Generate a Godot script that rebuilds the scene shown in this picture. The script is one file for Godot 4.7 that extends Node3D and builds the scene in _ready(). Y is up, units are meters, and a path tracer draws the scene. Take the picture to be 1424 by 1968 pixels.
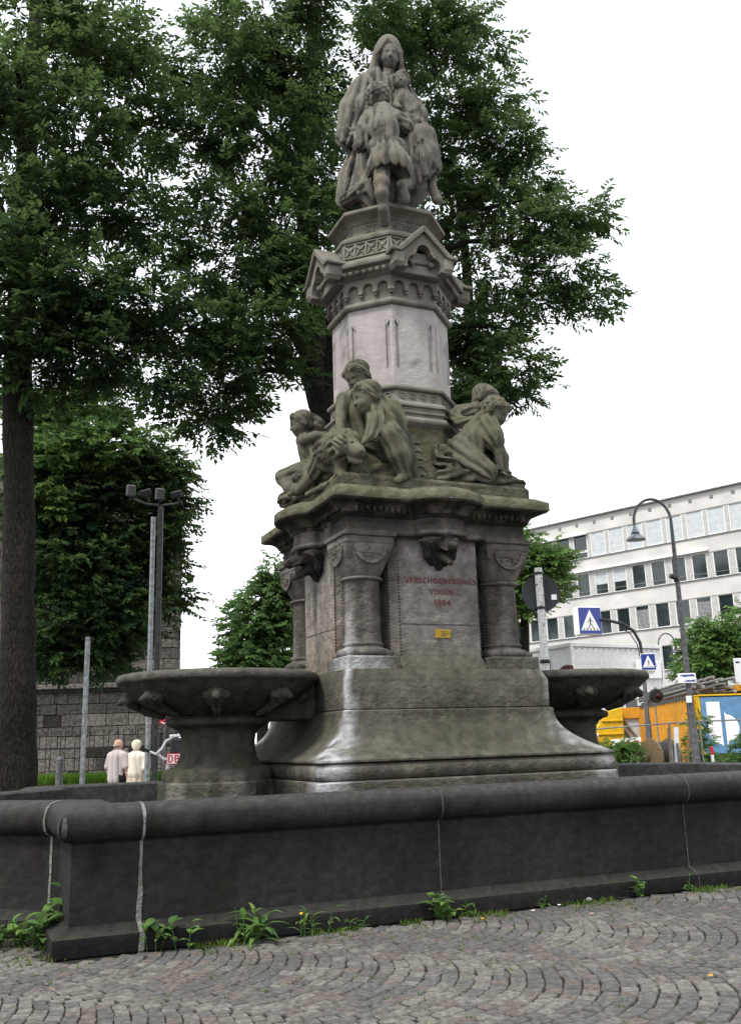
extends Node3D
# Fountain monument on a cobbled square. Metres, y up. The fountain's own frame has its axis at FOUNTAIN and is turned by YAW.
const FOUNTAIN := Vector3(0.328, 0, -11.7)
const YAW := 0.41015
var rng := RandomNumberGenerator.new()
static var nz := FastNoiseLite.new()
var M := {}
var counts := {}


func _ready():
	rng.seed = 77
	nz.seed = 5
	nz.noise_type = FastNoiseLite.TYPE_SIMPLEX
	nz.fractal_octaves = 4
	nz.frequency = 1.0
	setup_view()
	setup_materials()
	build_ground()
	build_basin()
	build_monument()
	build_bowls()
	build_sculptures()
	build_church()
	build_offices()
	build_trees()
	build_site()
	build_street()
	build_people()
	build_small()


func setup_view():
	var cam := Camera3D.new()
	cam.name = "camera"
	cam.fov = 56.56
	cam.near = 0.05
	cam.far = 600.0
	cam.position = Vector3(0, 1.5, 0)
	cam.basis = Basis(Vector3.RIGHT, deg_to_rad(13.56)) * Basis(Vector3.BACK, deg_to_rad(-1.73))
	add_child(cam)
	cam.current = true
	var sky := ProceduralSkyMaterial.new()
	sky.sky_top_color = Color(0.94, 0.97, 1.0)
	sky.sky_horizon_color = Color(1.0, 1.0, 1.0)
	sky.sky_curve = 0.2
	sky.ground_bottom_color = Color(0.35, 0.35, 0.34)
	sky.ground_horizon_color = Color(0.8, 0.8, 0.8)
	sky.sky_energy_multiplier = 1.0
	var env := Environment.new()
	env.background_mode = Environment.BG_SKY
	env.sky = Sky.new()
	env.sky.sky_material = sky
	env.background_energy_multiplier = 0.75
	env.tonemap_mode = Environment.TONE_MAPPER_LINEAR
	env.tonemap_exposure = 2.6
	env.sdfgi_enabled = true
	env.ssao_enabled = true
	env.ssil_enabled = true
	var we := WorldEnvironment.new()
	we.name = "world_environment"
	we.environment = env
	add_child(we)
	var sun := DirectionalLight3D.new()
	sun.name = "sun"
	sun.light_energy = 0.5
	sun.light_angular_distance = 14.0
	sun.light_color = Color(1.0, 0.98, 0.95)
	sun.shadow_enabled = true
	sun.rotation = Vector3(deg_to_rad(-55), deg_to_rad(-42), 0)
	add_child(sun)


# ---------------------------------------------------------------- materials
func lin(r: float, g: float, b: float) -> Color:
	return Color(r, g, b).linear_to_srgb()


func noise_tex(freq: float, lo: float, hi: float, sd: int, oct := 5, kind := FastNoiseLite.TYPE_SIMPLEX, size := 512, mid := -1.0) -> NoiseTexture2D:
	var f := FastNoiseLite.new()
	f.seed = sd
	f.noise_type = kind
	f.frequency = freq
	f.fractal_octaves = oct
	f.fractal_gain = 0.55
	var t := NoiseTexture2D.new()
	t.width = size
	t.height = size
	t.seamless = true
	t.noise = f
	var g := Gradient.new()
	g.set_color(0, Color(lo, lo, lo))
	g.set_color(1, Color(hi, hi, hi))
	if mid >= 0.0:
		g.add_point(0.5, Color(mid, mid, mid))
	t.color_ramp = g
	return t


var T := {}


func mat(called: String, col: Color, rough := 0.9, tex = null, scale := 1.0, bump = null, bump_cm := 0.0, detail = null, dscale := 3.0, spec := 0.3) -> StandardMaterial3D:
	var m := StandardMaterial3D.new()
	m.resource_name = called
	m.albedo_color = col
	m.roughness = rough
	m.metallic_specular = spec
	m.vertex_color_use_as_albedo = true
	if tex:
		m.albedo_texture = tex
	if tex or bump:
		m.uv1_triplanar = true
		m.uv1_world_triplanar = true
		m.uv1_scale = Vector3.ONE * scale
	if bump:
		m.heightmap_enabled = true
		m.heightmap_texture = bump
		m.heightmap_scale = bump_cm
	if detail:
		m.detail_enabled = true
		m.detail_albedo = detail
		m.detail_blend_mode = BaseMaterial3D.BLEND_MODE_MUL
		m.detail_uv_layer = BaseMaterial3D.DETAIL_UV_2
		m.uv2_triplanar = true
		m.uv2_world_triplanar = true
		m.uv2_scale = Vector3.ONE * dscale
	M[called] = m
	return m


func setup_materials():
	T.faint = noise_tex(0.012, 0.86, 1.0, 9, 6)
	T.mottle = noise_tex(0.012, 0.62, 1.0, 1, 6)
	T.grain = noise_tex(0.09, 0.7, 1.0, 2, 4)
	T.specks = noise_tex(0.07, 0.25, 1.0, 12, 3)
	T.specks.color_ramp.set_offset(1, 0.3)
	T.rough = noise_tex(0.03, 0.0, 1.0, 3, 6)
	T.pits = noise_tex(0.06, 0.0, 1.0, 4, 3, FastNoiseLite.TYPE_CELLULAR)
	T.bark = noise_tex(0.02, 0.3, 1.0, 6, 5)
	T.fine = noise_tex(0.05, 0.0, 1.0, 8, 5)
	mat("carved_stone", Color.WHITE, 0.92, T.mottle, 0.9, T.rough, 1.2, T.grain, 1.7)
	mat("figure_stone", Color.WHITE, 0.9, T.faint, 1.4, T.rough, 0.25, T.grain, 2.2)
	mat("smooth_stone", Color.WHITE, 0.88, T.faint, 0.7, T.rough, 0.5, T.grain, 1.5)
	mat("basalt", Color.WHITE, 0.78, T.mottle, 1.3, T.rough, 0.3, T.specks, 1.6, 0.28)
	mat("mortar", Color.WHITE, 0.95, T.mottle, 2.0, T.rough, 1.0)
	mat("sett", Color.WHITE, 0.8, T.mottle, 2.3, T.fine, 0.35, T.grain, 4.0, 0.35)
	mat("earth", lin(0.06, 0.056, 0.045), 1.0, T.mottle, 1.5, T.rough, 2.0, T.grain, 4.0)
	mat("paving", lin(0.16, 0.155, 0.15), 0.9, T.mottle, 0.4, T.rough, 0.5)
	mat("lawn", lin(0.07, 0.11, 0.025), 1.0, T.mottle, 1.5, T.rough, 4.0)
	mat("block", Color.WHITE, 0.95, T.mottle, 0.9, T.rough, 2.0, T.grain, 1.5)
	mat("bark", lin(0.068, 0.059, 0.049), 1.0, T.bark, 1.6, T.rough, 5.0)
	M.bark.uv1_scale = Vector3(2.6, 0.5, 2.6)
	mat("iron", lin(0.03, 0.03, 0.03), 0.6, null)
	mat("galvanised", lin(0.36, 0.38, 0.4), 0.45, T.mottle, 1.0)
	M.galvanised.metallic = 0.6
	mat("grey_paint", lin(0.16, 0.16, 0.17), 0.5, T.mottle, 1.0)
	mat("dark_paint", lin(0.045, 0.045, 0.048), 0.5, T.mottle, 1.0)
	mat("white_paint", lin(0.74, 0.74, 0.74), 0.5, T.faint, 0.5)
	mat("render_wall", lin(0.6, 0.585, 0.56), 0.9, T.faint, 0.07, T.fine, 0.2)
	mat("pier_wall", lin(0.46, 0.455, 0.44), 0.9, T.faint, 0.3)
	mat("window_frame", lin(0.62, 0.62, 0.61), 0.6)
	mat("zinc", lin(0.3, 0.3, 0.3), 0.6, T.mottle, 0.5)
	mat("panel_grey", lin(0.52, 0.545, 0.56), 0.5, T.faint, 0.3)
	mat("glass", lin(0.02, 0.03, 0.032), 0.06, null, 1.0, null, 0.0, null, 1.0, 0.9)
	M.glass.metallic = 0.3
	mat("orange_steel", lin(0.68, 0.31, 0.03), 0.6, T.faint, 0.5)
	mat("yellow_steel", lin(0.68, 0.42, 0.02), 0.55, T.faint, 0.6)
	mat("blue_board", lin(0.12, 0.25, 0.42), 0.5, T.faint, 0.4)
	mat("sign_blue", lin(0.05, 0.065, 0.24), 0.4)
	mat("sign_white", lin(0.75, 0.75, 0.75), 0.4)
	mat("sign_black", lin(0.015, 0.015, 0.015), 0.5)
	mat("sign_red", lin(0.5, 0.03, 0.04), 0.5)
	mat("sign_back", lin(0.055, 0.06, 0.065), 0.6, T.mottle, 3.0)
	mat("timber", lin(0.3, 0.21, 0.12), 0.9, T.mottle, 2.0)
	T.worn = noise_tex(0.06, 0.3, 1.0, 21, 4)
	T.worn.color_ramp.set_color(0, lin(0.085, 0.024, 0.022))
	T.worn.color_ramp.set_color(1, lin(0.22, 0.17, 0.15))
	T.worn.color_ramp.set_offset(0, 0.6)
	T.worn.color_ramp.set_offset(1, 0.85)
	mat("letter_red", Color.WHITE, 0.9, T.worn, 2.5)
	mat("brass", lin(0.45, 0.3, 0.03), 0.45, T.mottle, 8.0)
	mat("cloth", Color.WHITE, 0.95)
	mat("skin", lin(0.5, 0.29, 0.22), 0.6)
	for k in 4:
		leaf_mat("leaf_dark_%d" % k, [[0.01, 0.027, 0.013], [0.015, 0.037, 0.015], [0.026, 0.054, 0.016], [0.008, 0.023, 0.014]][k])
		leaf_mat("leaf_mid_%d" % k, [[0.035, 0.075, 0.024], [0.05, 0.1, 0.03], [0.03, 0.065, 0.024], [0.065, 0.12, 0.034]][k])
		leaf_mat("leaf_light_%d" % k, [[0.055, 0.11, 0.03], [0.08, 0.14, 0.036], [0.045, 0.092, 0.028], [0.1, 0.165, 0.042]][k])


func leaf_mat(called: String, c: Array):
	var m := mat(called, lin(c[0], c[1], c[2]), 0.8, null, 1.0, null, 0.0, null, 1.0, 0.14)
	m.backlight_enabled = true
	m.backlight = lin(0.1, 0.15, 0.05)


# ---------------------------------------------------------------- mesh builder
class Mb:
	var v := PackedVector3Array()
	var n := PackedVector3Array()
	var x := Transform3D()

	func tri(a: Vector3, b: Vector3, c: Vector3, na = null, nb = null, nc = null):
		var f := (b - a).cross(c - a).normalized()
		v.append(x * a)
		v.append(x * c)
		v.append(x * b)
		n.append((x.basis * (f if na == null else na)).normalized())
		n.append((x.basis * (f if nc == null else nc)).normalized())
		n.append((x.basis * (f if nb == null else nb)).normalized())

	func quad(a: Vector3, b: Vector3, c: Vector3, d: Vector3, na = null, nb = null, nc = null, nd = null, sub := 0.0):
		if na == null:
			var f := (c - a).cross(d - b).normalized()
			na = f
			nb = f
			nc = f
			nd = f
		var nu := 1
		var nv := 1
		if sub > 0.0:
			nu = clampi(ceili(maxf(a.distance_to(b), d.distance_to(c)) / sub), 1, 80)
			nv = clampi(ceili(maxf(a.distance_to(d), b.distance_to(c)) / sub), 1, 80)
		for i in nu:
			var u0 := float(i) / nu
			var u1 := float(i + 1) / nu
			for j in nv:
				var w0 := float(j) / nv
				var w1 := float(j + 1) / nv
				var p := [a.lerp(b, u0).lerp(d.lerp(c, u0), w0), a.lerp(b, u1).lerp(d.lerp(c, u1), w0), a.lerp(b, u1).lerp(d.lerp(c, u1), w1), a.lerp(b, u0).lerp(d.lerp(c, u0), w1)]
				var q := [na.lerp(nb, u0).lerp(nd.lerp(nc, u0), w0), na.lerp(nb, u1).lerp(nd.lerp(nc, u1), w0), na.lerp(nb, u1).lerp(nd.lerp(nc, u1), w1), na.lerp(nb, u0).lerp(nd.lerp(nc, u0), w1)]
				tri(p[0], p[1], p[2], q[0], q[1], q[2])
				tri(p[0], p[2], p[3], q[0], q[2], q[3])

	func quad_out(a: Vector3, b: Vector3, c: Vector3, d: Vector3, out: Vector3):
		if (c - a).cross(d - b).dot(out) > 0:
			quad(a, b, c, d)
		else:
			quad(d, c, b, a)

	# box with chamfered edges; b is the chamfer
	func box(c: Vector3, size: Vector3, b := 0.0, basis := Basis()):
		var h := size * 0.5
		b = minf(b, minf(h.x, minf(h.y, h.z)) * 0.49)
		var keep := x
		x = x * Transform3D(basis, c)
		var ax := [Vector3.RIGHT, Vector3.UP, Vector3.BACK]
		for k in 3:
			for s in [1.0, -1.0]:
				var u: Vector3 = ax[(k + 1) % 3]
				var w: Vector3 = ax[(k + 2) % 3]
				var nn: Vector3 = ax[k] * s
				var hu: float = h[(k + 1) % 3] - b
				var hw: float = h[(k + 2) % 3] - b
				var o: Vector3 = nn * h[k]
				if s > 0:
					quad(o - u * hu - w * hw, o + u * hu - w * hw, o + u * hu + w * hw, o - u * hu + w * hw)
				else:
					quad(o - u * hu + w * hw, o + u * hu + w * hw, o + u * hu - w * hw, o - u * hu - w * hw)
		if b > 0.0:
			for k in 3:
				for s1 in [1.0, -1.0]:
					for s2 in [1.0, -1.0]:
						var k1 := (k + 1) % 3
						var k2 := (k + 2) % 3
						var e: Vector3 = ax[k] * (h[k] - b)
						var p: Vector3 = ax[k1] * s1 * h[k1] + ax[k2] * s2 * (h[k2] - b)
						var q: Vector3 = ax[k1] * s1 * (h[k1] - b) + ax[k2] * s2 * h[k2]
						quad_out(p - e, p + e, q + e, q - e, p + q)
			for sx in [1.0, -1.0]:
				for sy in [1.0, -1.0]:
					for sz in [1.0, -1.0]:
						var a := Vector3(sx * h.x, sy * (h.y - b), sz * (h.z - b))
						var d := Vector3(sx * (h.x - b), sy * h.y, sz * (h.z - b))
						var f := Vector3(sx * (h.x - b), sy * (h.y - b), sz * h.z)
						if sx * sy * sz > 0:
							tri(a, d, f)
						else:
							tri(a, f, d)
		x = keep

	# outline (x, z) counter-clockwise as (x right, z up); rows of [offset, y]
	func loft(ol: PackedVector2Array, rows: Array, sub := 0.0, cap_top := true, cap_bot := true, smooth := 35.0, origin := Vector3.ZERO):
		var k := ol.size()
		var m := PackedVector2Array()
		var en := PackedVector2Array()
		for i in k:
			var d: Vector2 = (ol[(i + 1) % k] - ol[i]).normalized()
			en.append(Vector2(d.y, -d.x))
		var soft := []
		for i in k:
			var a := en[(i + k - 1) % k]
			var b := en[i]
			m.append((a + b) / maxf(1.0 + a.dot(b), 0.2))
			soft.append(a.dot(b) > cos(deg_to_rad(smooth)))
		var pn := []
		for j in rows.size() - 1:
			pn.append(Vector2(rows[j + 1][1] - rows[j][1], -(rows[j + 1][0] - rows[j][0])).normalized())
		for j in rows.size() - 1:
			var n0: Vector2 = pn[j]
			var n1: Vector2 = pn[j]
			if j > 0 and pn[j - 1].dot(pn[j]) > cos(deg_to_rad(smooth)):
				n0 = (pn[j - 1] + pn[j]).normalized()
			if j < rows.size() - 2 and pn[j + 1].dot(pn[j]) > cos(deg_to_rad(smooth)):
				n1 = (pn[j + 1] + pn[j]).normalized()
			for i in k:
				var i1 := (i + 1) % k
				var p0: Vector2 = ol[i] + m[i] * rows[j][0]
				var q0: Vector2 = ol[i1] + m[i1] * rows[j][0]
				var p1: Vector2 = ol[i] + m[i] * rows[j + 1][0]
				var q1: Vector2 = ol[i1] + m[i1] * rows[j + 1][0]
				var ep: Vector2 = m[i].normalized() if soft[i] else en[i]
				var eq: Vector2 = m[i1].normalized() if soft[i1] else en[i]
				quad(origin + Vector3(q0.x, rows[j][1], q0.y), origin + Vector3(p0.x, rows[j][1], p0.y), origin + Vector3(p1.x, rows[j + 1][1], p1.y), origin + Vector3(q1.x, rows[j + 1][1], q1.y),
					Vector3(eq.x * n0.x, n0.y, eq.y * n0.x), Vector3(ep.x * n0.x, n0.y, ep.y * n0.x), Vector3(ep.x * n1.x, n1.y, ep.y * n1.x), Vector3(eq.x * n1.x, n1.y, eq.y * n1.x), sub)
		for top in [true, false]:
			if top and not cap_top or not top and not cap_bot:
				continue
			var r: Array = rows[-1] if top else rows[0]
			var pts := PackedVector2Array()
			for i in k:
				pts.append(ol[i] + m[i] * r[0])
			fan(pts, r[1], top, origin)

	func fan(pts: PackedVector2Array, y: float, up: bool, origin := Vector3.ZERO):
		var t := Geometry2D.triangulate_polygon(pts)
		for i in range(0, t.size(), 3):
			var a := origin + Vector3(pts[t[i]].x, y, pts[t[i]].y)
			var b := origin + Vector3(pts[t[i + 1]].x, y, pts[t[i + 1]].y)
			var c := origin + Vector3(pts[t[i + 2]].x, y, pts[t[i + 2]].y)
			if ((b - a).cross(c - a).y > 0) == up:
				tri(a, b, c)
			else:
				tri(a, c, b)

	func lathe(profile: Array, segs := 24, origin := Vector3.ZERO, smooth := 40.0, sub := 0.0, a0 := 0.0):
		var ol := PackedVector2Array()
		for i in segs:
			var a := TAU * i / segs + a0
			ol.append(Vector2(cos(a), sin(a)) * 0.001)
		var c := cos(PI / segs)
		var rows := []
		for r in profile:
			rows.append([(r[0] - 0.001) * c, r[1]])
		loft(ol, rows, sub, profile[-1][0] > 0.002, profile[0][0] > 0.002, smooth if segs > 8 else 10.0, origin)

	# flat polygon (x right, y up) pulled out along +z by depth, front face at z = depth
	func prism(poly: PackedVector2Array, depth: float, sub := 0.0, z0 := 0.0):
		var p := poly.duplicate()
		var area := 0.0
		for i in p.size():
			area += p[i].cross(p[(i + 1) % p.size()])
		if area < 0:
			p.reverse()
		var t := Geometry2D.triangulate_polygon(p)
		for i in range(0, t.size(), 3):
			var a := Vector3(p[t[i]].x, p[t[i]].y, z0 + depth)
			var b := Vector3(p[t[i + 1]].x, p[t[i + 1]].y, z0 + depth)
			var c := Vector3(p[t[i + 2]].x, p[t[i + 2]].y, z0 + depth)
			var back := Vector3(0, 0, -depth)
			if (b - a).cross(c - a).z > 0:
				tri(a, b, c)
				tri(a + back, c + back, b + back)
			else:
				tri(a, c, b)
				tri(a + back, b + back, c + back)
		for i in p.size():
			var a := Vector3(p[i].x, p[i].y, z0)
			var b := Vector3(p[(i + 1) % p.size()].x, p[(i + 1) % p.size()].y, z0)
			var f := Vector3(0, 0, depth)
			quad(a, b, b + f, a + f)

	func tube(pts: Array, radii, segs := 8, caps := true):
		var rings := []
		var nrm := []
		var up := Vector3.UP if absf((pts[1] - pts[0]).normalized().y) < 0.9 else Vector3.RIGHT
		for i in pts.size():
			var d: Vector3 = (pts[mini(i + 1, pts.size() - 1)] - pts[maxi(i - 1, 0)]).normalized()
			var s: Vector3 = d.cross(up).normalized()
			up = s.cross(d).normalized()
			var r: float = radii[i] if radii is Array else radii
			var ring := []
			var rn := []
			for k in segs:
				var a := TAU * k / segs
				var o: Vector3 = s * cos(a) + up * sin(a)
				ring.append(pts[i] + o * r)
				rn.append(o)
			rings.append(ring)
			nrm.append(rn)
		for i in pts.size() - 1:
			for k in segs:
				var k1 := (k + 1) % segs
				quad(rings[i][k1], rings[i][k], rings[i + 1][k], rings[i + 1][k1], nrm[i][k1], nrm[i][k], nrm[i + 1][k], nrm[i + 1][k1])
		if caps:
			for k in segs:
				var k1 := (k + 1) % segs
				tri(pts[0], rings[0][k], rings[0][k1])
				tri(pts[-1], rings[-1][k1], rings[-1][k])

	func ball(c: Vector3, r: Vector3, segs := 12, rings := 8):
		for j in rings:
			var t0 := PI * j / rings - PI / 2
			var t1 := PI * (j + 1) / rings - PI / 2
			for i in segs:
				var a0 := TAU * i / segs
				var a1 := TAU * (i + 1) / segs
				var p := [Vector3(cos(a0) * cos(t0), sin(t0), sin(a0) * cos(t0)), Vector3(cos(a1) * cos(t0), sin(t0), sin(a1) * cos(t0)), Vector3(cos(a1) * cos(t1), sin(t1), sin(a1) * cos(t1)), Vector3(cos(a0) * cos(t1), sin(t1), sin(a0) * cos(t1))]
				if j < rings - 1:
					tri(c + p[0] * r, c + p[3] * r, c + p[2] * r, p[0], p[3], p[2])
				if j > 0:
					tri(c + p[0] * r, c + p[2] * r, c + p[1] * r, p[0], p[2], p[1])

	func done(tint := "", white := false) -> ArrayMesh:
		var a := []
		a.resize(Mesh.ARRAY_MAX)
		a[Mesh.ARRAY_VERTEX] = v
		a[Mesh.ARRAY_NORMAL] = n
		if tint != "":
			var c := PackedColorArray()
			c.resize(v.size())
			for i in v.size():
				c[i] = Tints.at(tint, v[i], n[i])
			a[Mesh.ARRAY_COLOR] = c
		var m := ArrayMesh.new()
		m.add_surface_from_arrays(Mesh.PRIMITIVE_TRIANGLES, a)
		return m


# stains and wear of the stone, as albedo (linear); a stain keeps its place whatever the light does
class Tints:
	static func at(kind: String, p: Vector3, n: Vector3) -> Color:
		var nz := nz_of()
		var big: float = nz.get_noise_3d(p.x * 0.7, p.y * 0.7, p.z * 0.7)
		var mid: float = nz.get_noise_3d(p.x * 2.6 + 9, p.y * 2.6, p.z * 2.6)
		var run: float = nz.get_noise_3d(p.x * 4.5, p.y * 0.55 + 3, p.z * 4.5)
		var c := Color(0.2, 0.19, 0.17)
		match kind:
			"shaft":
				c = Color(0.56, 0.51, 0.495).lerp(Color(0.42, 0.385, 0.365), clampf(0.35 + run * 0.9, 0, 1))
				c = c.lerp(Color(0.16, 0.14, 0.115), clampf((mid - 0.35) * 2.0, 0, 0.6))
			"trim":
				c = Color(0.33, 0.3, 0.262).lerp(Color(0.155, 0.145, 0.112), clampf(0.45 + run * 0.8 + mid * 0.5, 0, 1))
				c = c.lerp(Color(0.15, 0.15, 0.085), clampf(n.y * 0.6, 0, 1) * clampf(0.5 + big, 0, 1))
			"figure":
				c = Color(0.25, 0.235, 0.2).lerp(Color(0.175, 0.165, 0.135), clampf(0.45 + big * 0.7 + mid * 0.35, 0, 1))
				c = c.lerp(Color(0.055, 0.052, 0.045), clampf((run + mid * 0.4 - 0.2) * 2.8, 0, 0.75))
				c = c.lerp(Color(0.32, 0.26, 0.15), clampf((-run - 0.42) * 2.5, 0, 0.4))
				c = c.lerp(Color(0.17, 0.17, 0.09), clampf(n.y - 0.3, 0, 0.5) * clampf(0.6 + mid, 0, 1))
			"child":
				c = Color(0.185, 0.175, 0.14).lerp(Color(0.125, 0.12, 0.09), clampf(0.45 + big * 0.7 + mid * 0.5, 0, 1))
				c = c.lerp(Color(0.14, 0.145, 0.08), clampf(0.2 + n.y * 0.4 + big, 0, 0.6))
				c = c.lerp(Color(0.06, 0.056, 0.046), clampf((run + mid * 0.4 - 0.3) * 2.6, 0, 0.6))
			"mossy":
				c = Color(0.2, 0.19, 0.14).lerp(Color(0.12, 0.116, 0.08), clampf(0.45 + mid * 1.1, 0, 1))
				c = c.lerp(Color(0.13, 0.137, 0.07), clampf(0.3 + big * 1.2, 0, 0.6) * clampf(n.y + 0.5, 0, 1))
				c = c.lerp(Color(0.045, 0.043, 0.036), clampf((run - 0.2) * 3.0, 0, 0.7))
			"foot":
				c = Color(0.2, 0.185, 0.12).lerp(Color(0.13, 0.135, 0.07), clampf(0.5 + big * 1.2 + mid * 0.4, 0, 1))
				c = c.lerp(Color(0.36, 0.33, 0.27), clampf((mid - 0.38) * 5.0, 0, 0.7))
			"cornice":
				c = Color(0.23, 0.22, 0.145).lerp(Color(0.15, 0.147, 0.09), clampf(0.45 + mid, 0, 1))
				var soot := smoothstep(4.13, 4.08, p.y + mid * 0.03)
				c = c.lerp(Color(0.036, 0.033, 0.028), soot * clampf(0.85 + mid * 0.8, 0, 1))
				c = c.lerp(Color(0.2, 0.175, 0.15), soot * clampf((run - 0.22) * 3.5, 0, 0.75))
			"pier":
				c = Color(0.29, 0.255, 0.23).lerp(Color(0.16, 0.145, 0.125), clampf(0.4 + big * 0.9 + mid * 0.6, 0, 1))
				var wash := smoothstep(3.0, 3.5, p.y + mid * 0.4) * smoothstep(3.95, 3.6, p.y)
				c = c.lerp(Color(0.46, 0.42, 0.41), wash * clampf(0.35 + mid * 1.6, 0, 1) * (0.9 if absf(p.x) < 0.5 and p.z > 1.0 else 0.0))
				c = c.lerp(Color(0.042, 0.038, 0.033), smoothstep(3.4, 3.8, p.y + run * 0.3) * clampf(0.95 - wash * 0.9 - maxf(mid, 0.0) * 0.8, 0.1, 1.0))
				if p.x < -0.9 and absf(p.z) < 0.62:
					c = c.lerp(Color(0.5, 0.45, 0.4), clampf(0.4 + run * 1.4, 0, 0.85))
					c = c.lerp(Color(0.26, 0.13, 0.055), clampf((run - 0.12) * 2.2, 0, 0.5) * smoothstep(3.2, 2.4, p.y))
				var algae := smoothstep(2.55, 2.25, p.y + mid * 0.15)
				c = c.lerp(Color(0.15, 0.135, 0.085), algae * 0.7)
				c = c.lerp(Color(0.33, 0.3, 0.2), algae * clampf((mid - 0.3) * 4.0, 0, 0.6))
			"soot":
				c = Color(0.09, 0.082, 0.07).lerp(Color(0.045, 0.041, 0.036), clampf(0.5 + mid * 0.9, 0, 1))
			"column":
				c = Color(0.23, 0.205, 0.182).lerp(Color(0.115, 0.104, 0.088), clampf(0.45 + run * 1.2 + mid * 0.4, 0, 1))
				var a := atan2(p.x, p.z)
				if p.x < 0 and p.z > 0:
					c = c.lerp(Color(0.48, 0.47, 0.47), smoothstep(0.5, 0.1, absf(angle_difference(atan2(p.x + 0.88, p.z - 0.88), -1.25)) - mid * 0.35) * smoothstep(3.3, 2.6, p.y + mid * 0.5))
				c = c.lerp(Color(0.06, 0.055, 0.045), smoothstep(3.3, 3.36, p.y) * (0.55 + mid * 0.5))
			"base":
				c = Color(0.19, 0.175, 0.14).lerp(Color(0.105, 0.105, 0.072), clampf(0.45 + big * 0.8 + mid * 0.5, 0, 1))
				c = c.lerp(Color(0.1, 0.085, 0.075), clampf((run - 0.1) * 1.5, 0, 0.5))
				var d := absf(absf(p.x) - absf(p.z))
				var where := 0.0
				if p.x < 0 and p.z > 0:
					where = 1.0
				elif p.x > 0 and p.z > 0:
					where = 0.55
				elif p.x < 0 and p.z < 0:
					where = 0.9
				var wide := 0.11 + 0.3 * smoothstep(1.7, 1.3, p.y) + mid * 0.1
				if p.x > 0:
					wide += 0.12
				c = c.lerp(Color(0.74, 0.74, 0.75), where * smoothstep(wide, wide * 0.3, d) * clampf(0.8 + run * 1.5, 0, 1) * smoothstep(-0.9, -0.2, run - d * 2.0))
			"bowl":
				c = Color(0.12, 0.115, 0.09).lerp(Color(0.055, 0.055, 0.042), clampf(0.5 + run * 0.8 + mid * 0.5, 0, 1))
				c = c.lerp(Color(0.2, 0.185, 0.16), smoothstep(2.12, 2.3, p.y) * 0.7)
				c = c.lerp(Color(0.4, 0.37, 0.31), smoothstep(1.35, 1.0, p.y) * clampf((run - 0.05) * 2.6, 0, 0.8))
				c = c.lerp(Color(0.11, 0.12, 0.06), clampf((mid - 0.15) * 2.5, 0, 0.6) * smoothstep(1.6, 1.2, p.y))
			"basalt":
				c = Color(0.033, 0.0315, 0.0305).lerp(Color(0.0195, 0.0185, 0.0175), clampf(0.5 + big + mid * 0.5, 0, 1))
				c = c.lerp(Color(0.009, 0.009, 0.009), clampf((run - 0.25) * 3.0, 0, 0.7) * smoothstep(0.4, 0.7, p.y))
				c = c.lerp(Color(0.045, 0.045, 0.036), smoothstep(0.22, 0.12, p.y) * clampf(n.y * 2.0, 0, 1))
				c = c.lerp(Color(0.07, 0.065, 0.063), clampf(n.y, 0, 1) * smoothstep(0.95, 1.05, p.y))
				# the inner side of the basin is pale with dried lime
				c = c.lerp(Color(0.1, 0.1, 0.1), smoothstep(0.1, 0.6, -Vector2(n.x, n.z).dot(Vector2(p.x, p.z).normalized())) * (0.75 + mid * 0.5))
			"mortar":
				c = Color(0.3, 0.295, 0.28).lerp(Color(0.16, 0.155, 0.145), clampf(0.5 + mid, 0, 1))
			"mortar_dark":
				c = Color(0.1, 0.097, 0.092)
			"bark":
				c = Color(1, 1, 1).lerp(Color(0.55, 0.58, 0.5), clampf(0.5 + mid, 0, 1))
		return c

	static func nz_of() -> FastNoiseLite:
		return stain_noise

	static var stain_noise: FastNoiseLite = make()

	static func make() -> FastNoiseLite:
		var f := FastNoiseLite.new()
		f.seed = 5
		f.noise_type = FastNoiseLite.TYPE_SIMPLEX
		f.fractal_octaves = 3
		f.frequency = 1.0
		return f


# ---------------------------------------------------------------- scene helpers
func numbered(called: String) -> String:
	counts[called] = counts.get(called, -1) + 1
	return called if counts[called] == 0 else "%s_%03d" % [called, counts[called]]


func thing(called: String, label: String, category: String, at := Vector3.ZERO, turn := 0.0, group := "") -> Node3D:
	var o := Node3D.new()
	o.name = numbered(called)
	add_child(o)
	o.position = at
	o.rotation.y = turn
	tag(o, label, category, group)
	return o


func tag(o: Node, label: String, category: String, group := ""):
	o.set_meta("label", label)
	o.set_meta("category", category)
	if group != "":
		o.set_meta("group", group)


func part(called: String, mesh: Mesh, m: Material, parent: Node, at := Vector3.ZERO, turn := 0.0) -> MeshInstance3D:
	var o := MeshInstance3D.new()
	o.name = called
	o.mesh = mesh
	o.material_override = m
	parent.add_child(o, true)
	o.position = at
	o.rotation.y = turn
	return o


func structure(called: String, label: String) -> Node3D:
	var o := Node3D.new()
	o.name = numbered(called)
	add_child(o)
	o.set_meta("kind", "structure")
	o.set_meta("label", label)
	return o


func to_world(p: Vector3) -> Vector3:
	return FOUNTAIN + Basis(Vector3.UP, YAW) * p


func to_local_frame(p: Vector3) -> Vector3:
	return Basis(Vector3.UP, -YAW) * (p - FOUNTAIN)


func square(w: float) -> PackedVector2Array:
	return PackedVector2Array([Vector2(w, -w), Vector2(w, w), Vector2(-w, w), Vector2(-w, -w)])


func octagon(rho: float) -> PackedVector2Array:
	var o := PackedVector2Array()
	for k in 8:
		var a := PI / 8 + PI / 4 * k
		o.append(Vector2(cos(a), sin(a)) * rho)
	return o


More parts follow.
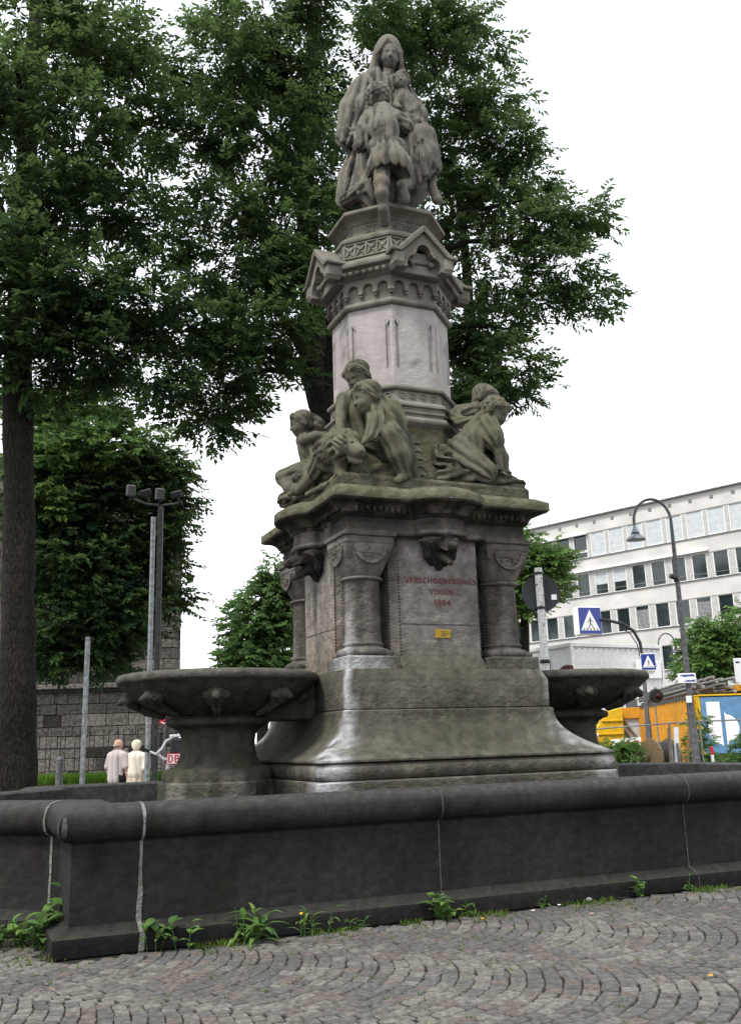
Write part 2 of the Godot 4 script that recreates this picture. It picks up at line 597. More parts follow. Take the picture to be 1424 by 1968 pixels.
func oct_rows(base_rho: float, list: Array) -> Array:   # [rho, y] to [offset, y]
	var r := []
	for e in list:
		r.append([(e[0] - base_rho) * cos(PI / 8), e[1]])
	return r


func arc_pts(c: Vector2, r: float, a0: float, a1: float, k: int) -> Array:
	var o := []
	for i in k + 1:
		var a := deg_to_rad(lerpf(a0, a1, float(i) / k))
		o.append(c + Vector2(cos(a), sin(a)) * r)
	return o


func single(m: Mb, called: String, material: Material, parent: Node, tint := "") -> MeshInstance3D:
	return part(called, m.done(tint), material, parent)


# ---------------------------------------------------------------- ground and basin
func build_ground():
	var g := Mb.new()
	g.quad(Vector3(-300, -0.05, 300), Vector3(300, -0.05, 300), Vector3(300, -0.05, -300), Vector3(-300, -0.05, -300))
	var ground := part("ground", g.done(), M.paving, self)
	ground.set_meta("kind", "structure")
	ground.set_meta("label", "grey paved ground of the square stretching away behind the fountain")
	var pave := structure("pavement", "cobbled pavement of small grey setts laid in fan arcs before the basin")
	var bed := Mb.new()
	bed.quad(Vector3(-9.8, -0.012, -3.3), Vector3(10.8, -0.012, -3.3), Vector3(10.8, -0.012, -14.8), Vector3(-9.8, -0.012, -14.8), null, null, null, null, 0.5)
	part("joint_bed", bed.done(), M.earth, pave)
	# one fan strip after another, running along the wall; each strip is a pile of bowed courses
	var places := []
	var eye := Vector3(0, 1.5, 0)
	var wide := 1.77
	var round := 1.25
	var along := Vector2(cos(0.73), sin(0.73))   # the strips' direction in the fountain's frame
	var across := Vector2(-along.y, along.x)
	for s in range(-6, 9):
		for j in range(-90, 130):
			for k in 17:
				var arc := ((k + 0.5 + rng.randf_range(-0.1, 0.1)) / 17.0 - 0.5) * PI * 0.5
				var u := along * (j * 0.113 + round * cos(arc) + (0.3 if s % 2 else 0.0) + rng.randf_range(-0.008, 0.008)) + across * (round * sin(arc) + s * wide)
				var lx := u.x - 3.0
				var lz := u.y + 1.5
				if lz < 2.78 and absf(lx) < 4.25 or lz < 1.9 and lx > -5 and lx < 5 or lz > 9.5:
					continue
				var w := to_world(Vector3(lx, 0, lz))
				if w.z > -3.5 or w.x < -9.5 or w.x > 10.5 or w.z < -14.5:
					continue
				# the stone's own x runs along the radius, z along the course
				var dir := along * cos(arc) + across * sin(arc)
				var turn := atan2(-dir.y, dir.x) + YAW + rng.randf_range(-0.06, 0.06)
				var b := Basis(Vector3.UP, turn) * Basis(Vector3.RIGHT, rng.randf_range(-0.03, 0.03)) * Basis(Vector3.BACK, rng.randf_range(-0.03, 0.03))
				b = b.scaled_local(Vector3(rng.randf_range(0.96, 1.05) * cos(arc) * 1.11, 1, rng.randf_range(0.86, 1.04) * 1.12))
				places.append([w + Vector3(0, -0.03 + rng.randf_range(-0.005, 0.004) + 0.005 * nz.get_noise_2d(w.x * 0.6, w.z * 0.6), 0), b, w.distance_to(eye), rng.randi()])
	places.sort_custom(func(a, b): return a[2] < b[2])
	var shapes := []
	for i in 4:
		shapes.append(sett_shape(i))
	var tones := [[0.19, 0.172, 0.162], [0.225, 0.206, 0.193], [0.155, 0.147, 0.143], [0.205, 0.17, 0.157], [0.172, 0.17, 0.172], [0.26, 0.243, 0.226]]
	var mats := []
	for i in tones.size():
		var m: StandardMaterial3D = M.sett.duplicate()
		m.resource_name = "sett_tone"
		m.albedo_color = lin(tones[i][0] * 1.14, tones[i][1] * 1.14, tones[i][2] * 1.09)
		mats.append(m)
	var alone := 0
	var rest := []
	for p in places:
		var w: Vector3 = p[0]
		var seen := absf(w.x) < 0.42 * -w.z + 0.1 and -w.z > 4.9
		if seen and alone < 300:
			alone += 1
			var o := part("sett", shapes[p[3] % 4], mats[sett_tone(p)], pave, w)
			o.basis = p[1]
		else:
			rest.append(p)
	for k in 4:
		var mm := MultiMesh.new()
		mm.transform_format = MultiMesh.TRANSFORM_3D
		mm.use_colors = true
		mm.mesh = shapes[k]
		var mine := rest.filter(func(p): return p[3] % 4 == k)
		mm.instance_count = mine.size()
		for i in mine.size():
			mm.set_instance_transform(i, Transform3D(mine[i][1], mine[i][0]))
			var t: Array = tones[sett_tone(mine[i])]
			mm.set_instance_color(i, Color(t[0] * 1.14, t[1] * 1.14, t[2] * 1.09))
		var o := MultiMeshInstance3D.new()
		o.name = "far_setts"
		o.multimesh = mm
		o.material_override = M.sett
		o.set_meta("kind", "stuff")
		pave.add_child(o, true)


func sett_tone(p: Array) -> int:
	var w: Vector3 = p[0]
	var v: float = nz.get_noise_2d(w.x * 0.9, w.z * 0.9) * 0.9 + ((p[3] / 7) % 100) / 100.0
	return [2, 4, 0, 3, 1, 5][clampi(int(v * 6.0), 0, 5)]


func sett_shape(i: int) -> ArrayMesh:
	var m := Mb.new()
	var w := 0.048
	var top := []
	var mid := []
	var low := []
	for k in 4:
		var sx: float = [-1, 1, 1, -1][k]
		var sz: float = [1, 1, -1, -1][k]
		var px := sx * w * rng.randf_range(0.95, 1.02)
		var pz := sz * w * rng.randf_range(0.95, 1.02)
		top.append(Vector3(px * 0.9, 0.031 + rng.randf_range(-0.0015, 0.0015), pz * 0.9))
		mid.append(Vector3(px, 0.02, pz))
		low.append(Vector3(px, -0.02, pz))
	var c := Vector3(0, 0.0325, 0)
	for k in 4:
		var k1 := (k + 1) % 4
		m.tri(c, top[k], top[k1])
		m.quad(mid[k], mid[k1], top[k1], top[k])
		m.quad(low[k], low[k1], mid[k1], mid[k])
	return m.done()


const BASIN_PATH := [Vector2(-4.07, 2.58), Vector2(4.07, 2.58), Vector2(4.07, 1.7), Vector2(5.0, 0.8), Vector2(5.0, -0.8), Vector2(4.07, -1.7), Vector2(4.07, -2.58), Vector2(-4.07, -2.58), Vector2(-4.07, -1.7), Vector2(-5.0, -0.8), Vector2(-5.0, 0.8), Vector2(-4.07, 1.7)]


func basin_point(s: float) -> Array:   # [point, outward miter] at a length along the closed path
	var k := BASIN_PATH.size()
	var i := 0
	while true:
		var a: Vector2 = BASIN_PATH[i % k]
		var b: Vector2 = BASIN_PATH[(i + 1) % k]
		var d := a.distance_to(b)
		if s <= d + 0.0001 or i > 40:
			var dir := (b - a).normalized()
			return [a + dir * s, Vector2(-dir.y, dir.x), i]
		s -= d
		i += 1
	return []


func sweep_wall(m: Mb, s0: float, s1: float, profile: Array, grow := 0.0, sub := 0.12):
	# stations: both ends and every corner between, the corners mitred
	var k := BASIN_PATH.size()
	var stations := []
	var a := basin_point(s0)
	stations.append([a[0], a[1]])
	var at := 0.0
	for lap in 2:
		for i in k:
			var p: Vector2 = BASIN_PATH[i]
			if at > s0 + 0.001 and at < s1 - 0.001:
				var d0: Vector2 = (p - BASIN_PATH[(i + k - 1) % k]).normalized()
				var d1: Vector2 = (BASIN_PATH[(i + 1) % k] - p).normalized()
				var n0 := Vector2(-d0.y, d0.x)
				var n1 := Vector2(-d1.y, d1.x)
				stations.append([p, (n0 + n1) / (1.0 + n0.dot(n1))])
			at += p.distance_to(BASIN_PATH[(i + 1) % k])
	a = basin_point(s1)
	stations.append([a[0], a[1]])
	var pts := []
	for st in stations:
		var row := []
		for q in profile:
			var o: Vector2 = st[0] + st[1] * (q[0] + grow)
			row.append(Vector3(o.x, q[1], o.y))
		pts.append(row)
	for i in stations.size() - 1:
		for j in profile.size() - 1:
			var n0 := prof_normal(profile, j, true)
			var n1 := prof_normal(profile, j, false)
			var d: Vector2 = (stations[i + 1][0] - stations[i][0]).normalized()
			var out := Vector2(-d.y, d.x)
			var a0 := Vector3(out.x * n0.x, n0.y, out.y * n0.x)
			var a1 := Vector3(out.x * n1.x, n1.y, out.y * n1.x)
			m.quad(pts[i][j], pts[i + 1][j], pts[i + 1][j + 1], pts[i][j + 1], a0, a0, a1, a1, sub)
	# ends
	for e in [0, stations.size() - 1]:
		var flat := PackedVector2Array()
		for q in profile:
			flat.append(Vector2(q[0], q[1]))
		var t := Geometry2D.triangulate_polygon(flat)
		for i in range(0, t.size(), 3):
			m.tri(pts[e][t[i]], pts[e][t[i + 1]], pts[e][t[i + 2]])


func prof_normal(p: Array, j: int, first: bool) -> Vector2:
	var n := Vector2(p[j + 1][1] - p[j][1], -(p[j + 1][0] - p[j][0])).normalized()
	var o := j - 1 if first else j + 1
	if o >= 0 and o < p.size() - 1:
		var q := Vector2(p[o + 1][1] - p[o][1], -(p[o + 1][0] - p[o][0])).normalized()
		if q.dot(n) > 0.8:
			return (n + q).normalized()
	return n


func build_basin():
	var wall := thing("fountain_basin", "dark basalt basin wall with rounded coping around the fountain", "fountain basin", FOUNTAIN, YAW)
	var profile := [[-0.3, 0.0], [0.12, 0.0], [0.125, 0.01], [0.125, 0.135], [0.115, 0.147], [0.02, 0.19], [0.0, 0.2], [0.0, 0.79], [0.012, 0.805], [0.055, 0.815], [0.09, 0.845], [0.108, 0.89], [0.112, 0.935], [0.104, 0.98], [0.08, 1.025], [0.04, 1.055], [-0.01, 1.07], [-0.1, 1.078], [-0.34, 1.072], [-0.36, 1.055], [-0.36, 0.84], [-0.3, 0.82], [-0.3, 0.0]]
	var total := 0.0
	for i in BASIN_PATH.size():
		total += BASIN_PATH[i].distance_to(BASIN_PATH[(i + 1) % BASIN_PATH.size()])
	# joints, as lengths from the near left corner
	var joints := [0.53, 3.16, 5.93, 8.6, 9.6, 12.0, 14.2, 15.6, 18.2, 20.9, 23.6, 25.8, 27.2, 28.6]
	var left := total - 0.96
	joints = joints.filter(func(x): return x < left - 0.8)
	joints.append(left)
	for i in joints.size():
		var s0: float = joints[i]
		var s1: float = joints[(i + 1) % joints.size()]
		if i == joints.size() - 1:
			s1 += total
		var m := Mb.new()
		sweep_wall(m, s0 + 0.006, s1 - 0.006, profile, rng.randf_range(-0.002, 0.002))
		part("basin_stone", m.done("basalt"), M.basalt, wall)
		# the pointing, a ragged strip
		var j := Mb.new()
		var wide: float = [0.012, 0.008, 0.007][mini(i, 2)] if i < 3 else 0.008
		if i == joints.size() - 1:
			wide = 0.011
		var bright := i == 0 or i == joints.size() - 1
		mortar_strip(j, s0, wide, profile, 0.006 if bright else 0.003, bright and i == 0)
		part("mortar_joint", j.done("mortar" if bright else "mortar_dark"), M.mortar, wall)
	var patch := Mb.new()
	# pale mended scar on the corner roll
	patch.ball(Vector3(-4.138, 0.925, 2.648), Vector3(0.047, 0.09, 0.047), 16, 10)
	part("mended_patch", patch.done("mortar_dark"), M.mortar, wall)
	var f := Mb.new()
	var floor_pts := PackedVector2Array()
	for p in BASIN_PATH:
		floor_pts.append(p * 0.97)
	f.fan(floor_pts, 0.3, true)
	part("basin_floor", f.done("basalt"), M.basalt, wall)


func mortar_strip(m: Mb, s: float, half: float, profile: Array, proud: float, ragged: bool):
	var a := basin_point(s)
	var d: Vector2 = Vector2(a[1].y, -a[1].x)
	var prev := []
	for j in range(1, profile.size() - 2):
		var steps := 6 if absf(profile[j + 1][1] - profile[j][1]) > 0.3 else 1
		for k in steps:
			var q: Vector2 = Vector2(profile[j][0], profile[j][1]).lerp(Vector2(profile[j + 1][0], profile[j + 1][1]), float(k) / steps)
			var h0 := half * rng.randf_range(0.6, 1.3)
			var h1 := half * rng.randf_range(0.6, 1.3)
			if ragged and q.y < 0.4:
				h0 *= 1.9
				h1 *= 1.5
			var n := prof_normal(profile, j, true)
			var o: Vector2 = a[0] + a[1] * (q.x + n.x * proud)
			var p := [Vector3(o.x - d.x * h0, q.y + n.y * proud, o.y - d.y * h0), Vector3(o.x + d.x * h1, q.y + n.y * proud, o.y + d.y * h1)]
			if prev:
				m.quad_out(prev[0], prev[1], p[1], p[0], Vector3(a[1].x * n.x, n.y, a[1].y * n.x))
			prev = p


# ---------------------------------------------------------------- monument
func bulged(w: float, half: float, deep: float) -> PackedVector2Array:
	var o := PackedVector2Array()
	for side in 4:
		var turn := -PI / 2 * side
		var pts := [Vector2(w, w), Vector2(half + 0.03, w)]
		for k in 13:
			var a := PI * k / 12.0
			pts.append(Vector2(cos(a) * half, w + sin(a) * deep + 0.015))
		pts.append(Vector2(-half - 0.03, w))
		for p in pts:
			o.append(Vector2(p.x, p.y).rotated(-turn))
	return o


func build_monument():
	var mon := thing("fountain_monument", "tall carved stone fountain monument with octagonal shaft and square stained pedestal", "monument", FOUNTAIN, YAW)
	var sq := square(1.0)
	var m := Mb.new()
	m.loft(square(1.735), [[-0.01, 0.2], [0.0, 0.21], [0.0, 1.115], [-0.012, 1.13]], 0.12)
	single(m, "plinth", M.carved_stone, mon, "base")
	m = Mb.new()
	var rows := [[-0.06, 1.13]]
	for k in 11:
		var a := -PI / 2 + PI * k / 10.0
		rows.append([-0.08 + 0.075 * cos(a), 1.215 + 0.083 * sin(a)])
	rows.append([-0.12, 1.302])
	m.loft(square(1.735), rows, 0.1)
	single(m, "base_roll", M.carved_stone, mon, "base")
	m = Mb.new()
	rows = [[0.44, 1.305], [0.45, 1.312], [0.45, 1.33]]
	for k in 13:
		var s := k / 12.0
		rows.append([0.44 * pow(1.0 - s, 2.3), 1.335 + 0.475 * pow(s, 1.0)])
	rows.append([-0.02, 1.825])
	m.loft(square(1.275), rows, 0.09)
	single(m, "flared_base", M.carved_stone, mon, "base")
	m = Mb.new()
	m.loft(square(1.245), [[-0.02, 1.825], [0.0, 1.84], [0.0, 2.14], [-0.012, 2.16], [-0.05, 2.24], [-0.055, 2.255]], 0.09)
	single(m, "base_block", M.carved_stone, mon, "base")
	for s in [-1.0, 1.0]:
		m = Mb.new()
		m.box(Vector3(s * 1.5, 2.01, 0), Vector3(0.7, 0.5, 0.62), 0.02)
		single(m, "bowl_link", M.carved_stone, mon, "bowl")
	# the pier, cross-shaped, with chamfered edges
	var pier := PackedVector2Array()
	for side in 4:
		var a := -PI / 2 * side
		for p in [Vector2(1.06, -0.5), Vector2(1.06, 0.5), Vector2(0.985, 0.6), Vector2(0.62, 0.6)] as Array:
			pier.append(p.rotated(-a))
	m = Mb.new()
	rows = [[0.05, 2.25], [0.045, 2.3], [0.02, 2.35], [0.0, 2.4], [0.0, 3.8]]
	m.loft(pier, rows, 0.08)
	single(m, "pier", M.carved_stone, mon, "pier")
	# a bed joint across each main face and rows of small drilled studs along the chamfers
	for side in 4:
		var b := Basis(Vector3.UP, PI / 2 * side)
		m = Mb.new()
		m.x = Transform3D(b, Vector3.ZERO)
		m.box(Vector3(0, 2.76, 1.061), Vector3(0.98, 0.012, 0.004))
		single(m, "bed_joint", M.basalt, mon, "mortar_dark")
		if side == 2:
			continue
		m = Mb.new()
		m.x = Transform3D(b, Vector3.ZERO)
		for s in [-1.0, 1.0]:
			for k in 30:
				var y := 2.42 + k * 0.036
				m.box(Vector3(s * 0.5, y, 1.056), Vector3(0.022, 0.018, 0.012), 0.003)
				m.box(Vector3(s * 0.598, y, 0.985), Vector3(0.022, 0.018, 0.014), 0.003)
		single(m, "stud_rows", M.carved_stone, mon, "soot")
	# four corner columns
	var proto := column()
	for s in [Vector2(-1, 1), Vector2(1, 1), Vector2(-1, -1), Vector2(1, -1)]:
		var col := Node3D.new()
		col.name = "corner_column"
		mon.add_child(col, true)
		for e in proto:
			var turned := Mb.new()
			var t := Transform3D(Basis(), Vector3(s.x * 0.88, 0, s.y * 0.88))
			var src: Mb = e[1]
			if e[2]:
				t.basis = Basis(Vector3.UP, {Vector2(-1, 1): 0.0, Vector2(1, 1): PI / 2, Vector2(1, -1): PI, Vector2(-1, -1): -PI / 2}[s])
			for i in src.v.size():
				turned.v.append(t * src.v[i])
				turned.n.append(t.basis * src.n[i])
			part(e[0], turned.done(e[3]), M.carved_stone, col)
	# frieze and cornice, each face bowed out over its spout
	m = Mb.new()
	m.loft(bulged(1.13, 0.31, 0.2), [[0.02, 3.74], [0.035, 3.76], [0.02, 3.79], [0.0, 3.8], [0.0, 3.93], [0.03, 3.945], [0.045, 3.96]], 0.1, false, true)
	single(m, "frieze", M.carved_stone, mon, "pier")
	m = Mb.new()
	rows = [[0.02, 3.955], [0.035, 3.97]]
	for k in 9:
		var a := PI / 2 * k / 8.0
		rows.append([0.05 + 0.14 * (1.0 - cos(a)) + 0.02 * sin(a), 3.975 + 0.105 * sin(a)])
	rows += [[0.215, 4.085], [0.235, 4.1], [0.235, 4.19], [0.228, 4.2], [0.12, 4.262], [0.1, 4.266]]
	m.loft(bulged(1.13, 0.31, 0.2), rows, 0.09)
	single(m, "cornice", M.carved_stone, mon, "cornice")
	# worn leaf carving under the cornice
	m = Mb.new()
	for side in 4:
		for k in 30:
			var u := -1.1 + 2.2 * (k + 0.5) / 30.0
			if absf(u) < 0.36:
				continue
			m.x = Transform3D(Basis(Vector3.UP, PI / 2 * side), Vector3.ZERO)
			m.ball(Vector3(u, 4.02 + rng.randf_range(-0.012, 0.012), 1.215), Vector3(0.03, 0.045, 0.03) * rng.randf_range(0.8, 1.15), 8, 6)
	single(m, "leaf_carving", M.carved_stone, mon, "cornice")
	m = Mb.new()
	m.loft(square(1.2), [[0.0, 4.26], [0.0, 4.38], [-0.03, 4.42]], 0.1)
	single(m, "figure_slab", M.carved_stone, mon, "mossy")
	# spout heads, four, with a round console above each
	for side in 4:
		if side == 2:
			continue
		var t := Transform3D(Basis(Vector3.UP, PI / 2 * side), Vector3.ZERO)
		m = Mb.new()
		m.x = t * Transform3D(Basis(), Vector3(0, 0, 1.06))
		m.lathe([[0.02, 3.58], [0.12, 3.6], [0.2, 3.66], [0.235, 3.69], [0.25, 3.7], [0.25, 3.735], [0.22, 3.75], [0.24, 3.8]], 24, Vector3.ZERO, 40.0, 0.06)
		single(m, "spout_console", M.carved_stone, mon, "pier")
		var head := spout_head()
		var o := part("spout_head", head, M.carved_stone, mon)
		o.transform = t * Transform3D(Basis(Vector3.RIGHT, 0.16).scaled(Vector3.ONE * 0.9), Vector3(0, 3.67, 1.05))
	# lettering
	var lines := [["VERSCHOENERUNGS", 0.066, 3.255, 0.91], ["VEREIN", 0.062, 3.13, 0.3], ["1894", 0.062, 3.01, 0.22]]
	for l in lines:
		var tm := TextMesh.new()
		var f := SystemFont.new()
		f.font_names = PackedStringArray(["Droid Sans"])
		f.font_weight = 700
		tm.font = f
		tm.text = l[0]
		tm.font_size = 64
		tm.pixel_size = l[1] * 1.32 / 64.0
		tm.depth = 0.006
		var o := part("inscription", tm, M.letter_red, mon)
		o.position = Vector3(0.03, l[2], 1.061)
		var wide: float = tm.get_aabb().size.x
		if wide > 0.01:
			o.scale.x = l[3] / wide
	m = Mb.new()
	m.box(Vector3(0.02, 2.655, 1.066), Vector3(0.19, 0.095, 0.012), 0.003)
	var plaque := single(m, "brass_plaque", M.brass, mon)
	m = Mb.new()
	for r in [[0.0, 0.022, 0.075], [0.015, 0.0, 0.1], [-0.01, -0.02, 0.06]]:
		m.box(Vector3(0.035 + r[0], 2.655 + r[1], 1.073), Vector3(r[2], 0.006, 0.003))
	single(m, "engraving", M.dark_paint, plaque)
	build_tower(mon)


func column() -> Array:
	var out := []
	var m := Mb.new()
	m.box(Vector3(0, 2.32, 0), Vector3(0.62, 0.15, 0.62), 0.012)
	out.append(["column_block", m, false, "base"])
	m = Mb.new()
	var rows := []
	for k in 9:
		var a := -PI / 2 + PI * k / 8.0
		rows.append([0.255 + 0.045 * cos(a), 2.44 + 0.045 * sin(a)])
	rows += [[0.25, 2.487], [0.225, 2.5], [0.222, 2.515], [0.235, 2.525], [0.235, 2.545], [0.21, 2.56]]
	m.lathe(rows, 28, Vector3.ZERO, 40.0, 0.08)
	for k in 4:
		m.ball(Vector3(0.21 * (1 if k % 2 else -1), 2.42, 0.21 * (1 if k < 2 else -1)), Vector3(0.07, 0.045, 0.07), 8, 6)
	out.append(["column_foot", m, false, "column"])
	m = Mb.new()
	m.lathe([[0.212, 2.555], [0.206, 2.6], [0.2, 3.22], [0.205, 3.235]], 28, Vector3.ZERO, 40.0, 0.08)
	out.append(["column_shaft", m, false, "column"])
	m = Mb.new()
	rows = []
	for k in 7:
		var a := -PI / 2 + PI * k / 6.0
		rows.append([0.2 + 0.04 * cos(a), 3.255 + 0.024 * sin(a)])
	m.lathe(rows, 28)
	out.append(["neck_ring", m, false, "pier"])
	# cushion capital: round below, square above
	m = Mb.new()
	var segs := 48
	var rings := []
	for j in 9:
		var t := j / 8.0
		var ring := []
		for k in segs:
			var a := TAU * k / segs
			var c := cos(a)
			var s := sin(a)
			var r_round := lerpf(0.2, 0.335, sin(t * PI / 2))
			var r_box := 0.285 / maxf(absf(c), absf(s))
			var r := minf(r_round, r_box)
			if t > 0.55:
				r = lerpf(r, r_box, (t - 0.55) / 0.45)
			ring.append(Vector3(c * r, 3.275 + 0.36 * t, s * r))
		rings.append(ring)
	for j in 8:
		for k in segs:
			var k1 := (k + 1) % segs
			m.quad(rings[j][k1], rings[j][k], rings[j + 1][k], rings[j + 1][k1])
	out.append(["capital", m, false, "pier"])
	m = Mb.new()
	m.box(Vector3(0, 3.675, 0), Vector3(0.58, 0.085, 0.58), 0.006)
	m.box(Vector3(0, 3.735, 0), Vector3(0.63, 0.05, 0.63), 0.01)
	out.append(["abacus", m, false, "pier"])
	# half-round shields with small carving on the two outer faces
	for face in 2:
		m = Mb.new()
		var b := Basis(Vector3.UP, -PI / 2 * face)
		m.x = Transform3D(b, Vector3.ZERO)
		var rim := arc_pts(Vector2(0, 3.6), 0.195, 180, 360, 18)
		var inner := arc_pts(Vector2(0, 3.59), 0.16, 360, 180, 18)
		m.prism(PackedVector2Array(rim + inner), 0.035, 0.0, 0.27)
		m.prism(PackedVector2Array(arc_pts(Vector2(0, 3.6), 0.17, 180, 360, 14)), 0.012, 0.0, 0.272)
		var r := RandomNumberGenerator.new()
		r.seed = 11 + face
		for k in 16:
			var a := r.randf_range(PI + 0.2, TAU - 0.2)
			var d := r.randf_range(0.02, 0.125)
			var p := Vector3(cos(a) * d, 3.585 + sin(a) * d, 0.283)
			m.tube([p, p + Vector3(r.randf_range(-0.03, 0.03), r.randf_range(-0.03, 0.03), 0.008), p + Vector3(r.randf_range(-0.05, 0.05), r.randf_range(-0.03, 0.03), 0.0)], [0.007, 0.012, 0.006], 5)
		out.append(["shield", m, true, "pier"])
	return out


func build_tower(mon: Node3D):
	var R := 0.76
	var ol := octagon(R)
	var m := Mb.new()
	m.loft(ol, oct_rows(R, [[1.02, 4.41], [0.93, 4.5], [0.87, 4.65], [0.825, 4.85], [0.81, 5.2]]), 0.1)
	single(m, "tower_foot", M.carved_stone, mon, "foot")
	m = Mb.new()
	var list := [[0.81, 5.2], [0.84, 5.215]]
	for k in 7:
		var a := -PI / 2 + PI * k / 6.0
		list.append([0.845 + 0.045 * cos(a), 5.265 + 0.045 * sin(a)])
	list += [[0.82, 5.315], [0.83, 5.345], [0.86, 5.36], [0.86, 5.385], [0.84, 5.4], [0.85, 5.425], [0.885, 5.44], [0.885, 5.465], [0.86, 5.49], [0.815, 5.52]]
	m.loft(ol, oct_rows(R, list), 0.12)
	single(m, "lower_moulding", M.smooth_stone, mon, "trim")
	m = Mb.new()
	list = [[0.815, 5.515], [0.808, 5.53], [0.8, 5.65], [0.83, 5.655]]
	for k in 6:
		var a := -PI / 2 + PI * k / 5.0
		list.append([0.825 + 0.03 * cos(a), 5.685 + 0.03 * sin(a)])
	list += [[0.79, 5.72], [0.765, 5.75]]
	m.loft(ol, oct_rows(R, list), 0.12)
	single(m, "rosette_band", M.smooth_stone, mon, "trim")
	for k in 8:
		if k > 3 and k < 6:
			continue
		var b := Basis(Vector3.UP, PI / 4 * k)
		for j in 4:
			m = Mb.new()
			m.x = Transform3D(b, b * Vector3(-0.21 + 0.14 * j, 5.585, 0.747))
			var ring := []
			for a in 13:
				ring.append(Vector3(cos(TAU * a / 12.0) * 0.038, sin(TAU * a / 12.0) * 0.038, 0))
			m.tube(ring, 0.009, 6, false)
			m.ball(Vector3(0, -0.008, 0.0), Vector3(0.016, 0.016, 0.014), 8, 6)
			single(m, "rosette", M.smooth_stone, mon, "trim")
	# shaft, with a pair of sunk channels at each corner
	var flute := PackedVector2Array()
	var half := R * sin(PI / 8)
	var ap := R * cos(PI / 8)
	for k in 8:
		for e in [[-half, 0.0], [-half + 0.035, 0.0], [-half + 0.045, 0.03], [-half + 0.085, 0.03], [-half + 0.095, 0.0], [half - 0.095, 0.0], [half - 0.085, 0.03], [half - 0.045, 0.03], [half - 0.035, 0.0]]:
			flute.append(Vector2(ap - e[1], e[0]).rotated(PI / 4 * k))
	m = Mb.new()
	m.loft(ol, [[0.0, 5.74], [0.0, 5.96]], 0.1, false, false)
	m.loft(flute, [[0.0, 5.96], [0.0, 6.6]], 0.1, true, true)
	m.loft(ol, [[0.0, 6.6], [0.0, 6.83]], 0.1, false, false)
	for y in [5.96, 6.6]:
		m.fan(ol, y, y < 6.0)
	# pointed heads of the channels
	for k in 8:
		for s in [-1.0, 1.0]:
			m.x = Transform3D(Basis(Vector3.UP, PI / 4 * k), Vector3.ZERO)
			var x0: float = s * (half - 0.09)
			var x1: float = s * (half - 0.04)
			m.tri(Vector3(x0, 6.53, ap - 0.004), Vector3(x0, 6.6, ap - 0.002), Vector3(x1, 6.6, ap - 0.002))
	single(m, "shaft", M.smooth_stone, mon, "shaft")
	m = Mb.new()
	list = [[0.75, 6.8]]
	for k in 7:
		var a := -PI / 2 + PI * k / 6.0
		list.append([0.785 + 0.045 * cos(a), 6.845 + 0.042 * sin(a)])
	list += [[0.78, 6.895]]
	m.loft(ol, oct_rows(R, list), 0.12)
	single(m, "shaft_ring", M.smooth_stone, mon, "trim")
	m = Mb.new()
	m.loft(ol, oct_rows(R, [[0.765, 6.89], [0.765, 7.18], [0.85, 7.19], [0.9, 7.22], [0.93, 7.27], [0.935, 7.3]]), 0.1)
	single(m, "arcade_band", M.smooth_stone, mon, "trim")
	var spandrel := PackedVector2Array([Vector2(0.325, 7.19), Vector2(-0.325, 7.19), Vector2(-0.325, 6.98)])
	for j in 3:
		var cx := -0.2 + 0.2 * j
		spandrel.append(Vector2(cx - 0.07, 6.98))
		for p in arc_pts(Vector2(cx, 7.045), 0.07, 180, 0, 10):
			spandrel.append(p)
		spandrel.append(Vector2(cx + 0.07, 6.98))
	spandrel.append(Vector2(0.325, 6.98))
	for k in 8:
		if k == 4:
			continue
		m = Mb.new()
		m.x = Transform3D(Basis(Vector3.UP, PI / 4 * k), Vector3.ZERO)
		m.prism(spandrel, 0.06, 0.0, 0.7)
		single(m, "blind_arches", M.smooth_stone, mon, "trim")
		for j in 4:
			var cx := -0.3 + 0.2 * j
			m = Mb.new()
			m.x = Transform3D(Basis(Vector3.UP, PI / 4 * k), Vector3.ZERO)
			m.box(Vector3(cx, 6.99, 0.745), Vector3(0.06, 0.04, 0.07), 0.008)
			m.box(Vector3(cx, 6.955, 0.74), Vector3(0.04, 0.032, 0.05), 0.008)
			single(m, "arch_corbel", M.smooth_stone, mon, "trim")
	# straight cornices with a row of balls on the diagonal faces, gables on the main ones
	m = Mb.new()
	m.loft(ol, oct_rows(R, [[0.93, 7.28], [1.0, 7.295], [1.01, 7.31], [1.01, 7.345], [0.99, 7.37], [0.92, 7.41], [0.9, 7.44]]), 0.12)
	single(m, "upper_cornice", M.smooth_stone, mon, "trim")
	for k in 8:
		var b := Basis(Vector3.UP, PI / 4 * k)
		if k % 2 == 1:
			if k == 3 or k == 5:
				continue
			for j in 7:
				m = Mb.new()
				m.x = Transform3D(b, Vector3.ZERO)
				m.ball(Vector3(-0.27 + 0.09 * j, 7.235, 0.86), Vector3(0.036, 0.034, 0.036), 10, 8)
				single(m, "ball_ornament", M.smooth_stone, mon, "trim")
		elif k != 4:
			gable(mon, b)
	# parapet with pierced crosses
	m = Mb.new()
	m.loft(ol, oct_rows(R, [[0.905, 7.43], [0.86, 7.46], [0.79, 7.72], [0.84, 7.725], [0.85, 7.74], [0.85, 7.77], [0.83, 7.785], [0.7, 7.88], [0.68, 7.89]]), 0.1)
	single(m, "parapet", M.smooth_stone, mon, "trim")
	var lean := atan2((0.86 - 0.79) * cos(PI / 8), 0.26)
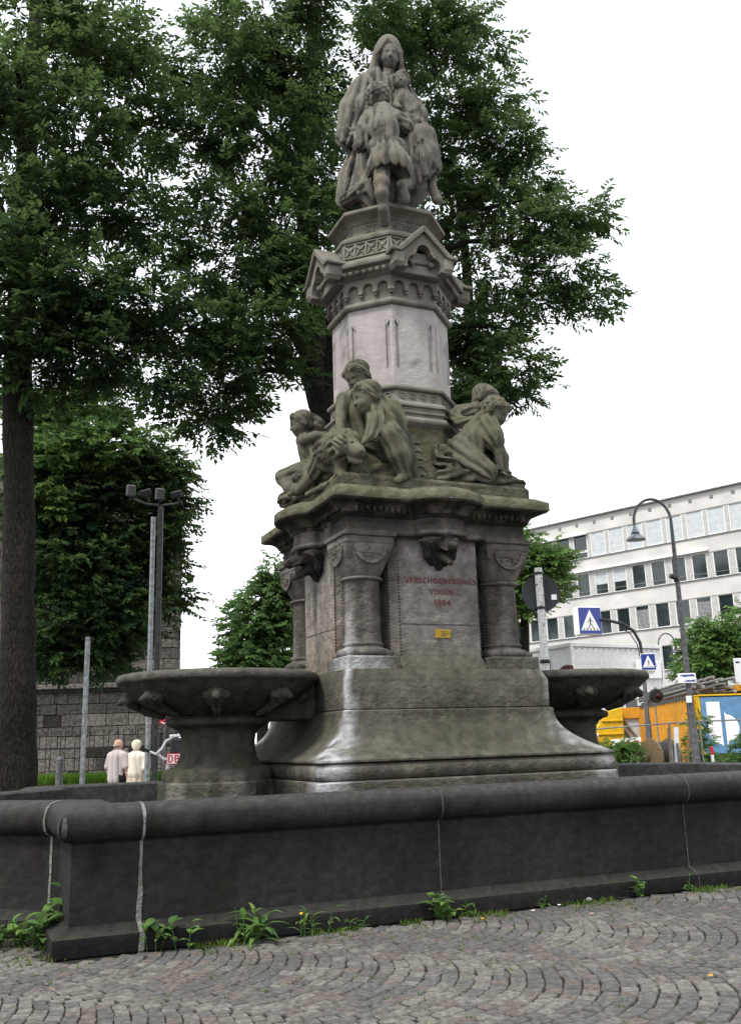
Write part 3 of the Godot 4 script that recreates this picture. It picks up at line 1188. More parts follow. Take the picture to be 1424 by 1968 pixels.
	for k in 8:
		if k == 4 or k == 3 or k == 5:
			continue
		m = Mb.new()
		m.x = Transform3D(Basis(Vector3.UP, PI / 4 * k), Vector3.ZERO) * Transform3D(Basis(Vector3.RIGHT, -lean), Vector3(0, 7.59, 0.763))
		for j in 4:
			var cx := -0.225 + 0.15 * j
			m.box(Vector3(cx - 0.075, 0, 0.012), Vector3(0.022, 0.23, 0.03), 0.004)
			for d in [-1.0, 1.0]:
				m.box(Vector3(cx, 0, 0.01), Vector3(0.024, 0.21, 0.024), 0.006, Basis(Vector3.BACK, d * 0.62))
			m.ball(Vector3(cx, 0, 0.022), Vector3(0.022, 0.022, 0.016), 8, 6)
		m.box(Vector3(0.3, 0, 0.012), Vector3(0.022, 0.23, 0.03), 0.004)
		m.box(Vector3(0, 0.115, 0.012), Vector3(0.62, 0.022, 0.032), 0.004)
		m.box(Vector3(0, -0.115, 0.012), Vector3(0.62, 0.022, 0.032), 0.004)
		single(m, "pierced_panel", M.smooth_stone, mon, "trim")
	m = Mb.new()
	m.loft(ol, oct_rows(R, [[0.66, 7.87], [0.635, 7.9], [0.625, 8.06], [0.64, 8.065], [0.65, 8.085], [0.7, 8.12], [0.76, 8.145], [0.79, 8.15], [0.8, 8.165], [0.795, 8.2], [0.74, 8.225], [0.6, 8.23]]), 0.1)
	single(m, "name_drum", M.smooth_stone, mon, "trim")
	for e in [["ST", -1, 0.16], ["HERMANN", 0, 0.36]]:
		var tm := TextMesh.new()
		var f := SystemFont.new()
		f.font_names = PackedStringArray(["Droid Serif"])
		tm.font = f
		tm.text = e[0]
		tm.font_size = 64
		tm.pixel_size = 0.15 / 64.0
		tm.depth = 0.014
		var o := part("raised_lettering", tm, M.trim_letter if M.has("trim_letter") else mat("trim_letter", lin(0.2, 0.185, 0.16), 0.9, T.mottle, 1.0), mon)
		var b := Basis(Vector3.UP, PI / 4 * e[1])
		o.transform = Transform3D(b, b * Vector3(0, 7.98, 0.586))
		var wide: float = tm.get_aabb().size.x
		if wide > 0.01:
			o.scale.x = e[2] / wide


func gable(mon: Node3D, b: Basis):
	var m := Mb.new()
	m.x = Transform3D(b * Basis.from_scale(Vector3(0.9, 1, 0.96)), b * Vector3(0.03, -0.02, 0))
	var front := PackedVector2Array([Vector2(0.36, 7.2), Vector2(0.36, 7.38), Vector2(0, 7.7), Vector2(-0.36, 7.38), Vector2(-0.36, 7.2)])
	front.append(Vector2(-0.255, 7.2))
	for p in arc_pts(Vector2(-0.12, 7.24), 0.14, 180, 100, 6):
		front.append(p)
	for p in arc_pts(Vector2(0, 7.42), 0.11, 180, 0, 8):
		front.append(p)
	for p in arc_pts(Vector2(0.12, 7.24), 0.14, 80, 0, 6):
		front.append(p)
	front.append(Vector2(0.255, 7.2))
	m.prism(front, 0.14, 0.0, 0.92)
	m.box(Vector3(0, 7.33, 0.86), Vector3(0.66, 0.3, 0.14), 0.01)
	for s in [-1.0, 1.0]:
		m.box(Vector3(s * 0.145, 7.3, 0.98), Vector3(0.07, 0.07, 0.07), 0.02)
	single(m, "gable", M.smooth_stone, mon, "trim")
	m = Mb.new()
	m.x = Transform3D(b * Basis.from_scale(Vector3(0.9, 1, 0.96)), b * Vector3(0.03, -0.02, 0))
	for s in [-1.0, 1.0]:
		var ang := atan2(0.32, 0.36)
		m.box(Vector3(s * 0.19, 7.59, 0.93), Vector3(0.52, 0.05, 0.36), 0.012, Basis(Vector3.BACK, -s * ang))
		m.box(Vector3(s * 0.19, 7.55, 1.085), Vector3(0.5, 0.03, 0.05), 0.01, Basis(Vector3.BACK, -s * ang))
		m.box(Vector3(s * 0.43, 7.4, 0.95), Vector3(0.16, 0.05, 0.32), 0.012)
	single(m, "gable_coping", M.smooth_stone, mon, "trim")
	for s in [-1.0, 1.0]:
		m = Mb.new()
		m.x = Transform3D(b * Basis.from_scale(Vector3(0.9, 1, 0.96)), b * Vector3(0.03, -0.02, 0))
		m.box(Vector3(s * 0.38, 7.31, 0.97), Vector3(0.14, 0.15, 0.22), 0.012)
		m.loft(PackedVector2Array([Vector2(s * 0.38 + 0.07, 0.87), Vector2(s * 0.38 + 0.07, 1.08), Vector2(s * 0.38 - 0.07, 1.08), Vector2(s * 0.38 - 0.07, 0.87)]), [[-0.03, 7.19], [0.0, 7.24]])
		single(m, "gable_corbel", M.smooth_stone, mon, "trim")


func build_bowls():
	var m := Mb.new()
	var prof := [[0.42, 1.81], [0.58, 1.845], [0.74, 1.915], [0.88, 1.99], [0.99, 2.08], [1.05, 2.135], [1.075, 2.165], [1.1, 2.175], [1.115, 2.195], [1.115, 2.235], [1.095, 2.265], [1.06, 2.275], [1.02, 2.24], [0.97, 2.17], [0.76, 2.05], [0.3, 1.96], [0.002, 1.95]]
	m.lathe(prof, 64, Vector3.ZERO, 45.0, 0.09)
	var pool := m
	var foot := Mb.new()
	foot.lathe([[0.6, 1.14], [0.605, 1.17], [0.6, 1.23], [0.575, 1.265], [0.55, 1.275], [0.49, 1.28], [0.47, 1.3], [0.44, 1.34], [0.415, 1.4], [0.405, 1.47], [0.4, 1.55], [0.41, 1.62], [0.45, 1.68], [0.51, 1.71], [0.55, 1.72], [0.57, 1.75], [0.56, 1.79], [0.5, 1.81], [0.48, 1.825], [0.5, 1.84], [0.4, 1.845]], 48, Vector3.ZERO, 45.0, 0.08)
	var block := Mb.new()
	block.loft(octagon(0.66), [[0.0, 0.25], [0.0, 1.12], [-0.015, 1.14]], 0.1)
	var mask := bowl_mask()
	for s in [-1.0, 1.0]:
		var at := to_world(Vector3(2.27 * s, 0, 0))
		var b := thing("fountain_bowl", "round stone bowl on a stout foot, left of the pedestal" if s < 0 else "shadowed round stone bowl behind the right side of the pedestal", "fountain bowl", at, YAW, "side bowls of the fountain")
		part("basin_bowl", pool.done("bowl"), M.carved_stone, b)
		part("bowl_foot", foot.done("bowl"), M.carved_stone, b)
		part("foot_block", block.done("bowl"), M.carved_stone, b)
		for k in 8:
			part("bowl_mask", mask, M.carved_stone, b, Vector3.ZERO, TAU * (k + 0.5) / 8 + 0.12)


# ---------------------------------------------------------------- carving: a distance field from tapered limbs and ellipsoids, meshed by surface nets
class Carve:
	var prims := []

	# tapered limb; fold = [depth, count, twist] cuts cloth folds round it
	func limb(a: Vector3, b: Vector3, ra: float, rb: float, k := 0.04, fold = null):
		prims.append([0, a, b, ra, rb, k, fold, false])
		return self

	func chain(pts: Array, radii: Array, k := 0.04, fold = null):
		for i in pts.size() - 1:
			limb(pts[i], pts[i + 1], radii[i], radii[i + 1], k, fold)
		return self

	func blob(c: Vector3, r: Vector3, k := 0.04, basis := Basis(), fold = null):
		prims.append([1, c, r, basis.transposed(), 0.0, k, fold, false])
		return self

	func cut(c: Vector3, r: Vector3, k := 0.02, basis := Basis()):
		prims.append([1, c, r, basis.transposed(), 0.0, k, null, true])
		return self

	# a chiselled groove
	func groove(pts: Array, r := 0.02):
		for i in pts.size() - 1:
			prims.append([0, pts[i], pts[i + 1], r, r, 0.008, null, true])
		return self

	# a head of height s (chin to crown) whose face looks along basis.z
	func head(c: Vector3, basis: Basis, s: float, hair := "short", young := true):
		var at := func(x: float, y: float, z: float) -> Vector3: return c + basis * (Vector3(x, y, z) * s)
		var r := func(x: float, y: float, z: float) -> Vector3: return Vector3(x, y, z) * s
		var wide := 1.08 if young else 0.96
		blob(at.call(0, 0.1, -0.06), r.call(0.355 * wide, 0.4, 0.43), 0.02 * s, basis)
		blob(at.call(0, -0.14, 0.08), r.call(0.275 * wide, 0.34, 0.3), 0.12 * s, basis)
		blob(at.call(0, -0.37, 0.17), r.call(0.13, 0.11, 0.13), 0.1 * s, basis)
		for sx in [-1.0, 1.0]:
			blob(at.call(sx * 0.15, -0.17, 0.24), r.call(0.11, 0.1, 0.09) * wide, 0.08 * s, basis)
			cut(at.call(sx * 0.135, 0.0, 0.385), r.call(0.085, 0.055, 0.07), 0.05 * s, basis)
			blob(at.call(sx * 0.135, -0.005, 0.29), r.call(0.06, 0.038, 0.05), 0.015 * s, basis)
			limb(at.call(sx * 0.05, 0.075, 0.345), at.call(sx * 0.22, 0.06, 0.27), 0.028 * s, 0.024 * s, 0.03 * s)
			blob(at.call(sx * 0.36 * wide, -0.03, -0.04), r.call(0.045, 0.1, 0.07), 0.02 * s, basis)
		limb(at.call(0, 0.05, 0.34), at.call(0, -0.12, 0.41), 0.03 * s, 0.055 * s, 0.035 * s)
		blob(at.call(0, -0.14, 0.375), r.call(0.075, 0.04, 0.05), 0.03 * s, basis)
		blob(at.call(0, -0.225, 0.335), r.call(0.1, 0.028, 0.05), 0.015 * s, basis)
		blob(at.call(0, -0.275, 0.325), r.call(0.08, 0.03, 0.05), 0.015 * s, basis)
		cut(at.call(0, -0.25, 0.39), r.call(0.1, 0.012, 0.04), 0.02 * s, basis)
		if hair == "short" or hair == "curly" or hair == "long":
			blob(at.call(0, 0.2, -0.14), r.call(0.4 * wide, 0.36, 0.43), 0.04 * s, basis, [0.03 * s, 13, 1.2] if hair != "curly" else null)
			if hair == "curly":
				for i in 46:
					var v := 1.0 - 1.55 * (i + 0.5) / 46.0
					var ph := i * 2.39996
					var dir := Vector3(sqrt(1.0 - v * v) * sin(ph), v, sqrt(1.0 - v * v) * cos(ph))
					if dir.z > 0.45 and dir.y < 0.5:
						continue
					blob(at.call(dir.x * 0.4, 0.16 + dir.y * 0.36, -0.12 + dir.z * 0.4), r.call(0.085, 0.075, 0.085), 0.012 * s, basis)
			limb(at.call(-0.3, 0.24, 0.16), at.call(0.2, 0.34, 0.22), 0.11 * s, 0.13 * s, 0.07 * s, [0.015 * s, 7, 2.0])
			limb(at.call(0.3, 0.2, 0.12), at.call(0.1, 0.34, 0.2), 0.1 * s, 0.12 * s, 0.07 * s, [0.015 * s, 7, 2.0])
			for sx in [-1.0, 1.0]:
				limb(at.call(sx * 0.36, 0.16, 0.0), at.call(sx * 0.36, -0.12, -0.14), 0.1 * s, 0.09 * s, 0.06 * s, [0.015 * s, 6, 2.0])
			blob(at.call(0, -0.12, -0.34), r.call(0.3, 0.22, 0.16), 0.08 * s, basis, [0.02 * s, 13, 2.0])
		return self

	# seats five bent fingers and a thumb on a palm; basis.z points along the fingers, basis.y out of the back of the hand
	func hand(c: Vector3, basis: Basis, s: float, curl := 0.6, thumb := 1.0):
		blob(c, Vector3(0.42, 0.17, 0.5) * s, 0.05 * s, basis)
		for f in 4:
			var x: float = (f - 1.5) * 0.24
			var l: float = [0.62, 0.75, 0.8, 0.68][f]
			var p0: Vector3 = c + basis * (Vector3(x, 0.0, 0.4) * s)
			var p1: Vector3 = p0 + basis * (Vector3(x * 0.15, -sin(curl * 0.5), cos(curl * 0.5)) * l * 0.55 * s)
			var p2: Vector3 = p1 + basis * (Vector3(0, -sin(curl * 1.5), cos(curl * 1.5)) * l * 0.6 * s)
			limb(p0, p1, 0.12 * s, 0.105 * s, 0.03 * s)
			limb(p1, p2, 0.105 * s, 0.085 * s, 0.03 * s)
		var t0: Vector3 = c + basis * (Vector3(thumb * 0.3, -0.05, -0.15) * s)
		var t1: Vector3 = c + basis * (Vector3(thumb * 0.62, -0.15, 0.2) * s)
		var t2: Vector3 = c + basis * (Vector3(thumb * 0.6, -0.28, 0.52) * s)
		limb(t0, t1, 0.15 * s, 0.12 * s, 0.06 * s)
		limb(t1, t2, 0.12 * s, 0.09 * s, 0.03 * s)
		return self

	func mesh(cell: float, out: Mb):
		if prims.is_empty():
			return
		var lo := Vector3.INF
		var hi := -Vector3.INF
		for p in prims:
			if p[7]:
				continue
			if p[0] == 0:
				var r: float = maxf(p[3], p[4]) + 0.02
				lo = lo.min(p[1] - Vector3.ONE * r).min(p[2] - Vector3.ONE * r)
				hi = hi.max(p[1] + Vector3.ONE * r).max(p[2] + Vector3.ONE * r)
			else:
				var r: float = maxf(p[2].x, maxf(p[2].y, p[2].z)) + 0.02
				lo = lo.min(p[1] - Vector3.ONE * r)
				hi = hi.max(p[1] + Vector3.ONE * r)
		lo -= Vector3.ONE * cell * 2.0
		var d := Vector3i(((hi - lo) / cell).ceil()) + Vector3i(3, 3, 3)
		var nx := d.x
		var nxy := d.x * d.y
		var g := PackedFloat32Array()
		g.resize(nxy * d.z)
		g.fill(0.5)
		for p in prims:
			splat(p, g, lo, cell, d, nx, nxy)
		# surface nets
		var ids := PackedInt32Array()
		ids.resize(g.size())
		ids.fill(-1)
		var vs := PackedVector3Array()
		var ns := PackedVector3Array()
		var offs := [0, 1, nx, nx + 1, nxy, nxy + 1, nxy + nx, nxy + nx + 1]
		var corner := [Vector3(0, 0, 0), Vector3(1, 0, 0), Vector3(0, 1, 0), Vector3(1, 1, 0), Vector3(0, 0, 1), Vector3(1, 0, 1), Vector3(0, 1, 1), Vector3(1, 1, 1)]
		var edges := [[0, 1], [2, 3], [4, 5], [6, 7], [0, 2], [1, 3], [4, 6], [5, 7], [0, 4], [1, 5], [2, 6], [3, 7]]
		var o1 := nx
		var o2 := nxy
		for z in d.z - 1:
			for y in d.y - 1:
				var i := z * nxy + y * nx
				for x in d.x - 1:
					var a := g[i]
					if absf(a) < cell * 3.0:
						var s := int(a < 0) + int(g[i + 1] < 0) + int(g[i + o1] < 0) + int(g[i + o1 + 1] < 0) + int(g[i + o2] < 0) + int(g[i + o2 + 1] < 0) + int(g[i + o2 + o1] < 0) + int(g[i + o2 + o1 + 1] < 0)
						if s != 0 and s != 8:
							var sum := Vector3.ZERO
							var k := 0
							for e in edges:
								var va := g[i + offs[e[0]]]
								var vb := g[i + offs[e[1]]]
								if (va < 0) != (vb < 0):
									sum += corner[e[0]].lerp(corner[e[1]], va / (va - vb))
									k += 1
							sum /= k
							ids[i] = vs.size()
							vs.append(lo + (Vector3(x, y, z) + sum) * cell)
							var v0 := g[i]
							var v1 := g[i + 1]
							var v2 := g[i + o1]
							var v3 := g[i + o1 + 1]
							var v4 := g[i + o2]
							var v5 := g[i + o2 + 1]
							var v6 := g[i + o2 + o1]
							var v7 := g[i + o2 + o1 + 1]
							ns.append(Vector3(v1 - v0 + v3 - v2 + v5 - v4 + v7 - v6, v2 - v0 + v3 - v1 + v6 - v4 + v7 - v5, v4 - v0 + v5 - v1 + v6 - v2 + v7 - v3).normalized())
					i += 1
		for z in range(1, d.z - 1):
			for y in range(1, d.y - 1):
				var i := z * nxy + y * nx + 1
				for x in range(1, d.x - 1):
					if ids[i] >= 0:
						var a := g[i] < 0
						if a != (g[i + 1] < 0):
							face(out, vs, ns, ids[i], ids[i - o1], ids[i - o1 - o2], ids[i - o2], a)
						if a != (g[i + o1] < 0):
							face(out, vs, ns, ids[i], ids[i - o2], ids[i - o2 - 1], ids[i - 1], a)
						if a != (g[i + o2] < 0):
							face(out, vs, ns, ids[i], ids[i - 1], ids[i - 1 - o1], ids[i - o1], a)
					i += 1

	func face(out: Mb, vs: PackedVector3Array, ns: PackedVector3Array, a: int, b: int, c: int, e: int, inside: bool):
		if b < 0 or c < 0 or e < 0:
			return
		var q := [a, b, c, e] if inside else [a, e, c, b]
		for t in [[0, 2, 1], [0, 3, 2]]:
			for k in t:
				out.v.append(out.x * vs[q[k]])
				out.n.append((out.x.basis * ns[q[k]]).normalized())

	func splat(p: Array, g: PackedFloat32Array, lo: Vector3, cell: float, d: Vector3i, nx: int, nxy: int):
		var k: float = maxf(p[5], 0.001)
		var fold = p[6]
		var carve: bool = p[7]
		var pad: float = k + cell * 2.5 + (fold[0] * 2.0 if fold else 0.0)
		var a: Vector3 = p[1]
		var b: Vector3 = p[2]
		var is_limb: bool = p[0] == 0
		var mn: Vector3
		var mx: Vector3
		if is_limb:
			mn = (a - Vector3.ONE * p[3]).min(b - Vector3.ONE * p[4])
			mx = (a + Vector3.ONE * p[3]).max(b + Vector3.ONE * p[4])
		else:
			var inv: Basis = p[3]
			var fwd := inv.transposed()
			var r: Vector3 = p[2]
			var e := Vector3(Vector3(fwd.x.x * r.x, fwd.y.x * r.y, fwd.z.x * r.z).length(), Vector3(fwd.x.y * r.x, fwd.y.y * r.y, fwd.z.y * r.z).length(), Vector3(fwd.x.z * r.x, fwd.y.z * r.y, fwd.z.z * r.z).length())
			mn = a - e
			mx = a + e
		var i0 := Vector3i(((mn - Vector3.ONE * pad - lo) / cell).floor()).clamp(Vector3i.ZERO, d - Vector3i.ONE)
		var i1 := Vector3i(((mx + Vector3.ONE * pad - lo) / cell).ceil()).clamp(Vector3i.ZERO, d - Vector3i.ONE)
		var ab := b - a
		var inv_len := 1.0 / maxf(ab.length_squared(), 1e-9)
		var ra: float = p[3] if is_limb else 0.0
		var dr: float = (p[4] - p[3]) if is_limb else 0.0
		var u := Vector3.RIGHT
		var w := Vector3.BACK
		var axis := Vector3.UP
		if fold and is_limb:
			axis = ab.normalized()
			u = axis.cross(Vector3.UP if absf(axis.y) < 0.9 else Vector3.RIGHT).normalized()
			w = axis.cross(u)
		var inv_b: Basis = Basis() if is_limb else p[3]
		var rad: Vector3 = Vector3.ONE if is_limb else p[2]
		var inv_r := Vector3(1.0 / rad.x, 1.0 / rad.y, 1.0 / rad.z)
		var inv_r2 := inv_r * inv_r
		var q4 := 0.25 / k
		for z in range(i0.z, i1.z + 1):
			for y in range(i0.y, i1.y + 1):
				var i := z * nxy + y * nx + i0.x
				var pt := lo + Vector3(i0.x, y, z) * cell
				for x in range(i0.x, i1.x + 1):
					var dist: float
					var pa := pt - a
					if is_limb:
						var t := clampf(pa.dot(ab) * inv_len, 0.0, 1.0)
						var q := pa - ab * t
						dist = q.length() - (ra + dr * t)
						if fold and dist < pad:
							var ang: float = atan2(q.dot(w), q.dot(u)) * fold[1] + fold[2] * t * 3.0 + 0.6 * sin(pt.y * 5.0 + fold[1])
							dist -= fold[0] * 1.5 * (2.0 * absf(sin(ang * 0.5)) - 1.1)
					else:
						var l := inv_b * pa
						var k0 := (l * inv_r).length()
						var k1 := (l * inv_r2).length()
						dist = k0 * (k0 - 1.0) / maxf(k1, 1e-6)
						if fold and dist < pad:
							var ang: float = atan2(l.x, l.z) * fold[1] + fold[2] * sin(l.y * inv_r.y * 3.0) * 2.0
							dist -= fold[0] * 1.2 * (2.0 * absf(sin(ang * 0.5 + fold[2] * l.y * inv_r.y)) - 1.1)
					if dist < pad:
						var old := g[i]
						if carve:
							dist = -dist
							var h := maxf(k - absf(old - dist), 0.0)
							g[i] = maxf(old, dist) + h * h * q4
						else:
							var h := maxf(k - absf(old - dist), 0.0)
							g[i] = minf(old, dist) - h * h * q4
					i += 1
					pt.x += cell


func carved(called: String, list: Array, tint: String, material: Material, parent: Node) -> MeshInstance3D:
	var m := Mb.new()
	for e in list:
		e[0].mesh(e[1], m)
	return part(called, m.done(tint), material, parent)


func look(yaw: float, pitch: float, roll := 0.0) -> Basis:   # degrees; pitch down is positive
	return Basis(Vector3.UP, deg_to_rad(yaw)) * Basis(Vector3.RIGHT, deg_to_rad(pitch)) * Basis(Vector3.BACK, deg_to_rad(roll))


func spout_head() -> ArrayMesh:
	var c := Carve.new()
	c.blob(Vector3(0, 0.05, 0.05), Vector3(0.23, 0.2, 0.14), 0.04, Basis(), [0.022, 13, 1.5])
	c.blob(Vector3(0, 0.03, 0.17), Vector3(0.15, 0.13, 0.14), 0.05)
	c.limb(Vector3(0, 0.02, 0.22), Vector3(0, -0.03, 0.46), 0.1, 0.055, 0.05)
	c.limb(Vector3(0, -0.13, 0.16), Vector3(0, -0.23, 0.4), 0.075, 0.035, 0.03)
	c.cut(Vector3(0, -0.12, 0.4), Vector3(0.08, 0.04, 0.2), 0.02, Basis(Vector3.RIGHT, 0.32))
	for s in [-1.0, 1.0]:
		c.cut(Vector3(s * 0.095, 0.06, 0.3), Vector3(0.045, 0.032, 0.06), 0.02)
		c.blob(Vector3(s * 0.085, 0.055, 0.265), Vector3(0.025, 0.02, 0.025), 0.01)
		c.limb(Vector3(s * 0.03, 0.12, 0.3), Vector3(s * 0.17, 0.13, 0.2), 0.035, 0.03, 0.02)
		c.chain([Vector3(s * 0.16, 0.08, 0.1), Vector3(s * 0.25, 0.12, 0.08), Vector3(s * 0.22, 0.0, 0.06)], [0.05, 0.04, 0.02], 0.02)
		c.chain([Vector3(s * 0.17, 0.0, 0.08), Vector3(s * 0.17, -0.14, 0.1), Vector3(s * 0.1, -0.24, 0.06)], [0.06, 0.045, 0.02], 0.02, [0.012, 5, 2.0])
		c.blob(Vector3(s * 0.04, 0.0, 0.46), Vector3(0.03, 0.025, 0.03), 0.02)
		c.limb(Vector3(s * 0.07, -0.04, 0.3), Vector3(s * 0.06, -0.08, 0.42), 0.025, 0.015, 0.01)
	c.limb(Vector3(0, -0.15, 0.08), Vector3(0, -0.27, 0.08), 0.1, 0.04, 0.04, [0.016, 6, 1.0])
	var m := Mb.new()
	c.mesh(0.013, m)
	return m.done("soot")


func bowl_mask() -> ArrayMesh:
	var c := Carve.new()
	c.blob(Vector3(0, 2.02, 0.93), Vector3(0.1, 0.085, 0.09), 0.03, Basis(), [0.014, 9, 2.0])
	c.limb(Vector3(0, 2.02, 1.01), Vector3(0, 1.99, 1.07), 0.05, 0.035, 0.03)
	c.chain([Vector3(0, 1.97, 0.91), Vector3(0, 1.89, 0.78), Vector3(0, 1.83, 0.61)], [0.06, 0.045, 0.035], 0.03)
	for s in [-1.0, 1.0]:
		c.cut(Vector3(s * 0.04, 2.05, 1.05), Vector3(0.022, 0.016, 0.03), 0.01)
		c.limb(Vector3(s * 0.1, 2.01, 0.93), Vector3(s * 0.06, 1.92, 0.86), 0.045, 0.02, 0.03)
	var m := Mb.new()
	c.mesh(0.02, m)
	return m.done("bowl")


func build_sculptures():
	# each group stands on the axis frame: x to the right of the camera's line, z towards it
	var top := thing("statue_group", "weathered stone seated veiled woman with child and climbing boy on top of the shaft", "statue", Vector3(FOUNTAIN.x, 0, FOUNTAIN.z))
	var w := Carve.new()
	# throne and lower drapery
	w.blob(Vector3(0.089, 9.130, -0.150) , Vector3(0.6, 0.5, 0.4), 0.05)
	w.limb(Vector3(0.025, 10.543, -0.020), Vector3(0.010, 9.429, 0.080), 0.24, 0.36, 0.06, [0.024, 14, 0.4])
	w.limb(Vector3(-0.257, 10.478, 0.000), Vector3(0.291, 10.349, 0.000), 0.13, 0.13, 0.06)
	# left sleeve and cape
	w.chain([Vector3(-0.249, 10.496, 0.020), Vector3(-0.391, 10.031, 0.120), Vector3(-0.458, 9.590, 0.200)], [0.14, 0.19, 0.17], 0.05, [0.026, 8, 0.5])
	w.limb(Vector3(-0.529, 9.592, 0.200), Vector3(-0.238, 9.456, 0.380), 0.1, 0.09, 0.05, [0.02, 7, 1.0])
	w.limb(Vector3(-0.364, 9.497, 0.000), Vector3(-0.530, 9.217, 0.000), 0.07, 0.05, 0.03, [0.012, 5, 1.0])
	w.limb(Vector3(-0.259, 9.471, 0.360), Vector3(-0.265, 9.152, 0.500), 0.075, 0.055, 0.03)
	w.chain([Vector3(-0.337, 9.346, 0.100), Vector3(-0.445, 8.884, 0.260), Vector3(-0.506, 8.561, 0.340)], [0.12, 0.16, 0.14], 0.04, [0.026, 8, 0.2])
	w.chain([Vector3(-0.211, 9.167, 0.300), Vector3(-0.256, 8.774, 0.420), Vector3(-0.270, 8.537, 0.440)], [0.14, 0.14, 0.1], 0.03, [0.026, 8, 0.2])
	w.chain([Vector3(-0.033, 8.844, 0.480), Vector3(-0.281, 8.561, 0.550), Vector3(-0.560, 8.464, 0.450)], [0.12, 0.09, 0.035], 0.04, [0.02, 5, 1.0])
	w.limb(Vector3(0.001, 9.199, 0.300), Vector3(-0.022, 8.534, 0.420), 0.3, 0.3, 0.06, [0.03, 11, 0.5])
	# right thigh, knee and falling cloth
	w.limb(Vector3(0.185, 9.491, 0.100), Vector3(0.520, 9.345, 0.500), 0.22, 0.16, 0.06)
	w.chain([Vector3(0.528, 9.359, 0.480), Vector3(0.585, 9.083, 0.500), Vector3(0.655, 8.897, 0.460)], [0.15, 0.13, 0.09], 0.04, [0.018, 7, 0.15])
	w.chain([Vector3(0.476, 9.300, 0.500), Vector3(0.504, 8.994, 0.520), Vector3(0.536, 8.750, 0.500)], [0.15, 0.14, 0.09], 0.04, [0.018, 7, 0.15])
	w.chain([Vector3(0.413, 9.260, 0.480), Vector3(0.404, 8.920, 0.520), Vector3(0.428, 8.645, 0.500)], [0.15, 0.14, 0.08], 0.04, [0.018, 7, 0.15])
	w.chain([Vector3(0.333, 9.165, 0.450), Vector3(0.311, 8.820, 0.500), Vector3(0.341, 8.677, 0.480)], [0.14, 0.14, 0.09], 0.04, [0.018, 7, 0.15])
	w.cut(Vector3(0.571, 8.602, 0.500), Vector3(0.24, 0.1, 0.5), 0.015, Basis(Vector3.BACK, 0.75))
	w.chain([Vector3(0.628, 8.861, 0.300), Vector3(0.624, 8.679, 0.340), Vector3(0.680, 8.453, 0.400)], [0.07, 0.06, 0.07], 0.02)
	# long ridges of cloth
	for e in [[Vector3(-0.238, 10.288, 0.160), Vector3(-0.364, 9.816, 0.300), Vector3(-0.486, 9.374, 0.360)], [Vector3(-0.183, 10.172, 0.200), Vector3(-0.272, 9.758, 0.320), Vector3(-0.330, 9.397, 0.400)], [Vector3(-0.312, 10.279, 0.120), Vector3(-0.451, 9.808, 0.260), Vector3(-0.564, 9.429, 0.320)], [Vector3(-0.129, 10.057, 0.240), Vector3(-0.209, 9.711, 0.360), Vector3(-0.238, 9.414, 0.440)], [Vector3(-0.337, 9.197, 0.320), Vector3(-0.415, 8.754, 0.460), Vector3(-0.490, 8.461, 0.500)], [Vector3(-0.242, 9.034, 0.440), Vector3(-0.291, 8.685, 0.560), Vector3(-0.352, 8.468, 0.580)], [Vector3(-0.424, 9.174, 0.240), Vector3(-0.500, 8.744, 0.420), Vector3(-0.559, 8.489, 0.460)]]:
		w.chain(e, [0.022, 0.04, 0.032], 0.018)
	for e in [[Vector3(0.524, 9.261, 0.620), Vector3(0.596, 9.001, 0.620), Vector3(0.662, 8.859, 0.540)], [Vector3(0.480, 9.217, 0.640), Vector3(0.516, 8.930, 0.650), Vector3(0.551, 8.713, 0.580)], [Vector3(0.439, 9.201, 0.620), Vector3(0.431, 8.871, 0.650), Vector3(0.445, 8.615, 0.570)], [Vector3(0.383, 9.137, 0.580), Vector3(0.342, 8.832, 0.620), Vector3(0.357, 8.625, 0.560)]]:
		w.chain(e, [0.025, 0.036, 0.03], 0.018)
	# arm round the child, its hand
	w.chain([Vector3(0.313, 10.375, 0.020), Vector3(0.496, 9.918, 0.120), Vector3(0.435, 9.651, 0.300)], [0.13, 0.13, 0.11], 0.05, [0.014, 6, 1.5])
	w.limb(Vector3(0.450, 9.666, 0.300), Vector3(0.325, 9.684, 0.460), 0.085, 0.055, 0.03)
	# veil
	w.blob(Vector3(0.125, 11.091, -0.020), Vector3(0.19, 0.25, 0.22), 0.03)
	w.chain([Vector3(-0.002, 11.104, -0.020), Vector3(-0.062, 10.830, 0.000), Vector3(-0.194, 10.599, 0.060)], [0.08, 0.08, 0.07], 0.04, [0.012, 5, 1.0])
	w.chain([Vector3(0.259, 11.077, -0.020), Vector3(0.264, 10.818, -0.020), Vector3(0.299, 10.561, 0.000)], [0.07, 0.07, 0.07], 0.04)
	w.limb(Vector3(0.120, 10.920, -0.120), Vector3(0.061, 10.491, -0.120), 0.2, 0.28, 0.06)
	w.cut(Vector3(0.128, 10.816, 0.180), Vector3(0.17, 0.25, 0.26), 0.012)
	w.chain([Vector3(-0.087, 10.750, 0.080), Vector3(-0.059, 10.940, 0.140), Vector3(0.116, 11.133, 0.200), Vector3(0.287, 10.945, 0.140), Vector3(0.298, 10.787, 0.060)], [0.026, 0.028, 0.032, 0.028, 0.022], 0.012)
	w.limb(Vector3(0.102, 10.637, 0.020), Vector3(0.124, 10.851, 0.020), 0.085, 0.08, 0.03)
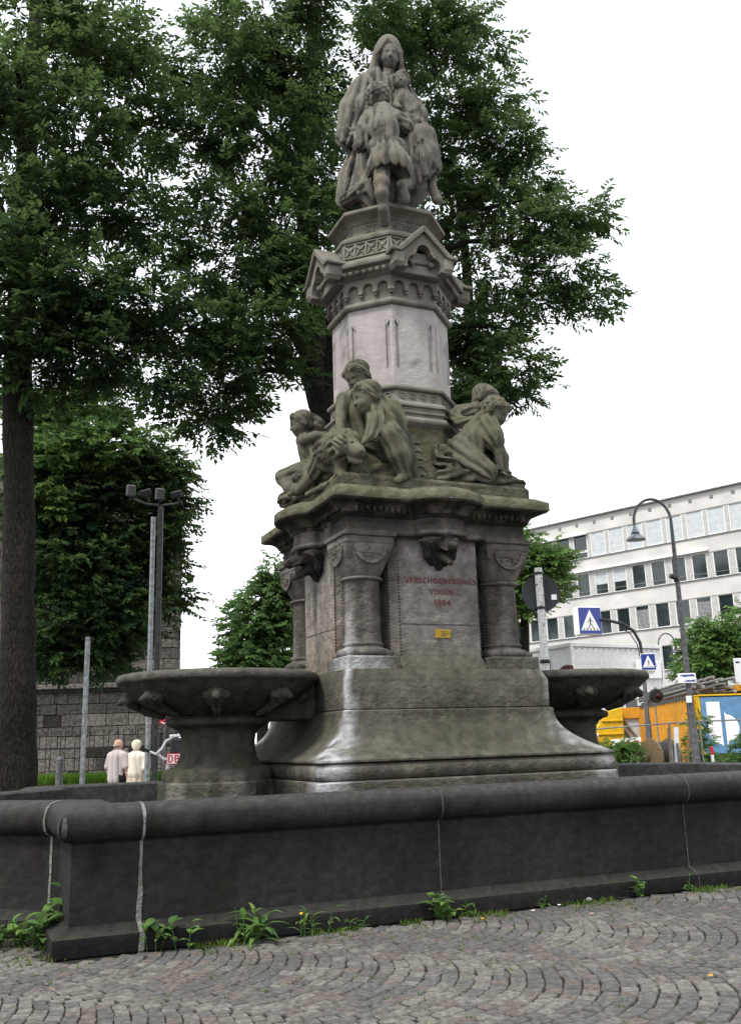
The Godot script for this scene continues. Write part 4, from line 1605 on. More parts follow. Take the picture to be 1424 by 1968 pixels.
	for e in [[Vector3(-0.197, 10.183, 0.230), Vector3(-0.308, 9.754, 0.350), Vector3(-0.394, 9.353, 0.420)], [Vector3(-0.275, 10.265, 0.170), Vector3(-0.400, 9.786, 0.310), Vector3(-0.514, 9.392, 0.370)], [Vector3(-0.092, 10.337, 0.220), Vector3(0.014, 10.041, 0.300)], [Vector3(0.197, 10.309, 0.200), Vector3(0.071, 10.039, 0.300)], [Vector3(-0.187, 8.990, 0.480), Vector3(-0.237, 8.658, 0.600), Vector3(-0.270, 8.465, 0.580)], [Vector3(-0.382, 9.117, 0.300), Vector3(-0.458, 8.717, 0.460), Vector3(-0.531, 8.463, 0.500)], [Vector3(0.499, 9.178, 0.650), Vector3(0.543, 8.937, 0.660), Vector3(0.586, 8.742, 0.580)], [Vector3(0.448, 9.126, 0.660), Vector3(0.471, 8.856, 0.670), Vector3(0.487, 8.669, 0.580)], [Vector3(0.399, 9.072, 0.640), Vector3(0.387, 8.804, 0.660), Vector3(0.397, 8.617, 0.570)], [Vector3(0.328, 8.985, 0.600), Vector3(0.305, 8.766, 0.640), Vector3(0.322, 8.626, 0.560)], [Vector3(-0.178, 8.579, 0.600), Vector3(-0.352, 8.478, 0.540)]]:
		w.groove(e, 0.021)
	var wh := Carve.new()
	wh.head(Vector3(0.135, 10.963, 0.040), look(6, 14, -4), 0.44, "", false)
	wh.hand(Vector3(0.295, 9.672, 0.500), look(-75, 5, 10), 0.075, 0.7, -1.0)
	carved("seated_woman", [[w, 0.019], [wh, 0.01]], "figure", M.figure_stone, top)
	var c := Carve.new()
	c.chain([Vector3(0.309, 10.224, 0.240), Vector3(0.329, 10.019, 0.270), Vector3(0.365, 9.830, 0.280)], [0.075, 0.105, 0.12], 0.04, [0.008, 6, 1.0])
	c.chain([Vector3(0.254, 10.130, 0.280), Vector3(0.188, 9.941, 0.360), Vector3(0.232, 9.832, 0.460)], [0.055, 0.045, 0.035], 0.03)
	c.chain([Vector3(0.405, 10.123, 0.260), Vector3(0.470, 9.966, 0.280), Vector3(0.386, 9.784, 0.420)], [0.055, 0.05, 0.035], 0.03)
	c.chain([Vector3(0.375, 9.776, 0.320), Vector3(0.461, 9.574, 0.450), Vector3(0.413, 9.443, 0.480)], [0.085, 0.065, 0.045], 0.03)
	c.limb(Vector3(0.283, 10.292, 0.240), Vector3(0.293, 10.192, 0.240), 0.06, 0.06, 0.03)
	var ch := Carve.new()
	ch.head(Vector3(0.278, 10.385, 0.270), look(-8, 4, 6), 0.27, "curly")
	carved("child_in_arms", [[c, 0.016], [ch, 0.009]], "figure", M.figure_stone, top)
	var b := Carve.new()
	b.chain([Vector3(-0.017, 9.565, 0.660), Vector3(0.001, 9.288, 0.740), Vector3(0.019, 9.027, 0.780)], [0.17, 0.185, 0.165], 0.05, [0.006, 7, 0.4])
	b.limb(Vector3(-0.169, 9.561, 0.630), Vector3(0.162, 9.550, 0.630), 0.1, 0.1, 0.06)
	for k in 3:
		b.chain([Vector3(-0.170, 9.527, 0.720), Vector3(-0.027, 9.298, 0.900) + Vector3(0, -0.074 * k, 0), Vector3(0.173, 9.515, 0.720)], [0.03, 0.034, 0.03], 0.03)
	b.chain([Vector3(-0.198, 9.538, 0.620), Vector3(-0.287, 9.292, 0.660), Vector3(-0.319, 9.080, 0.720)], [0.1, 0.095, 0.09], 0.05, [0.014, 6, 1.5])
	b.limb(Vector3(-0.312, 9.095, 0.720), Vector3(-0.235, 9.191, 0.600), 0.06, 0.05, 0.03)
	b.chain([Vector3(0.189, 9.524, 0.620), Vector3(0.304, 9.432, 0.600), Vector3(0.294, 9.640, 0.500)], [0.1, 0.085, 0.06], 0.05, [0.012, 6, 1.5])
	b.limb(Vector3(-0.104, 8.987, 0.800), Vector3(0.153, 8.978, 0.800), 0.13, 0.13, 0.03)
	b.chain([Vector3(-0.158, 8.963, 0.860), Vector3(0.012, 8.856, 0.985), Vector3(0.197, 8.951, 0.860)], [0.028, 0.028, 0.028], 0.008)
	b.limb(Vector3(0.023, 8.952, 0.800), Vector3(0.047, 8.666, 0.840), 0.17, 0.285, 0.03, [0.02, 13, 0.0])
	b.cut(Vector3(0.041, 8.486, 0.840), Vector3(0.27, 0.2, 0.27), 0.02)
	b.blob(Vector3(-0.136, 8.818, 0.960), Vector3(0.055, 0.06, 0.05), 0.02)
	b.chain([Vector3(-0.163, 8.775, 0.980), Vector3(-0.222, 8.583, 0.980)], [0.025, 0.015], 0.02)
	b.chain([Vector3(-0.047, 8.656, 0.860), Vector3(-0.063, 8.389, 0.950)], [0.125, 0.095], 0.04)
	b.chain([Vector3(-0.070, 8.368, 0.960), Vector3(-0.062, 8.220, 0.960), Vector3(-0.046, 8.078, 0.880)], [0.088, 0.09, 0.065], 0.02)
	b.limb(Vector3(-0.077, 8.368, 0.960), Vector3(-0.031, 8.360, 0.970), 0.094, 0.09, 0.02)
	b.limb(Vector3(-0.048, 8.036, 0.900), Vector3(-0.036, 7.955, 0.740), 0.07, 0.075, 0.03)
	b.chain([Vector3(0.209, 8.704, 0.820), Vector3(0.276, 8.563, 0.660)], [0.13, 0.11], 0.04)
	b.chain([Vector3(0.296, 8.547, 0.660), Vector3(0.197, 8.393, 0.860)], [0.09, 0.07], 0.03)
	b.chain([Vector3(0.182, 8.368, 0.900), Vector3(0.225, 8.224, 0.820)], [0.07, 0.075], 0.03)
	b.limb(Vector3(-0.033, 9.715, 0.640), Vector3(-0.029, 9.628, 0.640), 0.09, 0.1, 0.04)
	b.groove([Vector3(-0.154, 8.869, 0.930), Vector3(0.010, 8.793, 1.000), Vector3(0.200, 8.864, 0.920)], 0.018)
	b.groove([Vector3(0.018, 9.228, 0.930), Vector3(0.014, 8.918, 0.960)], 0.014)
	b.groove([Vector3(-0.111, 9.199, 0.870), Vector3(-0.091, 8.963, 0.900)], 0.014)
	b.groove([Vector3(0.132, 9.191, 0.870), Vector3(0.123, 8.956, 0.900)], 0.014)
	var bh := Carve.new()
	bh.head(Vector3(-0.043, 9.850, 0.620), look(165, -22, 0), 0.37, "curly")
	carved("climbing_boy", [[b, 0.016], [bh, 0.011]], "figure", M.figure_stone, top)

	# two boys over a beast on the near corner
	var near := thing("statue_group", "mossy stone group of two boys bending over a shaggy animal on the nearest pedestal corner", "statue", Vector3(FOUNTAIN.x, 0, FOUNTAIN.z), 0.0, "stone children on the pedestal corners")
	var a1 := Carve.new()
	a1.chain([Vector3(-0.423, 5.508, 0.980), Vector3(-0.404, 5.251, 1.000), Vector3(-0.376, 4.933, 0.980)], [0.14, 0.17, 0.19], 0.05, [0.014, 8, 1.0])
	a1.limb(Vector3(-0.565, 5.471, 1.020), Vector3(-0.238, 5.447, 1.020), 0.085, 0.09, 0.05)
	a1.chain([Vector3(-0.602, 5.452, 1.040), Vector3(-0.640, 5.203, 1.160), Vector3(-0.640, 4.952, 1.300)], [0.095, 0.072, 0.052], 0.03)
	a1.chain([Vector3(-0.226, 5.427, 1.040), Vector3(-0.017, 5.298, 1.160), Vector3(0.065, 5.076, 1.240)], [0.085, 0.075, 0.07], 0.04, [0.008, 6, 1.0])
	a1.chain([Vector3(0.065, 5.076, 1.240), Vector3(-0.003, 4.894, 1.300), Vector3(-0.060, 5.001, 1.360)], [0.07, 0.06, 0.045], 0.03)
	a1.limb(Vector3(-0.419, 5.604, 1.020), Vector3(-0.410, 5.513, 1.000), 0.07, 0.08, 0.03)
	a1.chain([Vector3(-0.621, 4.887, 1.050), Vector3(-0.790, 4.763, 1.120), Vector3(-0.941, 4.635, 0.860)], [0.17, 0.155, 0.105], 0.04, [0.012, 8, 0.4])
	a1.chain([Vector3(-0.929, 4.634, 0.860), Vector3(-1.096, 4.545, 0.620), Vector3(-1.219, 4.483, 0.500)], [0.095, 0.07, 0.05], 0.02)
	a1.limb(Vector3(-1.207, 4.489, 0.500), Vector3(-1.312, 4.464, 0.460), 0.042, 0.03, 0.03)
	a1.limb(Vector3(-0.640, 4.952, 1.300), Vector3(-0.610, 4.869, 1.360), 0.045, 0.035, 0.03)
	var a1h := Carve.new()
	a1h.head(Vector3(-0.440, 5.721, 1.060), look(-38, 30, 8), 0.355, "short")
	a1h.hand(Vector3(-0.615, 4.919, 1.360), look(60, 60, 0), 0.075, 0.8, 1.0)
	carved("standing_boy", [[a1, 0.018], [a1h, 0.0105]], "mossy", M.figure_stone, near)
	var a2 := Carve.new()
	a2.chain([Vector3(-0.183, 5.231, 1.220), Vector3(-0.117, 5.050, 1.220), Vector3(-0.027, 4.814, 1.120)], [0.17, 0.2, 0.21], 0.05, [0.018, 10, 0.5])
	a2.chain([Vector3(-0.233, 5.177, 1.340), Vector3(-0.227, 5.005, 1.420), Vector3(-0.284, 4.863, 1.460)], [0.115, 0.1, 0.075], 0.04, [0.014, 7, 0.8])
	a2.limb(Vector3(-0.278, 4.875, 1.460), Vector3(-0.380, 4.773, 1.500), 0.05, 0.038, 0.03)
	a2.limb(Vector3(-0.266, 5.288, 1.280), Vector3(-0.232, 5.231, 1.260), 0.075, 0.085, 0.03)
	a2.chain([Vector3(0.013, 4.737, 1.120), Vector3(-0.083, 4.871, 1.380)], [0.17, 0.13], 0.04, [0.014, 8, 0.3])
	a2.chain([Vector3(-0.083, 4.876, 1.400), Vector3(-0.002, 4.658, 1.380), Vector3(0.070, 4.445, 1.260)], [0.13, 0.11, 0.08], 0.04, [0.012, 7, 0.3])
	a2.chain([Vector3(-0.004, 4.845, 1.220), Vector3(0.073, 4.655, 1.220), Vector3(0.153, 4.450, 1.100)], [0.13, 0.12, 0.1], 0.04, [0.014, 6, 0.6])
	a2.limb(Vector3(0.063, 4.427, 1.280), Vector3(-0.025, 4.335, 1.400), 0.05, 0.04, 0.03)
	for k in 5:
		a2.limb(Vector3(0.126, 4.924, 1.000) + Vector3(0.018, -0.095, 0) * k, Vector3(0.249, 4.901, 0.980) + Vector3(0.012, -0.1, 0) * k, 0.05, 0.035, 0.03, [0.01, 5, 1.0])
	var a2h := Carve.new()
	a2h.head(Vector3(-0.348, 5.338, 1.360), look(-62, 16, 4), 0.375, "short")
	a2h.hand(Vector3(-0.397, 4.768, 1.500), look(-70, 40, 0), 0.075, 0.8, 1.0)
	carved("kneeling_boy", [[a2, 0.018], [a2h, 0.0105]], "mossy", M.figure_stone, near)
	var dog := Carve.new()
	dog.chain([Vector3(-0.791, 4.794, 1.100), Vector3(-0.677, 4.803, 1.220), Vector3(-0.588, 4.788, 1.360)], [0.17, 0.19, 0.17], 0.05, [0.02, 13, 1.5])
	dog.blob(Vector3(-0.568, 4.774, 1.460), Vector3(0.155, 0.14, 0.14), 0.04, Basis(), [0.016, 11, 2.0])
	dog.limb(Vector3(-0.526, 4.710, 1.540), Vector3(-0.434, 4.616, 1.640), 0.1, 0.075, 0.03)
	dog.limb(Vector3(-0.507, 4.588, 1.500), Vector3(-0.443, 4.526, 1.580), 0.065, 0.045, 0.02)
	dog.blob(Vector3(-0.410, 4.608, 1.700), Vector3(0.03, 0.024, 0.024), 0.01)
	dog.cut(Vector3(-0.507, 4.715, 1.620), Vector3(0.026, 0.018, 0.03), 0.01)
	dog.cut(Vector3(-0.593, 4.717, 1.620), Vector3(0.026, 0.018, 0.03), 0.01)
	dog.limb(Vector3(-0.638, 4.819, 1.440), Vector3(-0.669, 4.642, 1.500), 0.05, 0.03, 0.03)
	dog.limb(Vector3(-0.478, 4.863, 1.440), Vector3(-0.404, 4.793, 1.420), 0.04, 0.03, 0.03)
	dog.chain([Vector3(-0.647, 4.653, 1.300), Vector3(-0.651, 4.505, 1.280), Vector3(-0.597, 4.365, 1.400)], [0.1, 0.06, 0.045], 0.03)
	dog.chain([Vector3(-0.478, 4.628, 1.200), Vector3(-0.385, 4.478, 1.280), Vector3(-0.328, 4.369, 1.380)], [0.08, 0.055, 0.045], 0.03)
	dog.chain([Vector3(-0.766, 4.793, 1.100), Vector3(-0.856, 4.669, 1.060), Vector3(-0.715, 4.547, 1.140)], [0.12, 0.09, 0.05], 0.04)
	dog.chain([Vector3(-0.668, 4.500, 1.300), Vector3(-0.745, 4.407, 1.200), Vector3(-0.876, 4.397, 1.000), Vector3(-1.079, 4.394, 0.700)], [0.03, 0.04, 0.04, 0.03], 0.03)
	carved("shaggy_animal", [[dog, 0.015]], "mossy", M.figure_stone, near)
	var rock := Carve.new()
	rock.chain([Vector3(-0.756, 4.573, 0.900), Vector3(-0.445, 4.536, 1.150), Vector3(-0.026, 4.493, 1.100), Vector3(0.232, 4.615, 0.800)], [0.1, 0.12, 0.11, 0.1], 0.08, [0.02, 5, 3.0])
	rock.limb(Vector3(-1.035, 4.537, 0.400), Vector3(-0.756, 4.573, 0.900), 0.05, 0.1, 0.06)
	rock.blob(Vector3(-0.351, 4.750, 0.950), Vector3(0.3, 0.3, 0.25), 0.08, Basis(), [0.03, 6, 2.0])
	rock.chain([Vector3(0.232, 4.615, 0.800), Vector3(0.450, 4.507, 0.700)], [0.09, 0.05], 0.06)
	carved("rock_base", [[rock, 0.022]], "mossy", M.figure_stone, near)

	var left := thing("statue_group", "stone long-haired girl seen in profile crouching on the left pedestal corner", "statue", Vector3(FOUNTAIN.x, 0, FOUNTAIN.z), 0.0, "stone children on the pedestal corners")
	var g := Carve.new()
	g.chain([Vector3(-1.152, 5.382, -0.300), Vector3(-1.102, 5.221, -0.340), Vector3(-1.038, 4.988, -0.360)], [0.12, 0.13, 0.15], 0.05, [0.016, 8, 1.2])
	g.limb(Vector3(-1.204, 5.449, -0.280), Vector3(-1.231, 5.523, -0.280), 0.065, 0.06, 0.03)
	g.chain([Vector3(-1.169, 5.352, -0.160), Vector3(-1.014, 5.378, -0.080), Vector3(-0.851, 5.380, -0.060)], [0.075, 0.06, 0.045], 0.04)
	g.chain([Vector3(-0.864, 5.367, -0.060), Vector3(-0.728, 5.518, -0.100), Vector3(-0.681, 5.580, -0.160)], [0.05, 0.04, 0.04], 0.03)
	g.chain([Vector3(-1.064, 5.304, -0.200), Vector3(-1.021, 5.094, -0.120), Vector3(-1.140, 4.905, -0.060)], [0.07, 0.055, 0.04], 0.04)
	g.chain([Vector3(-1.021, 4.970, -0.300), Vector3(-1.218, 4.927, -0.200), Vector3(-1.435, 4.863, -0.200)], [0.15, 0.13, 0.1], 0.04, [0.012, 6, 1.0])
	g.chain([Vector3(-1.449, 4.864, -0.200), Vector3(-1.360, 4.694, -0.100), Vector3(-1.308, 4.575, -0.100)], [0.1, 0.075, 0.05], 0.04)
	g.limb(Vector3(-1.321, 4.583, -0.100), Vector3(-1.463, 4.547, -0.050), 0.045, 0.03, 0.03)
	g.chain([Vector3(-0.982, 4.912, -0.100), Vector3(-1.110, 4.764, 0.020), Vector3(-1.222, 4.636, 0.050)], [0.11, 0.09, 0.05], 0.04, [0.012, 6, 1.0])
	g.chain([Vector3(-1.071, 4.803, -0.200), Vector3(-1.200, 4.641, -0.100), Vector3(-1.377, 4.569, -0.200)], [0.12, 0.1, 0.07], 0.05, [0.02, 6, 2.0])
	g.blob(Vector3(-1.216, 4.795, 0.020), Vector3(0.07, 0.05, 0.06), 0.02, Basis(), [0.015, 5, 2.0])
	g.chain([Vector3(-1.152, 5.663, -0.360), Vector3(-1.029, 5.608, -0.380), Vector3(-0.948, 5.539, -0.400)], [0.14, 0.12, 0.08], 0.05, [0.016, 9, 1.0])
	var gh := Carve.new()
	gh.head(Vector3(-1.223, 5.609, -0.280), look(-78, 14, 0), 0.34, "short")
	carved("crouching_girl", [[g, 0.017], [gh, 0.011]], "child", M.figure_stone, left)
	var lr := Carve.new()
	lr.chain([Vector3(-0.931, 4.771, -0.100), Vector3(-1.211, 4.681, -0.250), Vector3(-1.438, 4.595, -0.350)], [0.12, 0.1, 0.09], 0.06, [0.02, 5, 2.0])
	lr.limb(Vector3(-0.792, 5.011, -0.100), Vector3(-0.726, 5.354, -0.300), 0.2, 0.15, 0.06, [0.02, 7, 2.0])
	carved("rock_base", [[lr, 0.022]], "mossy", M.carved_stone, left)

	var right := thing("statue_group", "stone pair of kneeling children huddled together on the right pedestal corner", "statue", Vector3(FOUNTAIN.x, 0, FOUNTAIN.z), 0.0, "stone children on the pedestal corners")
	var r1 := Carve.new()
	r1.chain([Vector3(1.083, 5.483, 0.360), Vector3(1.092, 5.235, 0.320), Vector3(1.104, 4.833, 0.300)], [0.14, 0.16, 0.16], 0.05, [0.014, 8, 1.0])
	r1.chain([Vector3(0.978, 5.479, 0.420), Vector3(0.830, 5.477, 0.400), Vector3(0.746, 5.411, 0.440)], [0.085, 0.08, 0.075], 0.05, [0.012, 6, 1.5])
	r1.chain([Vector3(0.746, 5.411, 0.440), Vector3(0.807, 5.286, 0.560), Vector3(0.950, 5.273, 0.660)], [0.075, 0.065, 0.05], 0.04, [0.008, 6, 1.0])
	r1.limb(Vector3(0.950, 5.277, 0.670), Vector3(1.030, 5.290, 0.700), 0.048, 0.03, 0.03)
	r1.limb(Vector3(1.152, 5.550, 0.360), Vector3(1.122, 5.482, 0.360), 0.075, 0.085, 0.03)
	r1.chain([Vector3(1.222, 5.037, 0.500), Vector3(1.298, 4.803, 0.600), Vector3(1.321, 4.613, 0.620)], [0.1, 0.07, 0.045], 0.04)
	var r1h := Carve.new()
	r1h.head(Vector3(1.171, 5.647, 0.360), look(70, 18, -6), 0.345, "short")
	r1h.hand(Vector3(1.035, 5.287, 0.710), look(60, 25, 0), 0.07, 0.5, -1.0)
	carved("rear_child", [[r1, 0.018], [r1h, 0.0105]], "child", M.figure_stone, right)
	var r2 := Carve.new()
	r2.chain([Vector3(1.105, 5.235, 0.620), Vector3(1.011, 5.105, 0.600), Vector3(0.881, 4.954, 0.540)], [0.155, 0.185, 0.185], 0.05, [0.016, 9, 0.5])
	r2.chain([Vector3(0.781, 4.980, 0.680), Vector3(0.884, 4.892, 0.740), Vector3(1.009, 4.808, 0.700)], [0.03, 0.035, 0.03], 0.012)
	r2.limb(Vector3(0.994, 5.026, 0.720), Vector3(0.973, 4.869, 0.720), 0.12, 0.08, 0.05, [0.016, 5, 0.5])
	r2.chain([Vector3(1.128, 5.167, 0.720), Vector3(1.163, 5.027, 0.780), Vector3(1.184, 4.961, 0.780)], [0.125, 0.115, 0.105], 0.03, [0.016, 8, 0.6])
	r2.chain([Vector3(1.185, 4.974, 0.780), Vector3(1.214, 4.830, 0.780), Vector3(1.247, 4.614, 0.760)], [0.06, 0.05, 0.036], 0.03)
	r2.chain([Vector3(0.788, 4.911, 0.560), Vector3(0.901, 4.739, 0.680), Vector3(1.052, 4.581, 0.760)], [0.19, 0.17, 0.135], 0.03, [0.016, 9, 0.4])
	r2.chain([Vector3(1.073, 4.516, 0.760), Vector3(0.923, 4.603, 0.700), Vector3(0.774, 4.715, 0.600)], [0.095, 0.08, 0.055], 0.03)
	r2.limb(Vector3(0.761, 4.702, 0.600), Vector3(0.754, 4.592, 0.620), 0.05, 0.035, 0.03)
	r2.limb(Vector3(1.211, 5.299, 0.620), Vector3(1.157, 5.254, 0.620), 0.08, 0.09, 0.03)
	var r2h := Carve.new()
	r2h.head(Vector3(1.244, 5.365, 0.640), look(62, 32, -4), 0.365, "curly")
	r2h.hand(Vector3(1.263, 4.575, 0.760), look(40, 30, 0), 0.07, 0.3, 1.0)
	carved("front_child", [[r2, 0.018], [r2h, 0.0105]], "child", M.figure_stone, right)
	var rr := Carve.new()
	rr.chain([Vector3(0.541, 4.536, 0.750), Vector3(0.857, 4.540, 0.700), Vector3(1.240, 4.524, 0.620), Vector3(1.493, 4.484, 0.500)], [0.09, 0.1, 0.09, 0.06], 0.06, [0.018, 5, 2.0])
	rr.chain([Vector3(1.203, 4.594, 0.700), Vector3(1.332, 4.575, 0.660)], [0.06, 0.05], 0.04, [0.012, 5, 2.0])
	rr.limb(Vector3(0.565, 4.827, 0.600), Vector3(0.634, 4.693, 0.600), 0.14, 0.16, 0.06, [0.03, 7, 3.0])
	rr.limb(Vector3(0.926, 4.708, 0.400), Vector3(1.214, 4.699, 0.400), 0.14, 0.12, 0.06)
	carved("rock_base", [[rr, 0.022]], "mossy", M.carved_stone, right)


# ---------------------------------------------------------------- buildings
func build_church():
	var z := -29.0
	var edge: float = -6.006
	var church := thing("stone_church", "old church wall of pale and dark stone blocks behind the trees and fence", "church", Vector3(0, 0, z))
	var core := Mb.new()
	core.box(Vector3(edge - 5.5, 4.7, -0.42), Vector3(10.92, 9.7, 0.6))
	part("wall_core", core.done(), mat("core", lin(0.09, 0.085, 0.078), 1.0), church)
	var tones := [[0.27, 0.245, 0.215], [0.19, 0.175, 0.155], [0.13, 0.122, 0.11], [0.06, 0.056, 0.052], [0.33, 0.3, 0.265]]
	var mats := []
	for t in tones:
		var m: StandardMaterial3D = M.block.duplicate()
		m.resource_name = "stone_tone"
		m.albedo_color = lin(t[0], t[1], t[2])
		mats.append(m)
	var shapes := []
	for i in 5:
		var b := Mb.new()
		b.box(Vector3.ZERO, Vector3(1, 1, 1), 0.035)
		shapes.append(b.done())
	var y := 0.0
	var row := 0
	var placed := 0
	var far := Mb.new()
	while y < 9.4:
		var h: float = [0.3, 0.34, 0.27, 0.36][row % 4]
		var x := edge
		var low := y < 2.3 or y > 3.3
		while x > edge - 10.6:
			var l := rng.randf_range(0.38, 0.85)
			var proud := rng.randf_range(-0.012, 0.018) + (0.08 if y < 3.3 else 0.0)
			if x > edge - 4.2 and placed < 300:
				var o := part("stone_block", shapes[row % 5], mats[rng.randi() % 5 if low else 2], church, Vector3(x - l / 2, y + h / 2, -0.13 + proud))
				o.scale = Vector3(l - 0.016, h - 0.016, 0.3)
				placed += 1
			else:
				far.box(Vector3(x - l / 2, y + h / 2, -0.13 + proud), Vector3(l - 0.016, h - 0.016, 0.3), 0.012)
			x -= l
		# quoins on the return face
		var q := Mb.new()
		q.box(Vector3(edge - 0.06, y + h / 2, -0.5), Vector3(0.1, h - 0.016, 0.4), 0.012)
		part("quoin", q.done(), mats[row % 4], church)
		y += h
		row += 1
	var o := part("far_stone_blocks", far.done(), mats[1], church)
	o.set_meta("kind", "stuff")
	var m := Mb.new()
	m.box(Vector3(edge - 5.45, 3.36, 0.08), Vector3(11.0, 0.16, 0.3), 0.03)
	part("string_course", m.done(), mats[0], church)
	m = Mb.new()
	m.prism(PackedVector2Array([Vector2(0.1, 9.4), Vector2(0.1, 9.55), Vector2(-1.4, 10.7), Vector2(-11, 10.7), Vector2(-11, 9.4)]), 0.5, 0.0, -0.3)
	part("gable_slope", m.done(), mats[0], church, Vector3(edge, 0, 0))
	# iron fence on a raised green strip
	var lawn := Mb.new()
	lawn.box(Vector3(-7.5, 0.35, -26.2), Vector3(11.0, 0.7, 3.4), 0.05)
	var bank := part("lawn", lawn.done(), M.lawn, self)
	bank.set_meta("kind", "structure")
	bank.set_meta("label", "raised green strip at the foot of the church fence")
	grass_strip(Vector3(-7.5, 0.7, -25.6), 10.6, 1.7)
	var fence := thing("iron_fence", "dark wrought iron fence with round arched tops before the church", "fence", Vector3(0, 0.7, -26.4))
	var x0: float = -9.196
	var x1: float = -5.546
	var bar := Mb.new()
	bar.tube([Vector3(0, -0.1, 0), Vector3(0, 1.52, 0)], 0.011, 6)
	var bar_mesh := bar.done()
	var arch := Mb.new()
	var pts := []
	for k in 11:
		var a := PI * k / 10.0
		pts.append(Vector3(-0.13 + 0.13 * -cos(a) + 0.13, 1.2 + 0.13 * sin(a), 0))
	arch.tube(pts, 0.011, 6)
	var arch_mesh := arch.done()
	var x := x0
	while x < x1:
		part("bar", bar_mesh, M.iron, fence, Vector3(x, -0.18, 0))
		part("bar", bar_mesh, M.iron, fence, Vector3(x + 0.26, -0.18, 0))
		part("arch", arch_mesh, M.iron, fence, Vector3(x + 0.13, 0, 0))
		x += 0.39
	for h in [0.15, 0.85]:
		var r := Mb.new()
		r.box(Vector3((x0 + x1) / 2, h, 0), Vector3(x1 - x0 + 0.3, 0.035, 0.015))
		part("rail", r.done(), M.iron, fence)


func grass_strip(c: Vector3, l: float, w: float):
	var blade := Mb.new()
	for k in 5:
		var a := TAU * k / 5.0
		var d := Vector3(cos(a), 0, sin(a))
		var s := Vector3(-d.z, 0, d.x) * 0.012
		blade.tri(d * 0.02 - s, d * 0.02 + s, d * 0.09 + Vector3(0, 0.24, 0))
	var mm := MultiMesh.new()
	mm.transform_format = MultiMesh.TRANSFORM_3D
	mm.use_colors = true
	mm.mesh = blade.done()
	mm.instance_count = 3800
	for i in 3800:
		var p := c + Vector3(rng.randf_range(-l, l) * 0.5, -0.02, rng.randf_range(-w, w) * 0.5)
		mm.set_instance_transform(i, Transform3D(Basis(Vector3.UP, rng.randf() * TAU).scaled(Vector3.ONE * rng.randf_range(0.5, 1.25)), p))
		mm.set_instance_color(i, Color(0.8, 1.0, 0.6).lerp(Color(1.5, 1.5, 0.7), rng.randf()))
	var o := MultiMeshInstance3D.new()
	o.name = "grass"
	o.multimesh = mm
	o.material_override = M.leaf_light_1
	o.set_meta("kind", "stuff")
	o.set_meta("label", "tall bright green grass in front of the church fence")
	o.set_meta("category", "grass")
	add_child(o)


